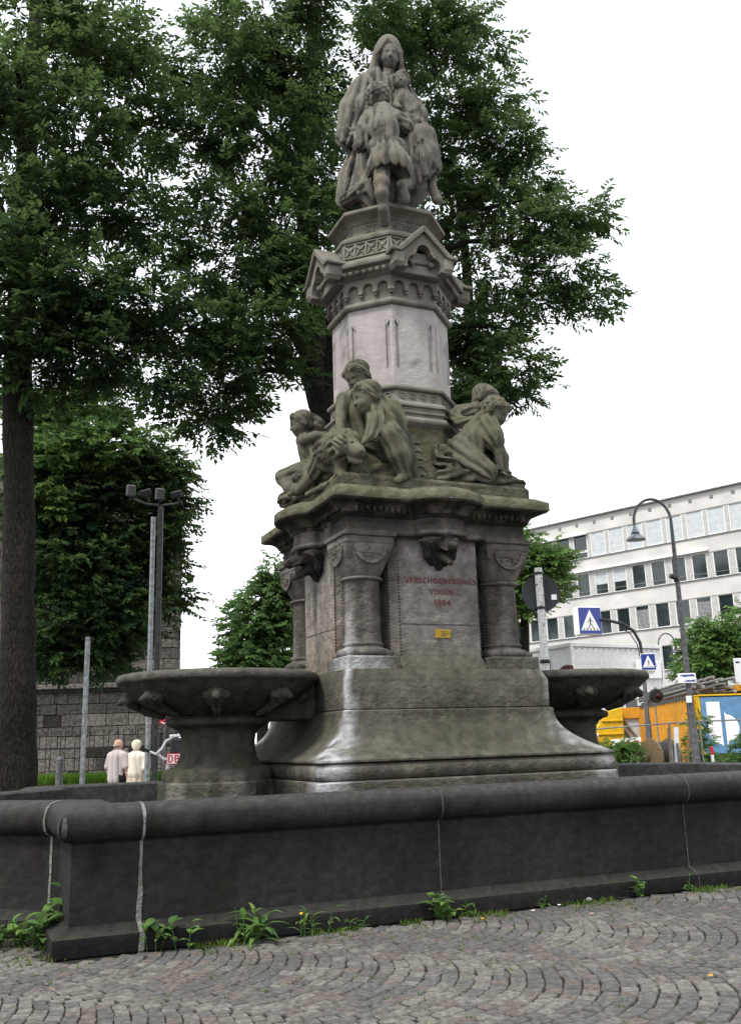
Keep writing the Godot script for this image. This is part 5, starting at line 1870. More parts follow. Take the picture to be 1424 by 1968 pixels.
func build_offices():
	var t := Vector3(0.687, 0, 0.727)
	var at := Vector3(21.928, 15.945, -75.000)
	at.y = 0
	var b := thing("office_building", "pale grey office block with rows of square windows beyond the building site", "building", at, -atan2(0.727, 0.687))
	# local x runs along the facade to the right, z towards the street
	var floors := [[16.03, 18.12, 1.4], [12.79, 14.75, 1.25], [9.5, 11.42, 1.25], [6.2, 8.1, 1.25], [2.9, 4.8, 1.25]]
	var x0 := -22.1
	var x1 := 22.0
	var m := Mb.new()
	m.box(Vector3((x0 + x1) / 2, 9.6, -4.4), Vector3(x1 - x0, 19.2, 8.0))
	part("core", m.done(), M.dark_paint, b)
	var prev := 19.44
	for f in floors:
		m = Mb.new()
		m.box(Vector3((x0 + x1) / 2, (prev + f[1]) / 2, -0.2), Vector3(x1 - x0, prev - f[1], 0.4))
		part("spandrel", m.done(), M.render_wall, b)
		prev = f[0]
	m = Mb.new()
	m.box(Vector3((x0 + x1) / 2, prev / 2, -0.2), Vector3(x1 - x0, prev, 0.4))
	part("spandrel", m.done(), M.render_wall, b)
	m = Mb.new()
	m.box(Vector3((x0 + x1) / 2, 19.48, -4.0), Vector3(x1 - x0 + 0.3, 0.09, 8.6))
	part("roof", m.done(), M.zinc, b)
	var pitch := 1.757
	for fi in floors.size():
		var f: Array = floors[fi]
		var h: float = f[1] - f[0]
		m = Mb.new()
		m.box(Vector3((x0 + x1) / 2, f[0] - 0.03, 0.03), Vector3(x1 - x0, 0.05, 0.16))
		part("sill", m.done(), M.zinc, b)
		for k in range(-8, 13):
			var c: float = -7.93 + pitch * k + (0.0 if fi == 0 else 0.02)
			# pier between two windows
			m = Mb.new()
			m.box(Vector3(c + pitch / 2, f[0] + h / 2, -0.22), Vector3(pitch - f[2] - 0.06, h, 0.36))
			part("pier", m.done(), M.pier_wall, b)
			var win := Node3D.new()
			win.name = "window"
			b.add_child(win, true)
			win.position = Vector3(c, f[0] + h / 2, -0.12)
			if fi == 0 and k > 1:
				m = Mb.new()
				m.box(Vector3(0, 0, -0.02), Vector3(f[2], h - 0.06, 0.06), 0.01)
				part("blind_panel", m.done(), M.panel_grey, win)
			else:
				m = Mb.new()
				m.box(Vector3(0, 0, -0.06), Vector3(f[2] - 0.1, h - 0.1, 0.02))
				part("pane", m.done(), M.glass, win)
				if fi == 0:
					m = Mb.new()
					m.box(Vector3(0, -0.45, 0), Vector3(f[2], 0.2, 0.08), 0.01)
					part("transom", m.done(), M.window_frame, win)
				elif fi == 1 and (k == 2 or k == 3):
					m = Mb.new()
					m.box(Vector3(0, 0.4, -0.02), Vector3(f[2] - 0.1, h * 0.55, 0.03))
					part("blind", m.done(), M.panel_grey, win)
				elif fi == 2 and k % 3 == 1:
					m = Mb.new()
					m.box(Vector3(0, -0.15, -0.045), Vector3(f[2] - 0.14, h * 0.8, 0.01))
					part("curtain", m.done(), M.zinc, win)
			m = Mb.new()
			for s in [-1.0, 1.0]:
				m.box(Vector3(s * (f[2] / 2 - 0.02), 0, 0), Vector3(0.1, h, 0.12), 0.01)
				m.box(Vector3(0, s * (h / 2 - 0.03), 0.002), Vector3(f[2] - 0.06, 0.07, 0.12), 0.01)
			part("frame", m.done(), M.window_frame, win)
			if fi == 1:
				m = Mb.new()
				m.tube([Vector3(c - 0.62, f[0] + 0.35, 0.06), Vector3(c + 0.62, f[0] + 0.35, 0.06)], 0.02, 5)
				part("guard_rail", m.done(), M.zinc, b)
			if fi == 0:
				m = Mb.new()
				m.box(Vector3(c - 0.15, 18.93, 0.0), Vector3(0.3, 0.3, 0.03), 0.01)
				m.box(Vector3(c - 0.15, 18.93, 0.02), Vector3(0.22, 0.05, 0.02))
				part("vent", m.done(), M.zinc, b)
	# long awning boxes
	for e in [[-10.6, -5.3, 18.1], [-9.5, 5.3, 14.93]]:
		m = Mb.new()
		m.box(Vector3((e[0] + e[1]) / 2, e[2], 0.12), Vector3(e[1] - e[0], 0.2, 0.24), 0.02)
		part("awning_box", m.done(), M.window_frame, b)
	# roof aerial
	m = Mb.new()
	m.tube([Vector3(-11.4, 19.4, -3), Vector3(-11.4, 22.4, -3)], 0.04, 6)
	m.tube([Vector3(-11.8, 21.5, -3), Vector3(-11.4, 21.4, -3)], 0.02, 5)
	m.tube([Vector3(-11.8, 21.5, -3), Vector3(-11.8, 21.75, -3)], 0.02, 5)
	part("aerial", m.done(), M.zinc, b)


# ---------------------------------------------------------------- trees
var sprays := {}


func spray(kind: String) -> ArrayMesh:
	if sprays.has(kind):
		return sprays[kind]
	var m := Mb.new()
	var r := RandomNumberGenerator.new()
	r.seed = kind.hash()
	var wide := kind.begins_with("wide")
	var n := 11
	var l := 0.46
	m.tube([Vector3.ZERO, Vector3(0, 0.015, l * 0.5), Vector3(0, -0.03, l)], [0.006, 0.005, 0.003], 3, false)
	for k in n:
		var t := 0.25 + 0.75 * k / (n - 1.0)
		var side := -1.0 if k % 2 else 1.0
		var base := Vector3(0, 0.015 - 0.04 * t * t, l * t)
		var a := side * r.randf_range(0.5, 1.25) if k < n - 1 else r.randf_range(-0.2, 0.2)
		var d := Vector3(sin(a), r.randf_range(-0.55, 0.25), cos(a)).normalized()
		var s := d.cross(Vector3.UP).normalized()
		s = s.rotated(d, r.randf_range(-0.7, 0.7))
		var up := s.cross(d)
		var ll := r.randf_range(0.13, 0.2)
		var w := ll * (0.24 if wide else 0.19)
		var mid := base + d * ll * 0.5 - up * 0.012
		var tip := base + d * ll - up * 0.02
		m.tri(base, mid + s * w + up * 0.012, tip)
		m.tri(base, tip, mid - s * w + up * 0.012)
	sprays[kind] = m.done()
	return sprays[kind]


func crown(tree: Node3D, called: String, blobs: Array, kind: String, tone: String, size := 1.0, thick := 1.0):
	# blobs: [centre, radii, number of clumps]; each clump is a flattened puff of sprays, so sky shows between the clumps
	var places := []
	for e in blobs:
		var c: Vector3 = e[0]
		var r: Vector3 = e[1]
		for k in int(e[2] * thick):
			var d := Vector3(rng.randfn(), rng.randfn(), rng.randfn()).normalized() * pow(rng.randf(), 0.4)
			var clump := c + d * r
			var cr := rng.randf_range(0.35, 0.75) * size
			var lean := Vector3(d.x, 0, d.z).normalized() if Vector3(d.x, 0, d.z).length() > 0.01 else Vector3.RIGHT
			for j in rng.randi_range(13, 22):
				var o := Vector3(rng.randfn(), rng.randfn() * 0.38, rng.randfn()) * cr * 0.58
				o = o.limit_length(cr * 0.95)
				var out := (lean + o.normalized() * 0.9 + Vector3(0, rng.randf_range(-0.5, 0.15), 0)).normalized()
				var b := Basis.looking_at(-out, Vector3.UP) * Basis(Vector3.BACK, rng.randf_range(-0.8, 0.8))
				places.append(Transform3D(b.scaled_local(Vector3.ONE * size * rng.randf_range(0.75, 1.25)), clump + o - Vector3(0, o.length_squared() * 0.15, 0)))
	for v in 4:
		var mm := MultiMesh.new()
		mm.transform_format = MultiMesh.TRANSFORM_3D
		mm.mesh = spray(kind + str(v % 3))
		var mine := []
		for i in range(v, places.size(), 4):
			mine.append(places[i])
		mm.instance_count = mine.size()
		for i in mine.size():
			mm.set_instance_transform(i, mine[i])
		var o := MultiMeshInstance3D.new()
		o.name = called
		o.multimesh = mm
		o.material_override = M["%s_%d" % [tone, v]]
		o.set_meta("kind", "stuff")
		tree.add_child(o, true)


func trunk(tree: Node3D, called: String, pts: Array, radii: Array, segs := 14):
	var m := Mb.new()
	# refine, with a little wander
	var fine := []
	var rad := []
	for i in pts.size() - 1:
		for k in 6:
			var t := k / 6.0
			fine.append(pts[i].lerp(pts[i + 1], t) + Vector3(rng.randf_range(-1, 1), 0, rng.randf_range(-1, 1)) * radii[i] * 0.06)
			rad.append(lerpf(radii[i], radii[i + 1], t) * rng.randf_range(0.96, 1.04))
	fine.append(pts[-1])
	rad.append(radii[-1])
	m.tube(fine, rad, segs)
	return part(called, m.done("bark"), M.bark, tree)


func limbs(tree: Node3D, from: Array, ends: Array, r0: float):
	for e in ends:
		var a: Vector3 = from[rng.randi() % from.size()]
		var best := 1e9
		for p in from:
			var d: float = p.distance_to(e) + absf(p.y - (e.y - 1.5)) * 0.8
			if d < best:
				best = d
				a = p
		var mid := a.lerp(e, 0.5) + Vector3(0, 0.12 * a.distance_to(e), 0)
		trunk(tree, "limb", [a, a.lerp(mid, 0.6), mid, mid.lerp(e, 0.6) + Vector3(0, 0.1, 0), e], [r0, r0 * 0.8, r0 * 0.6, r0 * 0.4, r0 * 0.15], 7)


func build_trees():
	var o := Vector3.ZERO
	# big tree right behind the fountain, two stems from one foot
	var t := thing("tree", "large dark leafy tree with two stems rising directly behind the shaft", "tree", o)
	var base := Vector3(-0.730, 0.000, -17.000)
	var l := [base, Vector3(-0.769, 7.480, -17.000), Vector3(-0.981, 8.323, -17.000), Vector3(-1.005, 10.053, -17.000), Vector3(-1.135, 12.813, -17.200), Vector3(-0.949, 15.551, -17.400), Vector3(-0.795, 18.938, -17.600)]
	trunk(t, "trunk", l, [0.42, 0.3, 0.27, 0.24, 0.2, 0.15, 0.08])
	var r := [Vector3(-0.729, 7.479, -17.000), Vector3(-0.612, 8.544, -17.050), Vector3(-0.507, 10.187, -17.300), Vector3(0.085, 13.165, -17.800), Vector3(0.855, 16.237, -18.000), Vector3(1.189, 18.977, -18.000)]
	trunk(t, "trunk", r, [0.3, 0.26, 0.23, 0.19, 0.14, 0.07])
	var ends := [Vector3(-2.564, 7.391, -15.500), Vector3(-3.507, 8.810, -16.000), Vector3(-1.960, 9.082, -15.000), Vector3(-2.701, 11.424, -15.000), Vector3(-3.499, 13.768, -15.500), Vector3(-1.577, 14.310, -15.000), Vector3(-2.428, 11.563, -17.000), Vector3(3.322, 11.957, -18.000), Vector3(4.767, 11.031, -17.500), Vector3(2.725, 13.920, -18.500), Vector3(3.370, 9.486, -18.000), Vector3(1.980, 15.799, -18.000), Vector3(2.544, 17.808, -18.000), Vector3(4.122, 12.229, -17.500), Vector3(0.039, 10.391, -15.500), Vector3(-1.293, 8.513, -15.500)]
	limbs(t, l.slice(2) + r.slice(2), ends, 0.09)
	var bl := []
	for e in [[Vector3(-1.668, 8.246, -16.000), Vector3(0.56, 0.47, 0.51), 8], [Vector3(-1.986, 8.401, -15.200), Vector3(0.81, 0.49, 0.73), 16], [Vector3(-2.550, 7.639, -15.400), Vector3(0.63, 0.54, 0.57), 12], [Vector3(-2.818, 6.869, -15.200), Vector3(0.44, 0.19, 0.39), 5], [Vector3(-1.325, 9.770, -16.000), Vector3(0.67, 0.57, 0.60), 12], [Vector3(-2.118, 9.743, -15.500), Vector3(1.02, 0.56, 0.92), 20], [Vector3(-3.149, 9.018, -15.600), Vector3(0.74, 0.65, 0.67), 13], [Vector3(-1.312, 11.046, -16.000), Vector3(0.88, 0.78, 0.79), 18], [Vector3(-2.483, 10.938, -15.400), Vector3(0.75, 0.56, 0.68), 12], [Vector3(-1.651, 12.437, -15.600), Vector3(1.07, 0.78, 0.96), 26], [Vector3(-2.915, 12.701, -15.600), Vector3(0.78, 0.68, 0.70), 14], [Vector3(-2.503, 13.994, -15.400), Vector3(1.08, 0.59, 0.97), 20], [Vector3(-1.280, 14.317, -16.000), Vector3(0.91, 0.81, 0.82), 18], [Vector3(-1.716, 15.238, -15.400), Vector3(1.19, 0.50, 1.07), 18], [Vector3(-0.444, 15.482, -16.000), Vector3(0.93, 0.51, 0.83), 12], [Vector3(-0.295, 13.916, -16.600), Vector3(0.73, 0.83, 0.66), 15], [Vector3(-0.547, 12.662, -17.000), Vector3(0.63, 0.63, 0.57), 9], [Vector3(0.058, 11.824, -17.000), Vector3(0.73, 0.62, 0.65), 12], [Vector3(0.844, 16.438, -17.000), Vector3(1.20, 0.44, 1.08), 14], [Vector3(1.260, 15.694, -17.200), Vector3(0.77, 0.77, 0.69), 14], [Vector3(1.868, 16.398, -17.600), Vector3(0.62, 0.48, 0.56), 12], [Vector3(2.581, 16.045, -17.600), Vector3(0.38, 0.20, 0.34), 4], [Vector3(1.893, 14.587, -17.600), Vector3(0.84, 0.55, 0.75), 17], [Vector3(2.719, 14.559, -17.600), Vector3(0.37, 0.44, 0.34), 7], [Vector3(2.430, 13.592, -18.000), Vector3(1.05, 0.48, 0.94), 19], [Vector3(3.155, 13.605, -17.600), Vector3(0.39, 0.35, 0.35), 6], [Vector3(1.827, 12.617, -18.000), Vector3(0.56, 0.47, 0.50), 10], [Vector3(2.909, 12.336, -18.000), Vector3(0.83, 0.47, 0.75), 14], [Vector3(3.772, 11.589, -17.600), Vector3(0.68, 0.34, 0.61), 12], [Vector3(3.463, 12.865, -17.800), Vector3(0.39, 0.28, 0.35), 5], [Vector3(4.511, 11.765, -17.500), Vector3(0.34, 0.20, 0.31), 5], [Vector3(4.110, 10.706, -17.500), Vector3(0.44, 0.28, 0.40), 8], [Vector3(2.821, 10.897, -18.000), Vector3(0.82, 0.46, 0.74), 13], [Vector3(3.485, 10.075, -17.800), Vector3(0.58, 0.27, 0.52), 7], [Vector3(4.590, 10.176, -17.500), Vector3(0.21, 0.18, 0.19), 3], [Vector3(2.432, 9.746, -18.000), Vector3(0.54, 0.38, 0.49), 8], [Vector3(2.931, 8.850, -17.800), Vector3(0.44, 0.27, 0.39), 6], [Vector3(2.652, 8.344, -17.900), Vector3(0.53, 0.23, 0.48), 5], [Vector3(3.196, 8.156, -17.800), Vector3(0.20, 0.14, 0.18), 3], [Vector3(2.099, 11.516, -18.000), Vector3(0.55, 0.47, 0.50), 8], [Vector3(0.029, 11.497, -18.500), Vector3(0.44, 0.44, 0.40), 4]]:
		bl.append(e)
	crown(t, "crown", bl, "narrow", "leaf_dark", 0.85, 1.05)
	# ivy-clad stem behind the right-hand figures
	var ivy := thing("tree", "slender ivy clad tree stem hanging with leaves behind the right stone children", "tree", o)
	var st := [Vector3(2.154, 0.000, -19.000), Vector3(2.294, 8.315, -19.000), Vector3(2.267, 9.851, -19.000), Vector3(2.253, 11.694, -19.000), Vector3(2.193, 13.880, -19.000)]
	trunk(ivy, "trunk", st, [0.22, 0.16, 0.13, 0.1, 0.06])
	crown(ivy, "crown", [[Vector3(2.271, 8.685, -18.900), Vector3(0.29, 0.44, 0.26), 8], [Vector3(2.236, 9.451, -18.900), Vector3(0.27, 0.44, 0.24), 8], [Vector3(2.323, 8.047, -18.900), Vector3(0.26, 0.33, 0.24), 6], [Vector3(2.128, 9.931, -18.900), Vector3(0.22, 0.33, 0.20), 4]], "wide", "leaf_dark", 0.8, 1.6)
	# tall tree at the left edge
	var left := thing("tree", "tall dark tree with a thick furrowed trunk at the left edge of the square", "tree", o)
	var lt := [Vector3(-5.351, 0.000, -14.600), Vector3(-5.424, 2.620, -14.600), Vector3(-5.539, 5.058, -14.600), Vector3(-5.707, 7.699, -14.600), Vector3(-5.762, 9.582, -14.600), Vector3(-5.824, 11.641, -14.700), Vector3(-5.868, 13.848, -14.800), Vector3(-5.913, 16.314, -15.000)]
	trunk(left, "trunk", lt, [0.36, 0.26, 0.24, 0.225, 0.2, 0.17, 0.14, 0.1], 20)
	limbs(left, lt.slice(3), [Vector3(-4.097, 10.488, -13.500), Vector3(-4.410, 8.061, -13.500), Vector3(-3.847, 9.009, -14.000), Vector3(-4.759, 12.637, -14.000), Vector3(-6.521, 11.192, -14.000), Vector3(-5.532, 12.554, -13.000), Vector3(-3.998, 13.862, -14.000), Vector3(-4.626, 9.288, -13.000), Vector3(-6.491, 8.367, -14.000)], 0.09)
	var lb := []
	for e in [[Vector3(-5.610, 13.602, -14.000), Vector3(0.81, 0.54, 0.73), 16], [Vector3(-4.687, 13.047, -14.000), Vector3(0.89, 0.45, 0.80), 18], [Vector3(-5.545, 11.856, -13.600), Vector3(0.68, 0.60, 0.62), 16], [Vector3(-4.644, 11.382, -13.800), Vector3(0.77, 0.52, 0.70), 16], [Vector3(-4.096, 12.460, -14.200), Vector3(0.72, 0.36, 0.64), 9], [Vector3(-5.295, 10.406, -13.600), Vector3(0.67, 0.59, 0.60), 14], [Vector3(-4.485, 10.251, -14.000), Vector3(0.69, 0.51, 0.62), 11], [Vector3(-3.633, 10.077, -14.400), Vector3(0.53, 0.53, 0.47), 8], [Vector3(-5.138, 9.021, -13.600), Vector3(0.66, 0.57, 0.59), 16], [Vector3(-4.422, 8.662, -14.000), Vector3(0.75, 0.59, 0.68), 18], [Vector3(-5.304, 7.969, -14.000), Vector3(0.58, 0.50, 0.52), 14], [Vector3(-3.677, 8.465, -14.400), Vector3(0.60, 0.51, 0.54), 12], [Vector3(-4.357, 7.669, -14.200), Vector3(0.58, 0.42, 0.53), 12], [Vector3(-3.563, 7.368, -14.400), Vector3(0.42, 0.34, 0.38), 6], [Vector3(-5.406, 7.248, -14.400), Vector3(0.50, 0.34, 0.45), 8], [Vector3(-3.824, 11.249, -14.400), Vector3(0.36, 0.27, 0.32), 3], [Vector3(-4.545, 13.988, -14.000), Vector3(0.81, 0.36, 0.73), 10], [Vector3(-6.856, 12.200, -14.000), Vector3(0.79, 1.76, 0.71), 30], [Vector3(-6.692, 8.828, -14.000), Vector3(0.67, 1.26, 0.60), 22], [Vector3(-5.437, 10.172, -14.800), Vector3(0.63, 0.54, 0.57), 10], [Vector3(-4.892, 8.597, -15.000), Vector3(0.80, 0.53, 0.72), 10], [Vector3(-3.353, 9.299, -14.400), Vector3(0.35, 0.35, 0.31), 3]]:
		lb.append(e)
	crown(left, "crown", lb, "narrow", "leaf_dark", 0.85, 0.88)
	# drooping tree in front of the church wall
	var d := thing("tree", "dense drooping tree in front of the church wall, left of the floodlight mast", "tree", o)
	var dt := [Vector3(-8.722, 0.000, -24.000), Vector3(-8.756, 3.981, -24.000), Vector3(-8.131, 7.319, -24.000), Vector3(-7.573, 10.149, -24.000)]
	trunk(d, "trunk", dt, [0.26, 0.2, 0.16, 0.1])
	limbs(d, dt.slice(1), [Vector3(-5.604, 7.542, -23.000), Vector3(-6.323, 5.720, -23.000), Vector3(-7.752, 6.334, -22.600), Vector3(-6.170, 9.219, -23.500), Vector3(-8.574, 9.551, -23.000)], 0.07)
	var db := []
	for e in [[Vector3(-7.922, 7.080, -23.000), Vector3(0.91, 0.91, 0.82), 22], [Vector3(-7.026, 7.689, -23.400), Vector3(1.06, 0.93, 0.95), 28], [Vector3(-6.033, 8.263, -23.600), Vector3(0.80, 0.80, 0.72), 18], [Vector3(-5.506, 8.665, -23.600), Vector3(0.54, 0.40, 0.48), 7], [Vector3(-7.101, 6.003, -23.000), Vector3(0.90, 0.77, 0.81), 22], [Vector3(-6.250, 6.625, -23.600), Vector3(0.79, 0.79, 0.71), 18], [Vector3(-5.424, 7.096, -24.000), Vector3(0.40, 0.67, 0.36), 6], [Vector3(-7.966, 5.383, -23.000), Vector3(0.64, 0.64, 0.57), 14], [Vector3(-6.603, 4.858, -23.200), Vector3(0.77, 0.64, 0.69), 15], [Vector3(-5.867, 5.313, -23.800), Vector3(0.53, 0.79, 0.47), 9], [Vector3(-6.248, 4.105, -23.400), Vector3(0.45, 0.51, 0.40), 6], [Vector3(-7.533, 4.290, -23.000), Vector3(0.63, 0.57, 0.57), 14], [Vector3(-6.692, 3.846, -23.200), Vector3(0.51, 0.44, 0.45), 8], [Vector3(-8.008, 3.742, -23.000), Vector3(0.50, 0.50, 0.45), 9], [Vector3(-5.236, 7.786, -24.000), Vector3(0.35, 0.33, 0.32), 6], [Vector3(-5.248, 6.405, -24.000), Vector3(0.29, 0.54, 0.27), 6], [Vector3(-5.274, 5.059, -24.000), Vector3(0.26, 0.53, 0.24), 5], [Vector3(-5.238, 8.562, -24.000), Vector3(0.27, 0.27, 0.25), 4], [Vector3(-5.133, 5.994, -24.000), Vector3(0.27, 0.19, 0.24), 2], [Vector3(-6.051, 4.377, -23.600), Vector3(0.39, 0.52, 0.35), 4], [Vector3(-8.514, 8.446, -23.000), Vector3(0.79, 0.52, 0.71), 10]]:
		db.append(e)
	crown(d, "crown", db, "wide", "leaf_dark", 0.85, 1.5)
	var dl := []
	for e in [[Vector3(-7.524, 9.797, -23.000), Vector3(0.93, 0.80, 0.84), 20], [Vector3(-6.804, 10.413, -23.200), Vector3(0.67, 0.81, 0.61), 12], [Vector3(-7.665, 8.511, -22.400), Vector3(0.77, 0.51, 0.69), 14], [Vector3(-6.431, 8.929, -23.000), Vector3(0.79, 0.53, 0.71), 14], [Vector3(-8.620, 10.396, -23.000), Vector3(0.67, 0.80, 0.60), 12], [Vector3(-5.933, 9.527, -23.600), Vector3(0.54, 0.54, 0.49), 8], [Vector3(-7.923, 7.411, -22.200), Vector3(0.50, 0.38, 0.45), 6]]:
		dl.append(e)
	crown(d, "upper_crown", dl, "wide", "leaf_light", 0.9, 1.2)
	# trees farther off
	tree_far("tree", "round green street tree in the distance left of the pedestal", Vector3(-5.155, 1.536, -44.000), [[Vector3(-5.140, 6.919, -44.000), Vector3(1.20, 1.93, 1.08), 40], [Vector3(-4.404, 8.844, -44.000), Vector3(0.61, 1.22, 0.55), 14], [Vector3(-5.216, 5.217, -43.600), Vector3(1.30, 0.95, 1.17), 22], [Vector3(-3.812, 7.120, -44.000), Vector3(0.96, 2.17, 0.87), 20], [Vector3(-5.982, 6.583, -44.000), Vector3(0.53, 1.20, 0.48), 8]], "leaf_mid", 1.3)
	tree_far("tree", "bushy light green tree between the pedestal and the round traffic sign", Vector3(5.797, 0.814, -40.000), [[Vector3(6.542, 8.707, -40.000), Vector3(0.93, 0.75, 0.84), 22], [Vector3(7.257, 8.775, -40.000), Vector3(0.49, 0.62, 0.44), 9], [Vector3(6.180, 7.469, -39.600), Vector3(0.98, 0.92, 0.88), 24], [Vector3(5.924, 9.450, -40.000), Vector3(0.67, 0.67, 0.60), 12], [Vector3(5.465, 7.442, -40.000), Vector3(0.75, 1.32, 0.67), 18], [Vector3(7.366, 7.829, -40.000), Vector3(0.44, 0.55, 0.40), 5]], "leaf_light", 1.2)
	tree_far("tree", "pale green drooping young tree beside the pipe stack at the right edge", Vector3(15.745, 1.152, -45.000), [[Vector3(16.158, 5.783, -45.000), Vector3(0.98, 0.98, 0.88), 24], [Vector3(16.760, 4.880, -44.600), Vector3(0.97, 1.21, 0.87), 22], [Vector3(15.319, 4.837, -45.000), Vector3(0.73, 0.97, 0.66), 14], [Vector3(15.836, 4.191, -44.600), Vector3(1.20, 0.72, 1.08), 16], [Vector3(17.696, 6.349, -45.000), Vector3(0.98, 1.47, 0.88), 20], [Vector3(14.768, 4.251, -45.000), Vector3(0.49, 0.53, 0.44), 5]], "leaf_light", 1.1)
	for e in [[Vector3(-42, 0, -48), "tall spreading tree across the street, mirrored in the office windows"], [Vector3(-46, 0, -62), "second tall street tree mirrored in the middle of the office windows"], [Vector3(-50, 0, -78), "third tall street tree mirrored at the far end of the office windows"]]:
		var far := thing("tree", e[1], "tree", o)
		var q: Vector3 = e[0]
		trunk(far, "trunk", [q, q + Vector3(0, 8, 0), q + Vector3(0.4, 16, 0)], [0.5, 0.4, 0.2], 10)
		crown(far, "crown", [[q + Vector3(0, 13, 0), Vector3(5, 4, 6), 50], [q + Vector3(0.5, 19, 0.5), Vector3(4, 4, 5), 40], [q + Vector3(0, 24, -1), Vector3(2.5, 3, 3), 20]], "wide", "leaf_dark", 2.6, 1.0)
	for e in [["leafy green bush in front of the yellow containers", [[Vector3(6.368, 0.992, -27.000), Vector3(0.34, 0.29, 0.31), 11], [Vector3(6.716, 1.204, -27.000), Vector3(0.20, 0.14, 0.18), 4], [Vector3(6.137, 0.837, -26.800), Vector3(0.34, 0.17, 0.31), 7], [Vector3(6.979, 0.947, -27.000), Vector3(0.26, 0.26, 0.23), 6]]], ["climbing green bush at the corner between orange wall and blue board", [[Vector3(9.167, 1.230, -28.000), Vector3(0.12, 0.42, 0.11), 6], [Vector3(9.223, 0.797, -28.000), Vector3(0.18, 0.18, 0.16), 4], [Vector3(9.209, 1.882, -28.000), Vector3(0.07, 0.27, 0.07), 2]]], ["dark green bush under the right end of the blue board", [[Vector3(9.929, 0.888, -27.000), Vector3(0.23, 0.20, 0.21), 5], [Vector3(10.215, 1.130, -27.000), Vector3(0.20, 0.43, 0.18), 6]]]]:
		var b := thing("bush", e[0], "bush", o)
		var list := []
		for q in e[1]:
			list.append(q)
		var c0: Vector3 = list[0][0]
		trunk(b, "stem", [Vector3(c0.x, 0, c0.z), c0], [0.03, 0.015], 6)
		crown(b, "foliage", list, "wide", "leaf_light", 0.45, 1.6)


func tree_far(called: String, label: String, foot: Vector3, blobs: Array, tone: String, size: float):
	var t := thing(called, label, "tree")
	foot.y = 0
	var c: Vector3 = blobs[0][0]
	trunk(t, "trunk", [foot, foot.lerp(c, 0.5), c], [0.3, 0.24, 0.1], 8)
	crown(t, "crown", blobs, "wide", tone, size, 1.3)


# ---------------------------------------------------------------- building site at the right
func ribbed(m: Mb, a: Vector3, b: Vector3, y0: float, y1: float, step: float, deep: float):
	# trapezoid sheet between two points on the ground plan, ribs pushed out to the right-hand side of a -> b
	var d := (b - a)
	var l := d.length()
	d = d / l
	var out := d.cross(Vector3.UP) * -1.0
	out = Vector3(-d.z, 0, d.x)
	var n := int(l / step)
	var s := l / n
	var prev = null
	for i in n:
		for e in [[0.0, 0.0], [0.3, 0.0], [0.45, 1.0], [0.85, 1.0], [1.0, 0.0]]:
			var p: Vector3 = a + d * (s * (i + e[0])) + out * (deep * e[1])
			if prev != null and prev.distance_to(p) > 0.001:
				m.quad_out(Vector3(prev.x, y0, prev.z), Vector3(p.x, y0, p.z), Vector3(p.x, y1, p.z), Vector3(prev.x, y1, prev.z), out)
			prev = p


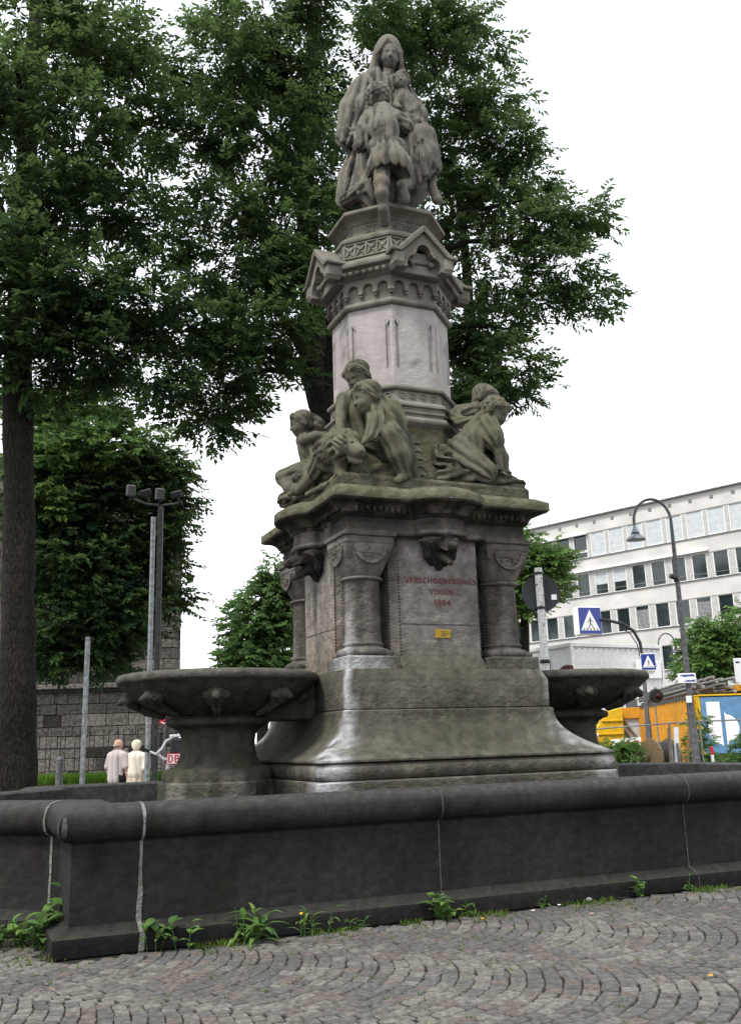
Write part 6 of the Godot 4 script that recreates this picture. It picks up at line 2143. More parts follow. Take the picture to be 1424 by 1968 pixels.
func build_site():
	# white office container, standing on the yellow ones
	var c := thing("site_container", "white ribbed site office container raised above the yellow containers", "container", Vector3(8.364, 2.96, -41.0), deg_to_rad(28.8))
	var m := Mb.new()
	m.box(Vector3(2.65, 1.2, -2.1), Vector3(5.16, 2.3, 4.0))
	part("body", m.done(), M.white_paint, c)
	m = Mb.new()
	ribbed(m, Vector3(0.1, 0, -0.06), Vector3(5.2, 0, -0.06), 0.15, 2.2, 0.16, 0.014)
	part("ribbed_front", m.done(), M.white_paint, c)
	m = Mb.new()
	ribbed(m, Vector3(0.06, 0, -4.0), Vector3(0.06, 0, -0.1), 0.15, 2.2, 0.16, 0.014)
	part("ribbed_end", m.done(), M.white_paint, c)
	m = Mb.new()
	for p in [Vector3(0.06, 1.2, -0.04), Vector3(5.24, 1.2, -0.04), Vector3(0.06, 1.2, -4.06)]:
		m.box(p, Vector3(0.14, 2.42, 0.14), 0.01)
	for y in [0.08, 2.33]:
		m.box(Vector3(2.65, y, -0.05), Vector3(5.04, 0.15, 0.13), 0.01)
		m.box(Vector3(0.05, y, -2.05), Vector3(0.13, 0.15, 3.86), 0.01)
	part("frame", m.done(), M.white_paint, c)
	m = Mb.new()
	for k in 16:
		m.box(Vector3(0.35 + 0.31 * k, 2.17, 0.0), Vector3(0.09, 0.03, 0.02))
	for k in 12:
		m.box(Vector3(-0.02, 2.17, -0.3 - 0.31 * k), Vector3(0.02, 0.03, 0.09))
	part("vent_slots", m.done(), M.zinc, c)
	for e in [[-0.55, 1.0], [-3.4, 0.8]]:
		var w := Node3D.new()
		w.name = "window"
		c.add_child(w, true)
		w.position = Vector3(-0.02, e[1], e[0])
		m = Mb.new()
		for s in [-1.0, 1.0]:
			m.box(Vector3(0, 0, s * 0.33), Vector3(0.08, 0.76, 0.08), 0.01)
			m.box(Vector3(0, s * 0.36, 0), Vector3(0.078, 0.08, 0.72), 0.01)
		part("frame", m.done(), M.window_frame, w)
		m = Mb.new()
		m.box(Vector3(0.01, 0, 0), Vector3(0.02, 0.66, 0.6))
		part("pane", m.done(), M.panel_grey if e[0] > -1 else M.glass, w)
	m = Mb.new()
	m.box(Vector3(-0.02, 0.9, -1.9), Vector3(0.06, 1.7, 0.85), 0.01)
	part("door", m.done(), M.white_paint, c)
	m = Mb.new()
	m.box(Vector3(4.35, 1.32, 0.04), Vector3(1.5, 0.8, 0.02), 0.004)
	part("company_board", m.done(), M.sign_white, c)
	var tm := TextMesh.new()
	var f := SystemFont.new()
	f.font_names = PackedStringArray(["Droid Sans"])
	tm.font = f
	tm.text = "Bauträger"
	tm.font_size = 48
	tm.pixel_size = 0.2 / 48.0
	tm.depth = 0.01
	part("board_lettering", tm, M.zinc, c, Vector3(4.25, 1.22, 0.055))
	m = Mb.new()
	for k in 2:
		m.box(Vector3(4.75, 1.55 - 0.1 * k, 0.055), Vector3(0.13, 0.05, 0.006))
	part("board_mark", m.done(), M.sign_blue, c)
	# long orange container seen along its ribbed side
	var a := Vector3(11.2, 0, -42.5)
	var b := Vector3(9.96, 0, -30.9)
	var o := thing("orange_container", "long orange ribbed shipping container under the pipe stack", "container", Vector3.ZERO)
	m = Mb.new()
	ribbed(m, a, b, 0.2, 2.5, 0.42, 0.1)
	part("ribbed_side", m.done(), M.orange_steel, o)
	var d := (b - a).normalized()
	var out := Vector3(-d.z, 0, d.x)
	m = Mb.new()
	m.box((a + b) / 2 + Vector3(0, 1.35, 0) - out * 1.25, Vector3(2.4, 2.3, (b - a).length()), 0.0, Basis(Vector3.UP, atan2(d.x, d.z)))
	part("body", m.done(), M.orange_steel, o)
	m = Mb.new()
	for y in [0.12, 2.55]:
		m.box((a + b) / 2 + Vector3(0, y, 0) + out * 0.02, Vector3(0.16, 0.14, (b - a).length()), 0.01, Basis(Vector3.UP, atan2(d.x, d.z)))
	m.box(a + Vector3(0, 1.33, 0) + out * 0.02, Vector3(0.17, 2.6, 0.17), 0.01)
	m.box(b + Vector3(0, 1.33, 0) + out * 0.02, Vector3(0.17, 2.6, 0.17), 0.01)
	part("frame", m.done(), M.dark_paint, o)
	# bundle of grey pipes lying on it
	for k in 26:
		m = Mb.new()
		var row := k / 7
		var col := k % 7
		var base := a.lerp(b, 0.05) - out * (0.25 + col * 0.3 + rng.randf_range(-0.06, 0.06)) + Vector3(0, 2.72 + row * 0.13 + rng.randf_range(-0.02, 0.02), 0)
		m.tube([base, base + d * rng.randf_range(10.4, 11.4) + out * rng.randf_range(-0.15, 0.15) + Vector3(0, rng.randf_range(0.0, 0.06), 0)], 0.055, 7)
		tag(part(numbered("grey_pipe"), m.done(), M.zinc, self), "grey pipe lying in the long bundle on top of the orange container", "pipe", "pipes bundled on the orange container")
	# yellow unit and board with diagonal slats left of it
	var y := thing("yellow_container", "yellow stepped skip container below the white site office", "container", Vector3(0, 0, 0))
	m = Mb.new()
	m.prism(PackedVector2Array([Vector2(7.6, 0.1), Vector2(9.62, 0.1), Vector2(9.62, 2.5), Vector2(9.05, 2.36), Vector2(8.9, 2.1), Vector2(8.75, 2.1), Vector2(8.75, 1.9), Vector2(8.35, 1.55), Vector2(7.6, 1.5)]), 2.0, 0.0, -40.2)
	part("body", m.done(), M.yellow_steel, y)
	m = Mb.new()
	for e in [[9.2, 2.02, 0.85], [8.95, 1.52, 1.3], [8.7, 0.9, 1.8]]:
		m.box(Vector3(e[0], e[1], -38.18), Vector3(e[2], 0.07, 0.08), 0.015)
	part("ribs", m.done(), M.yellow_steel, y)
	var g := thing("slatted_gate", "orange framed site gate with diagonal slats beside the yellow container", "gate", Vector3(9.66, 0.1, -38.6))
	m = Mb.new()
	m.box(Vector3(0.33, 2.2, 0), Vector3(0.84, 0.42, 0.12), 0.01)
	for s in [-1.0, 1.0]:
		m.box(Vector3(0.33 + s * 0.4, 1.0, 0), Vector3(0.08, 2.0, 0.12), 0.01)
	part("frame", m.done(), M.orange_steel, g)
	m = Mb.new()
	m.box(Vector3(0.33, 1.0, -0.05), Vector3(0.72, 1.98, 0.03))
	part("panel", m.done(), M.panel_grey, g)
	for k in 3:
		m = Mb.new()
		m.box(Vector3(0.33 + 0.0, 0.75 + 0.4 * k, 0.0), Vector3(0.1, 1.1, 0.05), 0.01, Basis(Vector3.BACK, 0.62))
		part("slat", m.done(), M.timber, g)
	# low orange litter box
	var lb := thing("litter_box", "small orange box with a white lid in front of the yellow container", "box", Vector3(6.506, 0.768, -30.000))
	lb.position.y = 0
	m = Mb.new()
	m.box(Vector3(0, 0.72, 0), Vector3(0.5, 1.44, 0.4), 0.03)
	part("body", m.done(), M.orange_steel, lb)
	m = Mb.new()
	m.box(Vector3(0.03, 1.49, 0), Vector3(0.4, 0.1, 0.42), 0.03)
	part("lid", m.done(), M.white_paint, lb)
	m = Mb.new()
	m.box(Vector3(0.08, 1.3, 0.2), Vector3(0.22, 0.06, 0.02))
	part("slot", m.done(), M.sign_black, lb)
	# barrier board
	var bb := thing("barrier_board", "white barrier board with dark red squares above the bush", "barrier", Vector3(7.092, 1.276, -28.000))
	m = Mb.new()
	m.box(Vector3(0, 0, 0), Vector3(0.85, 0.2, 0.03), 0.005, Basis(Vector3.BACK, 0.06))
	part("board", m.done(), M.sign_white, bb)
	m = Mb.new()
	for k in 3:
		m.box(Vector3(-0.22 + 0.26 * k, -0.04 + 0.02 * k, 0.018), Vector3(0.1, 0.08, 0.012))
	part("red_square", m.done(), M.sign_red, bb)
	m = Mb.new()
	for s in [-1.0, 1.0]:
		m.box(Vector3(s * 0.33, -bb.position.y / 2 - 0.05, -0.03), Vector3(0.05, bb.position.y - 0.1, 0.03))
	part("leg", m.done(), M.timber, bb)
	# blue board with the white letter shape
	var bl := thing("blue_board", "blue steel board with a white rounded letter sign on the site", "hoarding", Vector3(10.08, 0.8, -30.4))
	m = Mb.new()
	m.box(Vector3(1.35, 0.88, -0.5), Vector3(2.6, 1.74, 1.0), 0.03)
	part("panel", m.done(), M.blue_board, bl)
	m = Mb.new()
	var l := [Vector2(0.2, 1.6), Vector2(0.62, 1.6), Vector2(0.62, 0.24)]
	l += arc_pts(Vector2(0.62, 0.72), 0.42, 262, 180, 8)
	m.prism(PackedVector2Array(l), 0.006, 0.0, 0.002)
	var r := [Vector2(0.74, 0.24)]
	r += arc_pts(Vector2(0.74, 0.79), 0.42, -82, 84, 16)
	r.append(Vector2(0.74, 1.3))
	m.prism(PackedVector2Array(r), 0.006, 0.0, 0.002)
	part("white_letter", m.done(), M.sign_white, bl)
	m = Mb.new()
	m.box(Vector3(1.35, 1.8, -0.5), Vector3(2.7, 0.05, 1.04), 0.01)
	m.box(Vector3(0.02, 0.86, -0.5), Vector3(0.06, 1.8, 0.9), 0.01)
	part("frame", m.done(), M.yellow_steel, bl)
	m = Mb.new()
	m.box(Vector3(1.35, -0.42, -0.6), Vector3(2.4, 0.7, 0.8), 0.05)
	part("skid", m.done(), M.dark_paint, bl)
	var cb := thing("orange_crate", "orange and white crate at the right end above the blue board", "crate", Vector3(12.0, 2.74, -31.4))
	m = Mb.new()
	m.box(Vector3(0, 0.09, 0), Vector3(0.9, 0.18, 0.8), 0.01)
	part("crate_body", m.done(), M.orange_steel, cb)
	m = Mb.new()
	m.box(Vector3(0, 0.3, 0), Vector3(0.9, 0.24, 0.78), 0.01)
	part("crate_cover", m.done(), M.sign_white, cb)
	# cable drum, planks and barrier pole
	var cd := thing("cable_drum", "wooden cable drum lying on its side behind the basin wall", "cable drum", Vector3(7.755, 0.855, -27.000))
	m = Mb.new()
	m.x = Transform3D(Basis(Vector3.BACK, PI / 2) * Basis(Vector3.RIGHT, 0.35), Vector3.ZERO)
	for s in [-1.0, 1.0]:
		m = Mb.new()
		m.x = Transform3D(Basis(Vector3.BACK, PI / 2) * Basis(Vector3.RIGHT, 0.35), Vector3.ZERO)
		m.lathe([[0.002, s * 0.3 - 0.03], [0.5, s * 0.3 - 0.03], [0.5, s * 0.3 + 0.03], [0.002, s * 0.3 + 0.03]], 28)
		part("flange", m.done(), M.timber, cd)
	m = Mb.new()
	m.x = Transform3D(Basis(Vector3.BACK, PI / 2) * Basis(Vector3.RIGHT, 0.35), Vector3.ZERO)
	for k in 9:
		var ring := []
		for q in 21:
			ring.append(Vector3(cos(TAU * q / 20.0) * 0.38, -0.24 + 0.06 * k, sin(TAU * q / 20.0) * 0.38))
		m.tube(ring, 0.034, 6, false)
	part("cable", m.done(), M.dark_paint, cd)
	var k := 0
	for e in [[1296,1462,1299,1398,0.09,"white_paint","white painted board leaning upright against the orange container","plank"], [1286,1462,1284,1412,0.05,"timber","short dark stake beside the white leaning board","stake"], [1318,1462,1322,1398,0.05,"timber","knotty pale pole leaning next to the street lamp","pole"], [1304,1462,1302,1430,0.05,"zinc","short grey post right of the white leaning board","post"]]:
		var foot: Vector3 = [Vector3(7.814, 0.776, -26.000), Vector3(7.678, 0.780, -26.000), Vector3(8.033, 0.769, -26.000), Vector3(7.924, 0.772, -26.000)][k]
		var head: Vector3 = [Vector3(8.037, 1.631, -26.300), Vector3(7.735, 1.608, -26.000), Vector3(8.358, 1.661, -26.200), Vector3(7.930, 1.226, -26.000)][k]
		foot.y = 0
		m = Mb.new()
		m.tube([foot, foot.lerp(head, 0.5) + Vector3(0.01, 0, 0), head], e[4] * 0.8, 5)
		tag(part(numbered(e[7] if e[7] != "post" else "short_post"), m.done(), M[e[5]], self), e[6], e[7])
		k += 1
	var rail := thing("barrier_rail", "thin pale barrier rail running across in front of the containers", "rail", Vector3.ZERO)
	m = Mb.new()
	m.tube([Vector3(5.643, 1.635, -26.500), Vector3(6.998, 1.711, -26.000), Vector3(8.227, 1.760, -25.500), Vector3(9.400, 1.767, -25.000)], 0.022, 6)
	part("rail", m.done(), M.zinc, rail)
	for e in [Vector3(5.657, 1.635, -26.500), Vector3(7.703, 1.741, -25.800), Vector3(8.372, 1.767, -25.400)]:
		m = Mb.new()
		m.tube([Vector3(e.x, 0, e.z), e], 0.025, 6)
		part("upright", m.done(), M.zinc, rail)
	var bo := thing("marker_post", "small red and white marker post under the blue board", "post", Vector3(8.817, 0.773, -26.000))
	bo.position.y = 0
	for q in 6:
		m = Mb.new()
		m.lathe([[0.04, 0.18 * q], [0.04, 0.18 * q + 0.179]], 12)
		part("band", m.done(), M.sign_red if q % 2 else M.sign_white, bo)
	m = Mb.new()
	m.lathe([[0.04, 1.08], [0.03, 1.11], [0.002, 1.12]], 12)
	part("cap", m.done(), M.sign_red, bo)
	# warning lamp drum hanging at the container corner
	var wl := thing("warning_lamp", "black round warning lamp beside the zebra crossing post", "lamp", Vector3(8.913, 2.660, -31.000))
	m = Mb.new()
	m.x = Transform3D(Basis(Vector3.RIGHT, PI / 2), Vector3.ZERO)
	m.lathe([[0.002, -0.16], [0.14, -0.15], [0.21, -0.08], [0.22, 0.1], [0.19, 0.13], [0.002, 0.135]], 20)
	part("drum", m.done(), M.sign_black, wl)
	m = Mb.new()
	m.ball(Vector3(0.05, -0.02, 0.13), Vector3(0.11, 0.11, 0.04))
	part("lens", m.done(), mat("lens_red", lin(0.03, 0.004, 0.004), 0.2), wl)
	m = Mb.new()
	m.box(Vector3(0.0, 0.22, 0.04), Vector3(0.1, 0.1, 0.05), 0.02)
	m.tube([Vector3(0, -0.1, -0.14), Vector3(0, -wl.position.y, -0.14)], 0.025, 6)
	part("bracket", m.done(), M.galvanised, wl)


# ---------------------------------------------------------------- street furniture
func walker_sign(o: Node3D, s: float, depth: float, blue: Material):
	# square sign, bottom centre at the node: blue field, white triangle, walking figure, stripes
	var m := Mb.new()
	m.box(Vector3(0, s / 2, -depth / 2), Vector3(s, s * 1.08, depth), 0.012)
	part("sign_box", m.done(), M.sign_white, o)
	m = Mb.new()
	m.box(Vector3(0, s / 2, 0.003), Vector3(s * 0.95, s * 1.02, 0.006))
	part("blue_field", m.done(), blue, o)
	m = Mb.new()
	m.prism(PackedVector2Array([Vector2(-0.41, 0.12), Vector2(0.41, 0.12), Vector2(0, 0.93)].map(func(v): return v * s)), 0.004, 0.0, 0.007)
	part("white_triangle", m.done(), M.sign_white, o)
	m = Mb.new()
	m.x = Transform3D(Basis().scaled(Vector3.ONE * s), Vector3(0, 0, 0.012))
	var bars := [[Vector2(0.0, 0.56), Vector2(0.01, 0.4), 0.05], [Vector2(0.01, 0.4), Vector2(-0.06, 0.26), 0.036], [Vector2(-0.06, 0.26), Vector2(-0.1, 0.19), 0.026], [Vector2(0.01, 0.4), Vector2(0.08, 0.29), 0.036], [Vector2(0.08, 0.29), Vector2(0.14, 0.21), 0.026], [Vector2(0.0, 0.55), Vector2(-0.09, 0.45), 0.024], [Vector2(-0.09, 0.45), Vector2(-0.11, 0.41), 0.02], [Vector2(0.01, 0.55), Vector2(0.1, 0.47), 0.024], [Vector2(0.1, 0.47), Vector2(0.13, 0.42), 0.02]]
	for b in bars:
		var d: Vector2 = (b[1] - b[0]).normalized() * 0.01
		var n: Vector2 = Vector2(-d.y, d.x).normalized() * b[2] * 0.5
		m.prism(PackedVector2Array([b[0] - d + n, b[0] - d - n, b[1] + d - n * 0.8, b[1] + d + n * 0.8]), 0.004)
	m.prism(PackedVector2Array(arc_pts(Vector2(0.0, 0.61), 0.032, 0, 345, 12)), 0.004)
	for k in 5:
		var x := -0.25 + 0.125 * k
		var sk := x * 0.25
		m.prism(PackedVector2Array([Vector2(x - 0.03 + sk, 0.145), Vector2(x + 0.03 + sk, 0.145), Vector2(x + 0.025, 0.2), Vector2(x - 0.025, 0.2)]), 0.004)
	part("walking_figure", m.done(), M.sign_black, o)


func build_street():
	var m: Mb
	# swan-neck street lamp at the right
	var l := thing("street_lamp", "tall grey swan neck street lamp in front of the office block", "street lamp", Vector3(6.45, 0, -20))
	m = Mb.new()
	m.tube([Vector3(0, 0, 0), Vector3(0, 1.6, 0), Vector3(0, 1.62, 0), Vector3(0.0, 5.15, 0)], [0.085, 0.08, 0.06, 0.05], 12)
	part("pole", m.done(), M.grey_paint, l)
	var arc := []
	for k in 15:
		var a := deg_to_rad(lerpf(-6, 186, k / 14.0))
		arc.append(Vector3(-0.4 + 0.4 * cos(a), 5.92 + 0.5 * sin(a), 0))
	arc[0] = Vector3(0, 5.15, 0)
	m = Mb.new()
	m.tube(arc, [0.045] + range(13).map(func(_k): return 0.032) + [0.03], 10)
	part("swan_neck", m.done(), M.grey_paint, l)
	m = Mb.new()
	m.lathe([[0.205, 5.53], [0.2, 5.56], [0.12, 5.63], [0.085, 5.66], [0.08, 5.72], [0.05, 5.78], [0.03, 5.86]], 24, Vector3(-0.79, 0, 0))
	part("lamp_shade", m.done(), M.galvanised, l)
	m = Mb.new()
	m.lathe([[0.002, 5.515], [0.12, 5.52], [0.19, 5.54]], 24, Vector3(-0.79, 0, 0))
	part("lamp_glass", m.done(), M.panel_grey, l)
	m = Mb.new()
	m.lathe([[0.088, 5.655], [0.092, 5.66], [0.092, 5.68], [0.085, 5.685]], 20, Vector3(-0.79, 0, 0))
	part("dark_band", m.done(), M.sign_black, l)
	m = Mb.new()
	m.tube([Vector3(-0.02, 4.65, 0.06), Vector3(-0.17, 4.72, 0.1)], [0.035, 0.06], 8)
	m.box(Vector3(-0.03, 4.65, 0.03), Vector3(0.08, 0.1, 0.06), 0.01)
	part("small_spotlight", m.done(), M.dark_paint, l)
	m = Mb.new()
	m.box(Vector3(-0.05, 2.15, 0.09), Vector3(0.11, 0.14, 0.04), 0.008)
	part("white_tag", m.done(), M.sign_white, l)
	var ts := thing("direction_sign", "small white and blue rectangular sign clamped to the street lamp", "sign", Vector3(6.4, 2.48, -19.9))
	m = Mb.new()
	m.box(Vector3(0, 0.1, 0), Vector3(0.37, 0.2, 0.02), 0.008)
	part("plate", m.done(), M.sign_white, ts)
	m = Mb.new()
	m.prism(PackedVector2Array([Vector2(-0.15, 0.165), Vector2(0.14, 0.175), Vector2(0.16, 0.13), Vector2(0.05, 0.14), Vector2(-0.05, 0.125)]), 0.004, 0.0, 0.011)
	m.prism(PackedVector2Array([Vector2(-0.08, 0.03), Vector2(0.16, 0.03), Vector2(0.16, 0.07), Vector2(0.06, 0.055), Vector2(0.02, 0.065)]), 0.004, 0.0, 0.011)
	part("blue_print", m.done(), M.sign_blue, ts)
	m = Mb.new()
	m.box(Vector3(0.03, 0.1, -0.04), Vector3(0.12, 0.06, 0.06), 0.005)
	part("clamp", m.done(), M.galvanised, ts)
	var ws := thing("white_sign", "white rectangular sign cut off at the right edge of the view", "sign", Vector3(9.170, 2.954, -24.000))
	m = Mb.new()
	m.box(Vector3(0, 0, 0), Vector3(0.5, 0.6, 0.03), 0.01)
	part("plate", m.done(), M.sign_white, ws)
	m = Mb.new()
	m.box(Vector3(-0.16, 0.2, 0.017), Vector3(0.1, 0.04, 0.006))
	part("print", m.done(), M.sign_black, ws)
	m = Mb.new()
	m.tube([Vector3(0, 0.3, -0.05), Vector3(0, -ws.position.y, -0.05)], 0.03, 8)
	part("post", m.done(), M.galvanised, ws)
	# zebra crossing gantry with two signs
	var z := thing("crossing_post", "dark curved post reaching over the zebra crossing", "post", Vector3(8.86, 0, -32))
	m = Mb.new()
	m.tube([Vector3(0, 0, 0), Vector3(0, 1.9, 0), Vector3(0.0, 1.92, 0), Vector3(0.03, 3.9, 0)], [0.11, 0.1, 0.075, 0.06], 12)
	part("pole", m.done(), M.grey_paint, z)
	m = Mb.new()
	m.tube([Vector3(0.03, 3.9, 0), Vector3(0.0, 4.45, 0), Vector3(-0.18, 4.85, 0), Vector3(-0.5, 5.08, 0), Vector3(-0.9, 5.2, 0), Vector3(-1.25, 5.26, 0)], 0.05, 10)
	part("arm", m.done(), M.dark_paint, z)
	m = Mb.new()
	m.tube([Vector3(-0.04, 3.9, 0), Vector3(-0.1, 4.4, 0), Vector3(-0.3, 4.75, 0), Vector3(-0.6, 4.98, 0)], 0.018, 6)
	part("cable", m.done(), M.dark_paint, z)
	var s1 := thing("crossing_sign", "large lit box zebra crossing sign hanging from the curved arm", "traffic sign", Vector3(7.24, 4.8, -31.95), 0.28)
	walker_sign(s1, 0.86, 0.36, M.sign_blue)
	var s2 := thing("crossing_sign", "smaller flat zebra crossing sign on the upright of the curved post", "traffic sign", Vector3(9.03, 3.55, -31.86), 0.1)
	walker_sign(s2, 0.5, 0.03, mat("sign_navy", lin(0.02, 0.04, 0.2), 0.4))
	# distant lamp
	var fl := thing("street_lamp", "small distant swan neck lamp in front of the green shrub", "street lamp", Vector3(13.3, 0, -45))
	m = Mb.new()
	m.tube([Vector3(0, 0, 0), Vector3(0, 5.3, 0)], [0.09, 0.05], 8)
	part("pole", m.done(), M.grey_paint, fl)
	arc = []
	for k in 11:
		var a := deg_to_rad(lerpf(180, 0, k / 10.0))
		arc.append(Vector3(0.4 + 0.4 * cos(a), 5.5 + 0.55 * sin(a), 0))
	arc[0] = Vector3(0, 5.3, 0)
	m = Mb.new()
	m.tube(arc, 0.035, 8)
	part("swan_neck", m.done(), M.grey_paint, fl)
	m = Mb.new()
	m.lathe([[0.22, 5.14], [0.21, 5.18], [0.1, 5.28], [0.06, 5.36], [0.03, 5.5]], 16, Vector3(0.8, 0, 0))
	part("lamp_shade", m.done(), M.grey_paint, fl)
	# back of a round sign on its white post
	var rs := thing("round_sign", "grey back of a round traffic sign on a scratched white post", "traffic sign", Vector3(2.68, 0, -15.2))
	m = Mb.new()
	m.lathe([[0.066, 0.0], [0.066, 2.98], [0.062, 2.985], [0.062, 4.12], [0.058, 4.15], [0.002, 4.155]], 18)
	part("post", m.done(), mat("post_white", lin(0.62, 0.62, 0.61), 0.6, T.mottle, 3.0), rs)
	m = Mb.new()
	m.x = Transform3D(Basis(Vector3.RIGHT, PI / 2), Vector3(0.03, 3.75, -0.09))
	m.lathe([[0.002, -0.004], [0.29, -0.004], [0.305, -0.012], [0.305, 0.012], [0.29, 0.006], [0.002, 0.006]], 48)
	part("disc", m.done(), M.sign_back, rs)
	m = Mb.new()
	for y in [3.5, 4.06]:
		m.lathe([[0.066, y - 0.02], [0.072, y - 0.018], [0.072, y + 0.018], [0.066, y + 0.02]], 18)
		m.box(Vector3(0, y, -0.06), Vector3(0.18, 0.03, 0.03), 0.004)
	part("clamp", m.done(), M.dark_paint, rs)
	m = Mb.new()
	m.box(Vector3(0.235, 3.68, -0.078), Vector3(0.085, 0.085, 0.006), 0.0)
	part("sticker", m.done(), M.sign_white, rs)
	m = Mb.new()
	m.lathe([[0.068, 2.62], [0.08, 2.63], [0.08, 2.67], [0.068, 2.68]], 18)
	m.box(Vector3(0, 2.645, 0.07), Vector3(0.14, 0.03, 0.02), 0.004)
	part("collar", m.done(), M.dark_paint, rs)
	m = Mb.new()
	var r := RandomNumberGenerator.new()
	r.seed = 4
	for k in 14:
		var a := r.randf_range(-1.3, 1.3)
		var y := r.randf_range(2.95, 4.0)
		m.box(Vector3(sin(a) * 0.064, y, cos(a) * 0.064), Vector3(r.randf_range(0.006, 0.016), r.randf_range(0.008, 0.05), 0.004), 0.0, Basis(Vector3.UP, a) * Basis(Vector3.BACK, r.randf_range(-0.6, 0.6)))
	part("scratches", m.done(), M.dark_paint, rs)
	# floodlight mast at the left
	var fm := thing("floodlight_mast", "dark square mast carrying a crossbar of three floodlights", "floodlight mast", Vector3(-4.76, 0, -21))
	m = Mb.new()
	m.box(Vector3(0, 3.42, 0), Vector3(0.11, 6.84, 0.11), 0.012)
	part("mast", m.done(), M.dark_paint, fm)
	m = Mb.new()
	m.tube([Vector3(-0.62, 7.03, 0), Vector3(-0.3, 6.9, 0), Vector3(0, 6.86, 0), Vector3(0.3, 6.88, 0), Vector3(0.48, 6.93, 0)], 0.038, 6)
	part("crossbar", m.done(), M.dark_paint, fm)
	for e in [[-0.68, 7.22, 0.5], [-0.02, 7.12, 0.5], [-0.34, 7.16, -0.6], [0.36, 7.1, -0.6]]:
		var lamp := Node3D.new()
		lamp.name = "floodlight"
		fm.add_child(lamp, true)
		lamp.position = Vector3(e[0], e[1], 0.05)
		lamp.rotation = Vector3(0.5 if e[2] < 0 else 0.15, e[2], 0)
		m = Mb.new()
		m.box(Vector3(0, 0, 0), Vector3(0.2 if e[2] > 0 else 0.3, 0.26 if e[2] > 0 else 0.16, 0.12), 0.02)
		part("housing", m.done(), M.grey_paint if e[2] > 0 else M.dark_paint, lamp)
		m = Mb.new()
		m.box(Vector3(0, -0.16, 0), Vector3(0.05, 0.14, 0.05))
		part("bracket", m.done(), M.dark_paint, lamp)
	var sp := thing("steel_pole", "slim shiny steel pole standing just left of the floodlight mast", "pole", Vector3(-4.83, 0, -20.6))
	m = Mb.new()
	m.lathe([[0.06, 0.0], [0.052, 6.42], [0.055, 6.44], [0.055, 6.5], [0.002, 6.51]], 14)
	part("tube", m.done(), M.galvanised, sp)
	var sq := thing("steel_post", "square plain grey steel post left of the two walkers", "post", Vector3(-5.1, 0, -17))
	m = Mb.new()
	m.box(Vector3(0, 1.73, 0), Vector3(0.075, 3.46, 0.075), 0.01)
	part("shaft", m.done(), M.galvanised, sq)
	var bd := thing("bollard", "short grey bollard with a domed cap near the left tree", "bollard", Vector3(-5.5, 0, -17))
	m = Mb.new()
	m.lathe([[0.06, 0.0], [0.06, 1.34], [0.065, 1.345], [0.065, 1.37], [0.04, 1.4], [0.002, 1.41]], 16)
	part("shaft", m.done(), M.grey_paint, bd)
	var rsn := thing("small_sign", "small tilted red and white sign beside the dark mast", "sign", Vector3(-4.584, 2.056, -20.800))
	m = Mb.new()
	m.box(Vector3.ZERO, Vector3(0.11, 0.13, 0.02), 0.004, Basis(Vector3.BACK, -0.25))
	part("plate", m.done(), M.sign_red, rsn)
	m = Mb.new()
	m.box(Vector3(0.02, -0.035, 0.012), Vector3(0.1, 0.022, 0.006), 0.0, Basis(Vector3.BACK, -0.35))
	part("stripe", m.done(), M.sign_white, rsn)
	m = Mb.new()
	m.tube([Vector3(0.06, 0, -0.02), Vector3(0.06, -rsn.position.y, -0.02)], 0.02, 6)
	part("stake", m.done(), M.grey_paint, rsn)
	build_bicycle()
	# far television mast in the gap
	var tv := thing("radio_mast", "thin distant radio mast above the left bowl rim", "mast", Vector3(-62, 0, -380))
	m = Mb.new()
	m.tube([Vector3(0, 0, 0), Vector3(0, 36, 0), Vector3(0, 46, 0)], [0.8, 0.5, 0.2], 6)
	part("mast", m.done(), M.panel_grey, tv)


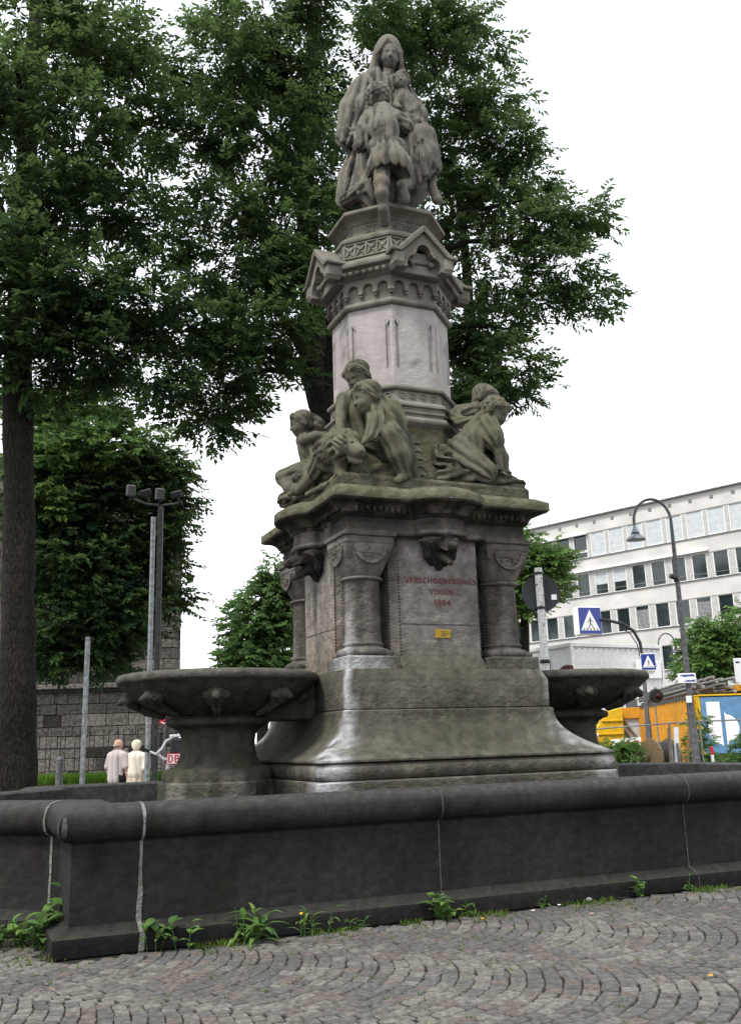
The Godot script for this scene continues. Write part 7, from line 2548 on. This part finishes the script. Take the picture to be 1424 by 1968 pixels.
func build_bicycle():
	var b := thing("bicycle", "silver bicycle with black box and red framed plate behind the left bowl foot", "bicycle", Vector3(-3.58, 0.1, -18.0), -0.35)
	var m: Mb
	for e in [[-0.45, 0.0], [0.62, 0.0]]:
		var w := Node3D.new()
		w.name = "wheel"
		b.add_child(w, true)
		w.position = Vector3(e[0], 0.34, 0)
		m = Mb.new()
		var ring := []
		for k in 29:
			ring.append(Vector3(cos(TAU * k / 28.0) * 0.33, sin(TAU * k / 28.0) * 0.33, 0))
		m.tube(ring, 0.024, 8, false)
		part("tyre", m.done(), M.sign_black, w)
		m = Mb.new()
		ring = ring.map(func(p): return p * 0.92)
		m.tube(ring, 0.012, 6, false)
		part("rim", m.done(), M.galvanised, w)
		m = Mb.new()
		for k in 14:
			m.tube([Vector3.ZERO, ring[k * 2]], 0.002, 3, false)
		m.tube([Vector3(0, 0, -0.05), Vector3(0, 0, 0.05)], 0.03, 8)
		part("spokes", m.done(), M.galvanised, w)
	m = Mb.new()
	m.tube([Vector3(-0.45, 0.34, 0), Vector3(-0.38, 0.62, 0), Vector3(-0.31, 1.02, 0), Vector3(-0.29, 1.2, 0)], [0.02, 0.035, 0.035, 0.025], 8)
	m.tube([Vector3(-0.33, 0.86, 0), Vector3(-0.1, 0.6, 0), Vector3(0.17, 0.36, 0)], 0.045, 8)
	m.tube([Vector3(0.17, 0.36, 0), Vector3(0.1, 0.9, 0), Vector3(0.0, 1.28, 0)], 0.025, 8)
	m.tube([Vector3(0.17, 0.36, 0), Vector3(0.62, 0.34, 0)], 0.02, 8)
	m.tube([Vector3(0.12, 0.8, 0), Vector3(0.62, 0.34, 0)], 0.016, 8)
	part("frame", m.done(), M.white_paint, b)
	m = Mb.new()
	m.tube([Vector3(-0.62, 1.36, 0.2), Vector3(-0.47, 1.29, 0.15), Vector3(-0.39, 1.38, 0.08), Vector3(-0.35, 1.52, 0), Vector3(-0.22, 1.6, -0.1), Vector3(-0.05, 1.64, -0.16)], [0.02, 0.026, 0.028, 0.028, 0.022, 0.018], 8)
	m.tube([Vector3(-0.46, 1.3, 0.12), Vector3(-0.36, 1.2, 0.05), Vector3(-0.24, 1.19, 0)], 0.026, 8)
	part("handlebar", m.done(), M.white_paint, b)
	m = Mb.new()
	m.tube([Vector3(-0.68, 1.39, 0.22), Vector3(-0.58, 1.34, 0.19)], 0.03, 8)
	m.ball(Vector3(-0.24, 1.47, 0.0), Vector3(0.03, 0.03, 0.03))
	part("grip", m.done(), M.sign_black, b)
	m = Mb.new()
	m.box(Vector3(0.02, 1.42, 0), Vector3(0.42, 0.3, 0.3), 0.04)
	part("black_box", m.done(), M.dark_paint, b)
	m = Mb.new()
	m.box(Vector3(-0.1, 1.61, 0.0), Vector3(0.26, 0.05, 0.2), 0.022)
	part("saddle", m.done(), M.sign_white, b)
	m = Mb.new()
	m.box(Vector3(-0.07, 1.2, 0.17), Vector3(0.29, 0.2, 0.02), 0.006)
	part("plate_border", m.done(), M.sign_red, b)
	m = Mb.new()
	m.box(Vector3(-0.07, 1.2, 0.182), Vector3(0.25, 0.165, 0.008), 0.0)
	part("plate", m.done(), M.sign_white, b)
	var tm := TextMesh.new()
	var f := SystemFont.new()
	f.font_names = PackedStringArray(["Droid Sans"])
	f.font_weight = 700
	tm.font = f
	tm.text = "DB"
	tm.font_size = 48
	tm.pixel_size = 0.19 / 48.0
	tm.depth = 0.004
	part("plate_lettering", tm, M.sign_red, b, Vector3(-0.07, 1.2, 0.189))


# ---------------------------------------------------------------- people
func dyed(c: Array) -> StandardMaterial3D:
	var m: StandardMaterial3D = M.cloth.duplicate()
	m.resource_name = "dyed_cloth"
	m.albedo_color = lin(c[0], c[1], c[2])
	return m


func build_people():
	# both stand with their backs to the camera, z towards it
	var man := thing("person", "bald man in a pale striped short sleeved shirt and black trousers, seen from behind", "person", Vector3(-5.83, 0, -22), -0.45)
	var b := Carve.new()
	b.limb(Vector3(0, 0.95, 0), Vector3(0, 1.38, 0), 0.15, 0.17, 0.05)
	b.limb(Vector3(0, 1.42, 0), Vector3(0, 1.56, -0.02), 0.06, 0.055, 0.03)
	for s in [-1.0, 1.0]:
		b.chain([Vector3(s * 0.2, 1.4, 0), Vector3(s * 0.27, 1.14, 0.02), Vector3(s * 0.27, 0.9, -0.05)], [0.055, 0.045, 0.032], 0.04)
		b.hand(Vector3(s * 0.27, 0.84, -0.06), Basis(Vector3.RIGHT, PI / 2) * Basis(Vector3.BACK, PI / 2), 0.085, 0.5, s)
		b.chain([Vector3(s * 0.1, 0.95, 0), Vector3(s * 0.1, 0.5, 0), Vector3(s * 0.1, 0.08, 0.03)], [0.09, 0.06, 0.04], 0.04)
		b.limb(Vector3(s * 0.1, 0.05, 0.03), Vector3(s * 0.11, 0.04, -0.16), 0.045, 0.04, 0.03)
	var h := Carve.new()
	h.head(Vector3(0, 1.65, -0.03), look(180 - 20, 4), 0.235, "none", false)
	carved("body", [[b, 0.02], [h, 0.01]], "", M.skin, man)
	var s := Carve.new()
	s.limb(Vector3(0, 0.9, 0), Vector3(0, 1.36, 0), 0.205, 0.19, 0.05, [0.008, 9, 0.5])
	s.limb(Vector3(-0.17, 1.4, 0), Vector3(0.17, 1.4, 0), 0.085, 0.085, 0.06)
	for x in [-1.0, 1.0]:
		s.limb(Vector3(x * 0.2, 1.4, 0), Vector3(x * 0.27, 1.16, 0.01), 0.085, 0.08, 0.05)
	carved("shirt", [[s, 0.018]], "", dyed([0.42, 0.37, 0.36]), man)
	var tr := Carve.new()
	tr.limb(Vector3(-0.06, 0.92, 0), Vector3(0.06, 0.92, 0), 0.16, 0.16, 0.05)
	for x in [-1.0, 1.0]:
		tr.chain([Vector3(x * 0.1, 0.9, 0), Vector3(x * 0.11, 0.5, 0), Vector3(x * 0.11, 0.08, 0.02)], [0.12, 0.09, 0.08], 0.04)
	carved("trousers", [[tr, 0.02]], "", dyed([0.02, 0.02, 0.022]), man)
	var hr := Carve.new()
	hr.blob(Vector3(0, 1.63, 0.045), Vector3(0.088, 0.05, 0.07), 0.02)
	carved("fringe_of_hair", [[hr, 0.01]], "", dyed([0.3, 0.24, 0.2]), man)
	man.scale = Vector3.ONE * 0.97
	var wo := thing("person", "white haired woman in a cream jumper and skirt walking beside the bald man", "person", Vector3(-5.41, 0, -22), -0.2)
	b = Carve.new()
	b.limb(Vector3(0, 0.9, 0), Vector3(0, 1.28, 0), 0.15, 0.15, 0.05)
	b.limb(Vector3(0, 1.34, 0), Vector3(0, 1.48, -0.02), 0.055, 0.05, 0.03)
	for x in [-1.0, 1.0]:
		b.chain([Vector3(x * 0.18, 1.32, 0), Vector3(x * 0.25, 1.08, 0.05), Vector3(x * 0.24, 0.98, -0.12)], [0.05, 0.042, 0.03], 0.04)
		b.hand(Vector3(x * 0.235, 0.97, -0.17), Basis(Vector3.UP, PI), 0.075, 0.6, x)
		b.chain([Vector3(x * 0.09, 0.85, 0), Vector3(x * 0.09, 0.45, 0), Vector3(x * 0.09, 0.08, 0.03)], [0.085, 0.055, 0.038], 0.04)
		b.limb(Vector3(x * 0.09, 0.05, 0.03), Vector3(x * 0.1, 0.04, -0.14), 0.042, 0.036, 0.03)
	h = Carve.new()
	h.head(Vector3(0, 1.56, -0.03), look(180 + 12, 8), 0.22, "none", false)
	carved("body", [[b, 0.02], [h, 0.01]], "", M.skin, wo)
	s = Carve.new()
	s.limb(Vector3(0, 0.98, 0.01), Vector3(0, 1.28, 0), 0.2, 0.185, 0.05, [0.008, 8, 0.8])
	s.limb(Vector3(-0.15, 1.32, 0), Vector3(0.15, 1.32, 0), 0.08, 0.08, 0.06)
	for x in [-1.0, 1.0]:
		s.chain([Vector3(x * 0.19, 1.32, 0), Vector3(x * 0.255, 1.08, 0.05), Vector3(x * 0.25, 1.03, -0.03)], [0.08, 0.068, 0.06], 0.05)
	carved("jumper", [[s, 0.018]], "", dyed([0.62, 0.57, 0.48]), wo)
	tr = Carve.new()
	tr.limb(Vector3(0, 0.9, 0), Vector3(0, 0.45, 0.01), 0.18, 0.22, 0.04, [0.012, 10, 0.2])
	carved("skirt", [[tr, 0.02]], "", dyed([0.5, 0.42, 0.34]), wo)
	hr = Carve.new()
	hr.blob(Vector3(0, 1.6, 0.0), Vector3(0.098, 0.095, 0.105), 0.03, Basis(), [0.01, 11, 2.0])
	hr.blob(Vector3(0, 1.54, 0.04), Vector3(0.08, 0.075, 0.06), 0.03)
	carved("hair", [[hr, 0.011]], "", dyed([0.68, 0.62, 0.5]), wo)


# ---------------------------------------------------------------- weeds and litter
func leaf_shape(l: float, w: float, droop: float, tip := 0.0) -> ArrayMesh:
	var m := Mb.new()
	var n := 6
	var prev := []
	for i in n + 1:
		var t := float(i) / n
		var half := w * sin(PI * pow(t, 0.75)) * (1.0 - tip * t) + 0.0005
		var y := 0.25 * l * sin(t * 1.6) - droop * l * t * t
		var z := l * t
		var row := [Vector3(-half, y + half * 0.35, z), Vector3(0, y, z), Vector3(half, y + half * 0.35, z)]
		if prev:
			m.quad(prev[0], prev[1], row[1], row[0])
			m.quad(prev[1], prev[2], row[2], row[1])
		prev = row
	return m.done()


func build_small():
	var wide := leaf_shape(0.13, 0.035, 0.25)
	var slim := leaf_shape(0.16, 0.017, 0.5, 0.4)
	var spots := [[-2.91, -8.25, 1.03, 27, 0, "low leafy weed clump at the far left foot of the basin wall"], [-3.1, -8.1, 1.03, 27, 0, "sprawling weed clump cut by the left edge of the view"], [-2.74, -8.12, 1.15, 34, 0, "dense round leaved weed between the corner and the left edge"], [-2.6, -8.3, 1.44, 30, 0, "tall pointed weed clump in the inner corner left of the basin corner"], [-1.82, -7.98, 0.92, 15, 0, "broad leaved nettle sprout under the bright white mortar joint"], [-1.58, -7.98, 0.80, 13, 0, "small nettle sprout right of the bright white mortar joint"], [-1.12, -8.14, 1.32, 37, 1, "spreading dock weed rosette at the middle of the left front wall"], [-0.7, -8.34, 0.75, 11, 1, "thin upright weed stalk with tiny yellow flower"], [-0.55, -8.38, 0.80, 15, 1, "narrow leaved weed shoot beside the yellow flower stalk"], [-0.22, -8.5, 0.69, 13, 1, "tiny weed tuft between the two mortar joints"], [0.53, -8.78, 1.05, 26, 0, "tall bushy weed growing up the wall under the middle joint"], [0.78, -8.88, 0.63, 17, 1, "flat weed fringe right of the tall middle weed"], [1.4, -9.16, 0.46, 10, 1, "single small weed sprig right of the middle joint"], [2.45, -9.66, 0.69, 20, 0, "low weed patch at the right part of the basin wall"], [2.95, -9.9, 0.57, 17, 1, "dry grassy weed tuft at the far right of the wall foot"]]
	for s in spots:
		var w := thing("weed", s[5], "weed", Vector3(s[0], 0, s[1]) + Vector3(sin(YAW), 0, cos(YAW)) * (0.12 if s[0] > -2.0 and s[0] < -0.5 else 0.04), 0.0, "weeds along the basin wall")
		var stems := maxi(2, s[3] / 5)
		var m := Mb.new()
		var heads := []
		for k in stems:
			var a := rng.randf() * TAU
			var h: float = rng.randf_range(0.08, 0.26) * s[2]
			var p: Vector3 = Vector3(cos(a) * 0.07, 0, sin(a) * 0.04) * s[2]
			var q: Vector3 = p + Vector3(cos(a) * 0.05, h, sin(a) * 0.05 + 0.03)
			m.tube([p - Vector3(0, 0.03, 0), p.lerp(q, 0.5) + Vector3(0, 0.02, 0), q], [0.005, 0.004, 0.003], 4, false)
			heads.append([p, q])
		part("stem", m.done(), M.leaf_light_2, w)
		for k in s[3]:
			var e: Array = heads[k % stems]
			var t := rng.randf()
			var o := part("leaf", wide if s[4] == 0 else slim, M["leaf_light_%d" % (k % 4)], w, (e[0] as Vector3).lerp(e[1], t))
			o.basis = Basis(Vector3.UP, rng.randf() * TAU) * Basis(Vector3.RIGHT, rng.randf_range(-0.7, 0.15))
			o.scale = Vector3.ONE * s[2] * rng.randf_range(0.7, 1.25)
		if s[5].contains("yellow flower") and s[5].begins_with("thin"):
			m = Mb.new()
			m.ball(Vector3(0, 0.175, 0.05), Vector3(0.016, 0.01, 0.016), 8, 4)
			part("flower", m.done(), M.yellow_steel, w)
			m = Mb.new()
			m.tube([Vector3(0, 0, 0.02), Vector3(0.005, 0.1, 0.05), Vector3(0, 0.17, 0.05)], 0.003, 4)
			part("flower_stalk", m.done(), M.leaf_light_2, w)
	# moss, crumbs and grass shoots along the foot of the wall and in the joints
	var blade := Mb.new()
	for k in 4:
		var a := TAU * k / 4.0 + 0.3
		var d := Vector3(cos(a), 0, sin(a))
		var s := Vector3(-d.z, 0, d.x) * 0.0035
		blade.tri(d * 0.004 - s, d * 0.004 + s, d * 0.03 + Vector3(0, 0.035, 0))
	var list := []
	for k in 1500:
		var u := rng.randf()
		var lx := -4.6 + 8.6 * u
		var lz := 2.72 + absf(rng.randfn()) * 0.16
		if lx < -4.05:
			lz = 1.6 + rng.randf() * 1.2
		elif nz.get_noise_2d(lx * 1.3, 7.0) < 0.05:
			continue
		list.append(to_world(Vector3(lx, 0.0, lz)))
	for k in 900:
		var p := to_world(Vector3(rng.randf_range(-4.5, 4.5), -0.004, rng.randf_range(2.9, 7.5)))
		if nz.get_noise_2d(p.x * 0.8, p.z * 0.8) > 0.02:
			list.append(p)
	var mm := MultiMesh.new()
	mm.transform_format = MultiMesh.TRANSFORM_3D
	mm.use_colors = true
	mm.mesh = blade.done()
	mm.instance_count = list.size()
	for i in list.size():
		mm.set_instance_transform(i, Transform3D(Basis(Vector3.UP, rng.randf() * TAU).scaled(Vector3.ONE * rng.randf_range(0.5, 1.3)), list[i]))
		mm.set_instance_color(i, Color(0.9, 0.85, 0.6).lerp(Color(2.4, 1.5, 1.2), rng.randf() * rng.randf()))
	var o := MultiMeshInstance3D.new()
	o.name = "moss"
	o.multimesh = mm
	o.material_override = M.leaf_light_0
	tag(o, "moss and fine grass shoots in the joints along the wall foot", "moss")
	o.set_meta("kind", "stuff")
	add_child(o)
	for e in [[0.84, -8.62, "brass", "small yellow fallen fruit beside the tall middle weed", "fruit", 0.016], [1.32, -8.98, "sign_white", "torn white and orange paper scrap on the setts", "paper scrap", 0.018], [1.6, -9.24, "sign_white", "tiny white cigarette end near the wall right of the paper scrap", "cigarette end", 0.012], [1.9, -9.36, "zinc", "grey pebble lying against the basin wall plinth", "pebble", 0.026], [1.79, -8.76, "skin", "pink scrap lying alone on the setts", "scrap", 0.02], [2.26, -9.5, "sign_black", "dark twig on the setts before the right wall", "twig", 0.02], [2.04, -6.5, "orange_steel", "curled orange dead leaf low in the right corner", "dead leaf", 0.022], [-2.14, -6.66, "timber", "brown dead leaf at the lower left of the cobbles", "dead leaf", 0.02]]:
		var m := Mb.new()
		var r: float = e[5]
		match e[4]:
			"twig":
				m.tube([Vector3(-0.06, 0.012, 0), Vector3(0, 0.016, 0.01), Vector3(0.06, 0.012, -0.005)], [0.006, 0.007, 0.004], 5)
			"paper scrap", "scrap", "dead leaf":
				r *= 0.7
				m.quad(Vector3(-r, 0.01, r * 0.7), Vector3(0, 0.016, r), Vector3(0, 0.012, -r), Vector3(-r * 0.8, 0.02, -r * 0.6))
				m.quad(Vector3(0, 0.016, r), Vector3(r * 1.1, 0.009, r * 0.5), Vector3(r, 0.022, -r * 0.8), Vector3(0, 0.012, -r))
			"cigarette end":
				m.tube([Vector3(-0.014, 0.012, 0), Vector3(0.014, 0.012, 0.004)], 0.005, 7)
			_:
				m.ball(Vector3(0, r + 0.004, 0), Vector3(r * 1.2, r * 0.75, r * 0.9), 10, 7)
		tag(part(numbered(e[4].replace(" ", "_")), m.done(), M[e[2]], self, Vector3(e[0], 0, e[1])), e[3], e[4])
	# something small and brown left lying on the far rim of the right bowl
	var bag := Carve.new()
	bag.blob(Vector3(-0.02, 0.03, 0), Vector3(0.06, 0.03, 0.04), 0.02, Basis(Vector3.BACK, 0.4), [0.01, 6, 2.0])
	bag.blob(Vector3(0.05, 0.035, 0), Vector3(0.03, 0.035, 0.03), 0.02, Basis(), [0.008, 5, 2.0])
	var mb := Mb.new()
	bag.mesh(0.008, mb)
	tag(part("crumpled_bag", mb.done(), mat("bag_brown", lin(0.17, 0.07, 0.055), 0.8, T.mottle, 8.0), self, Vector3(2.372, 2.283, -11.950)), "crumpled reddish brown bag lying on the rim of the right bowl", "bag")
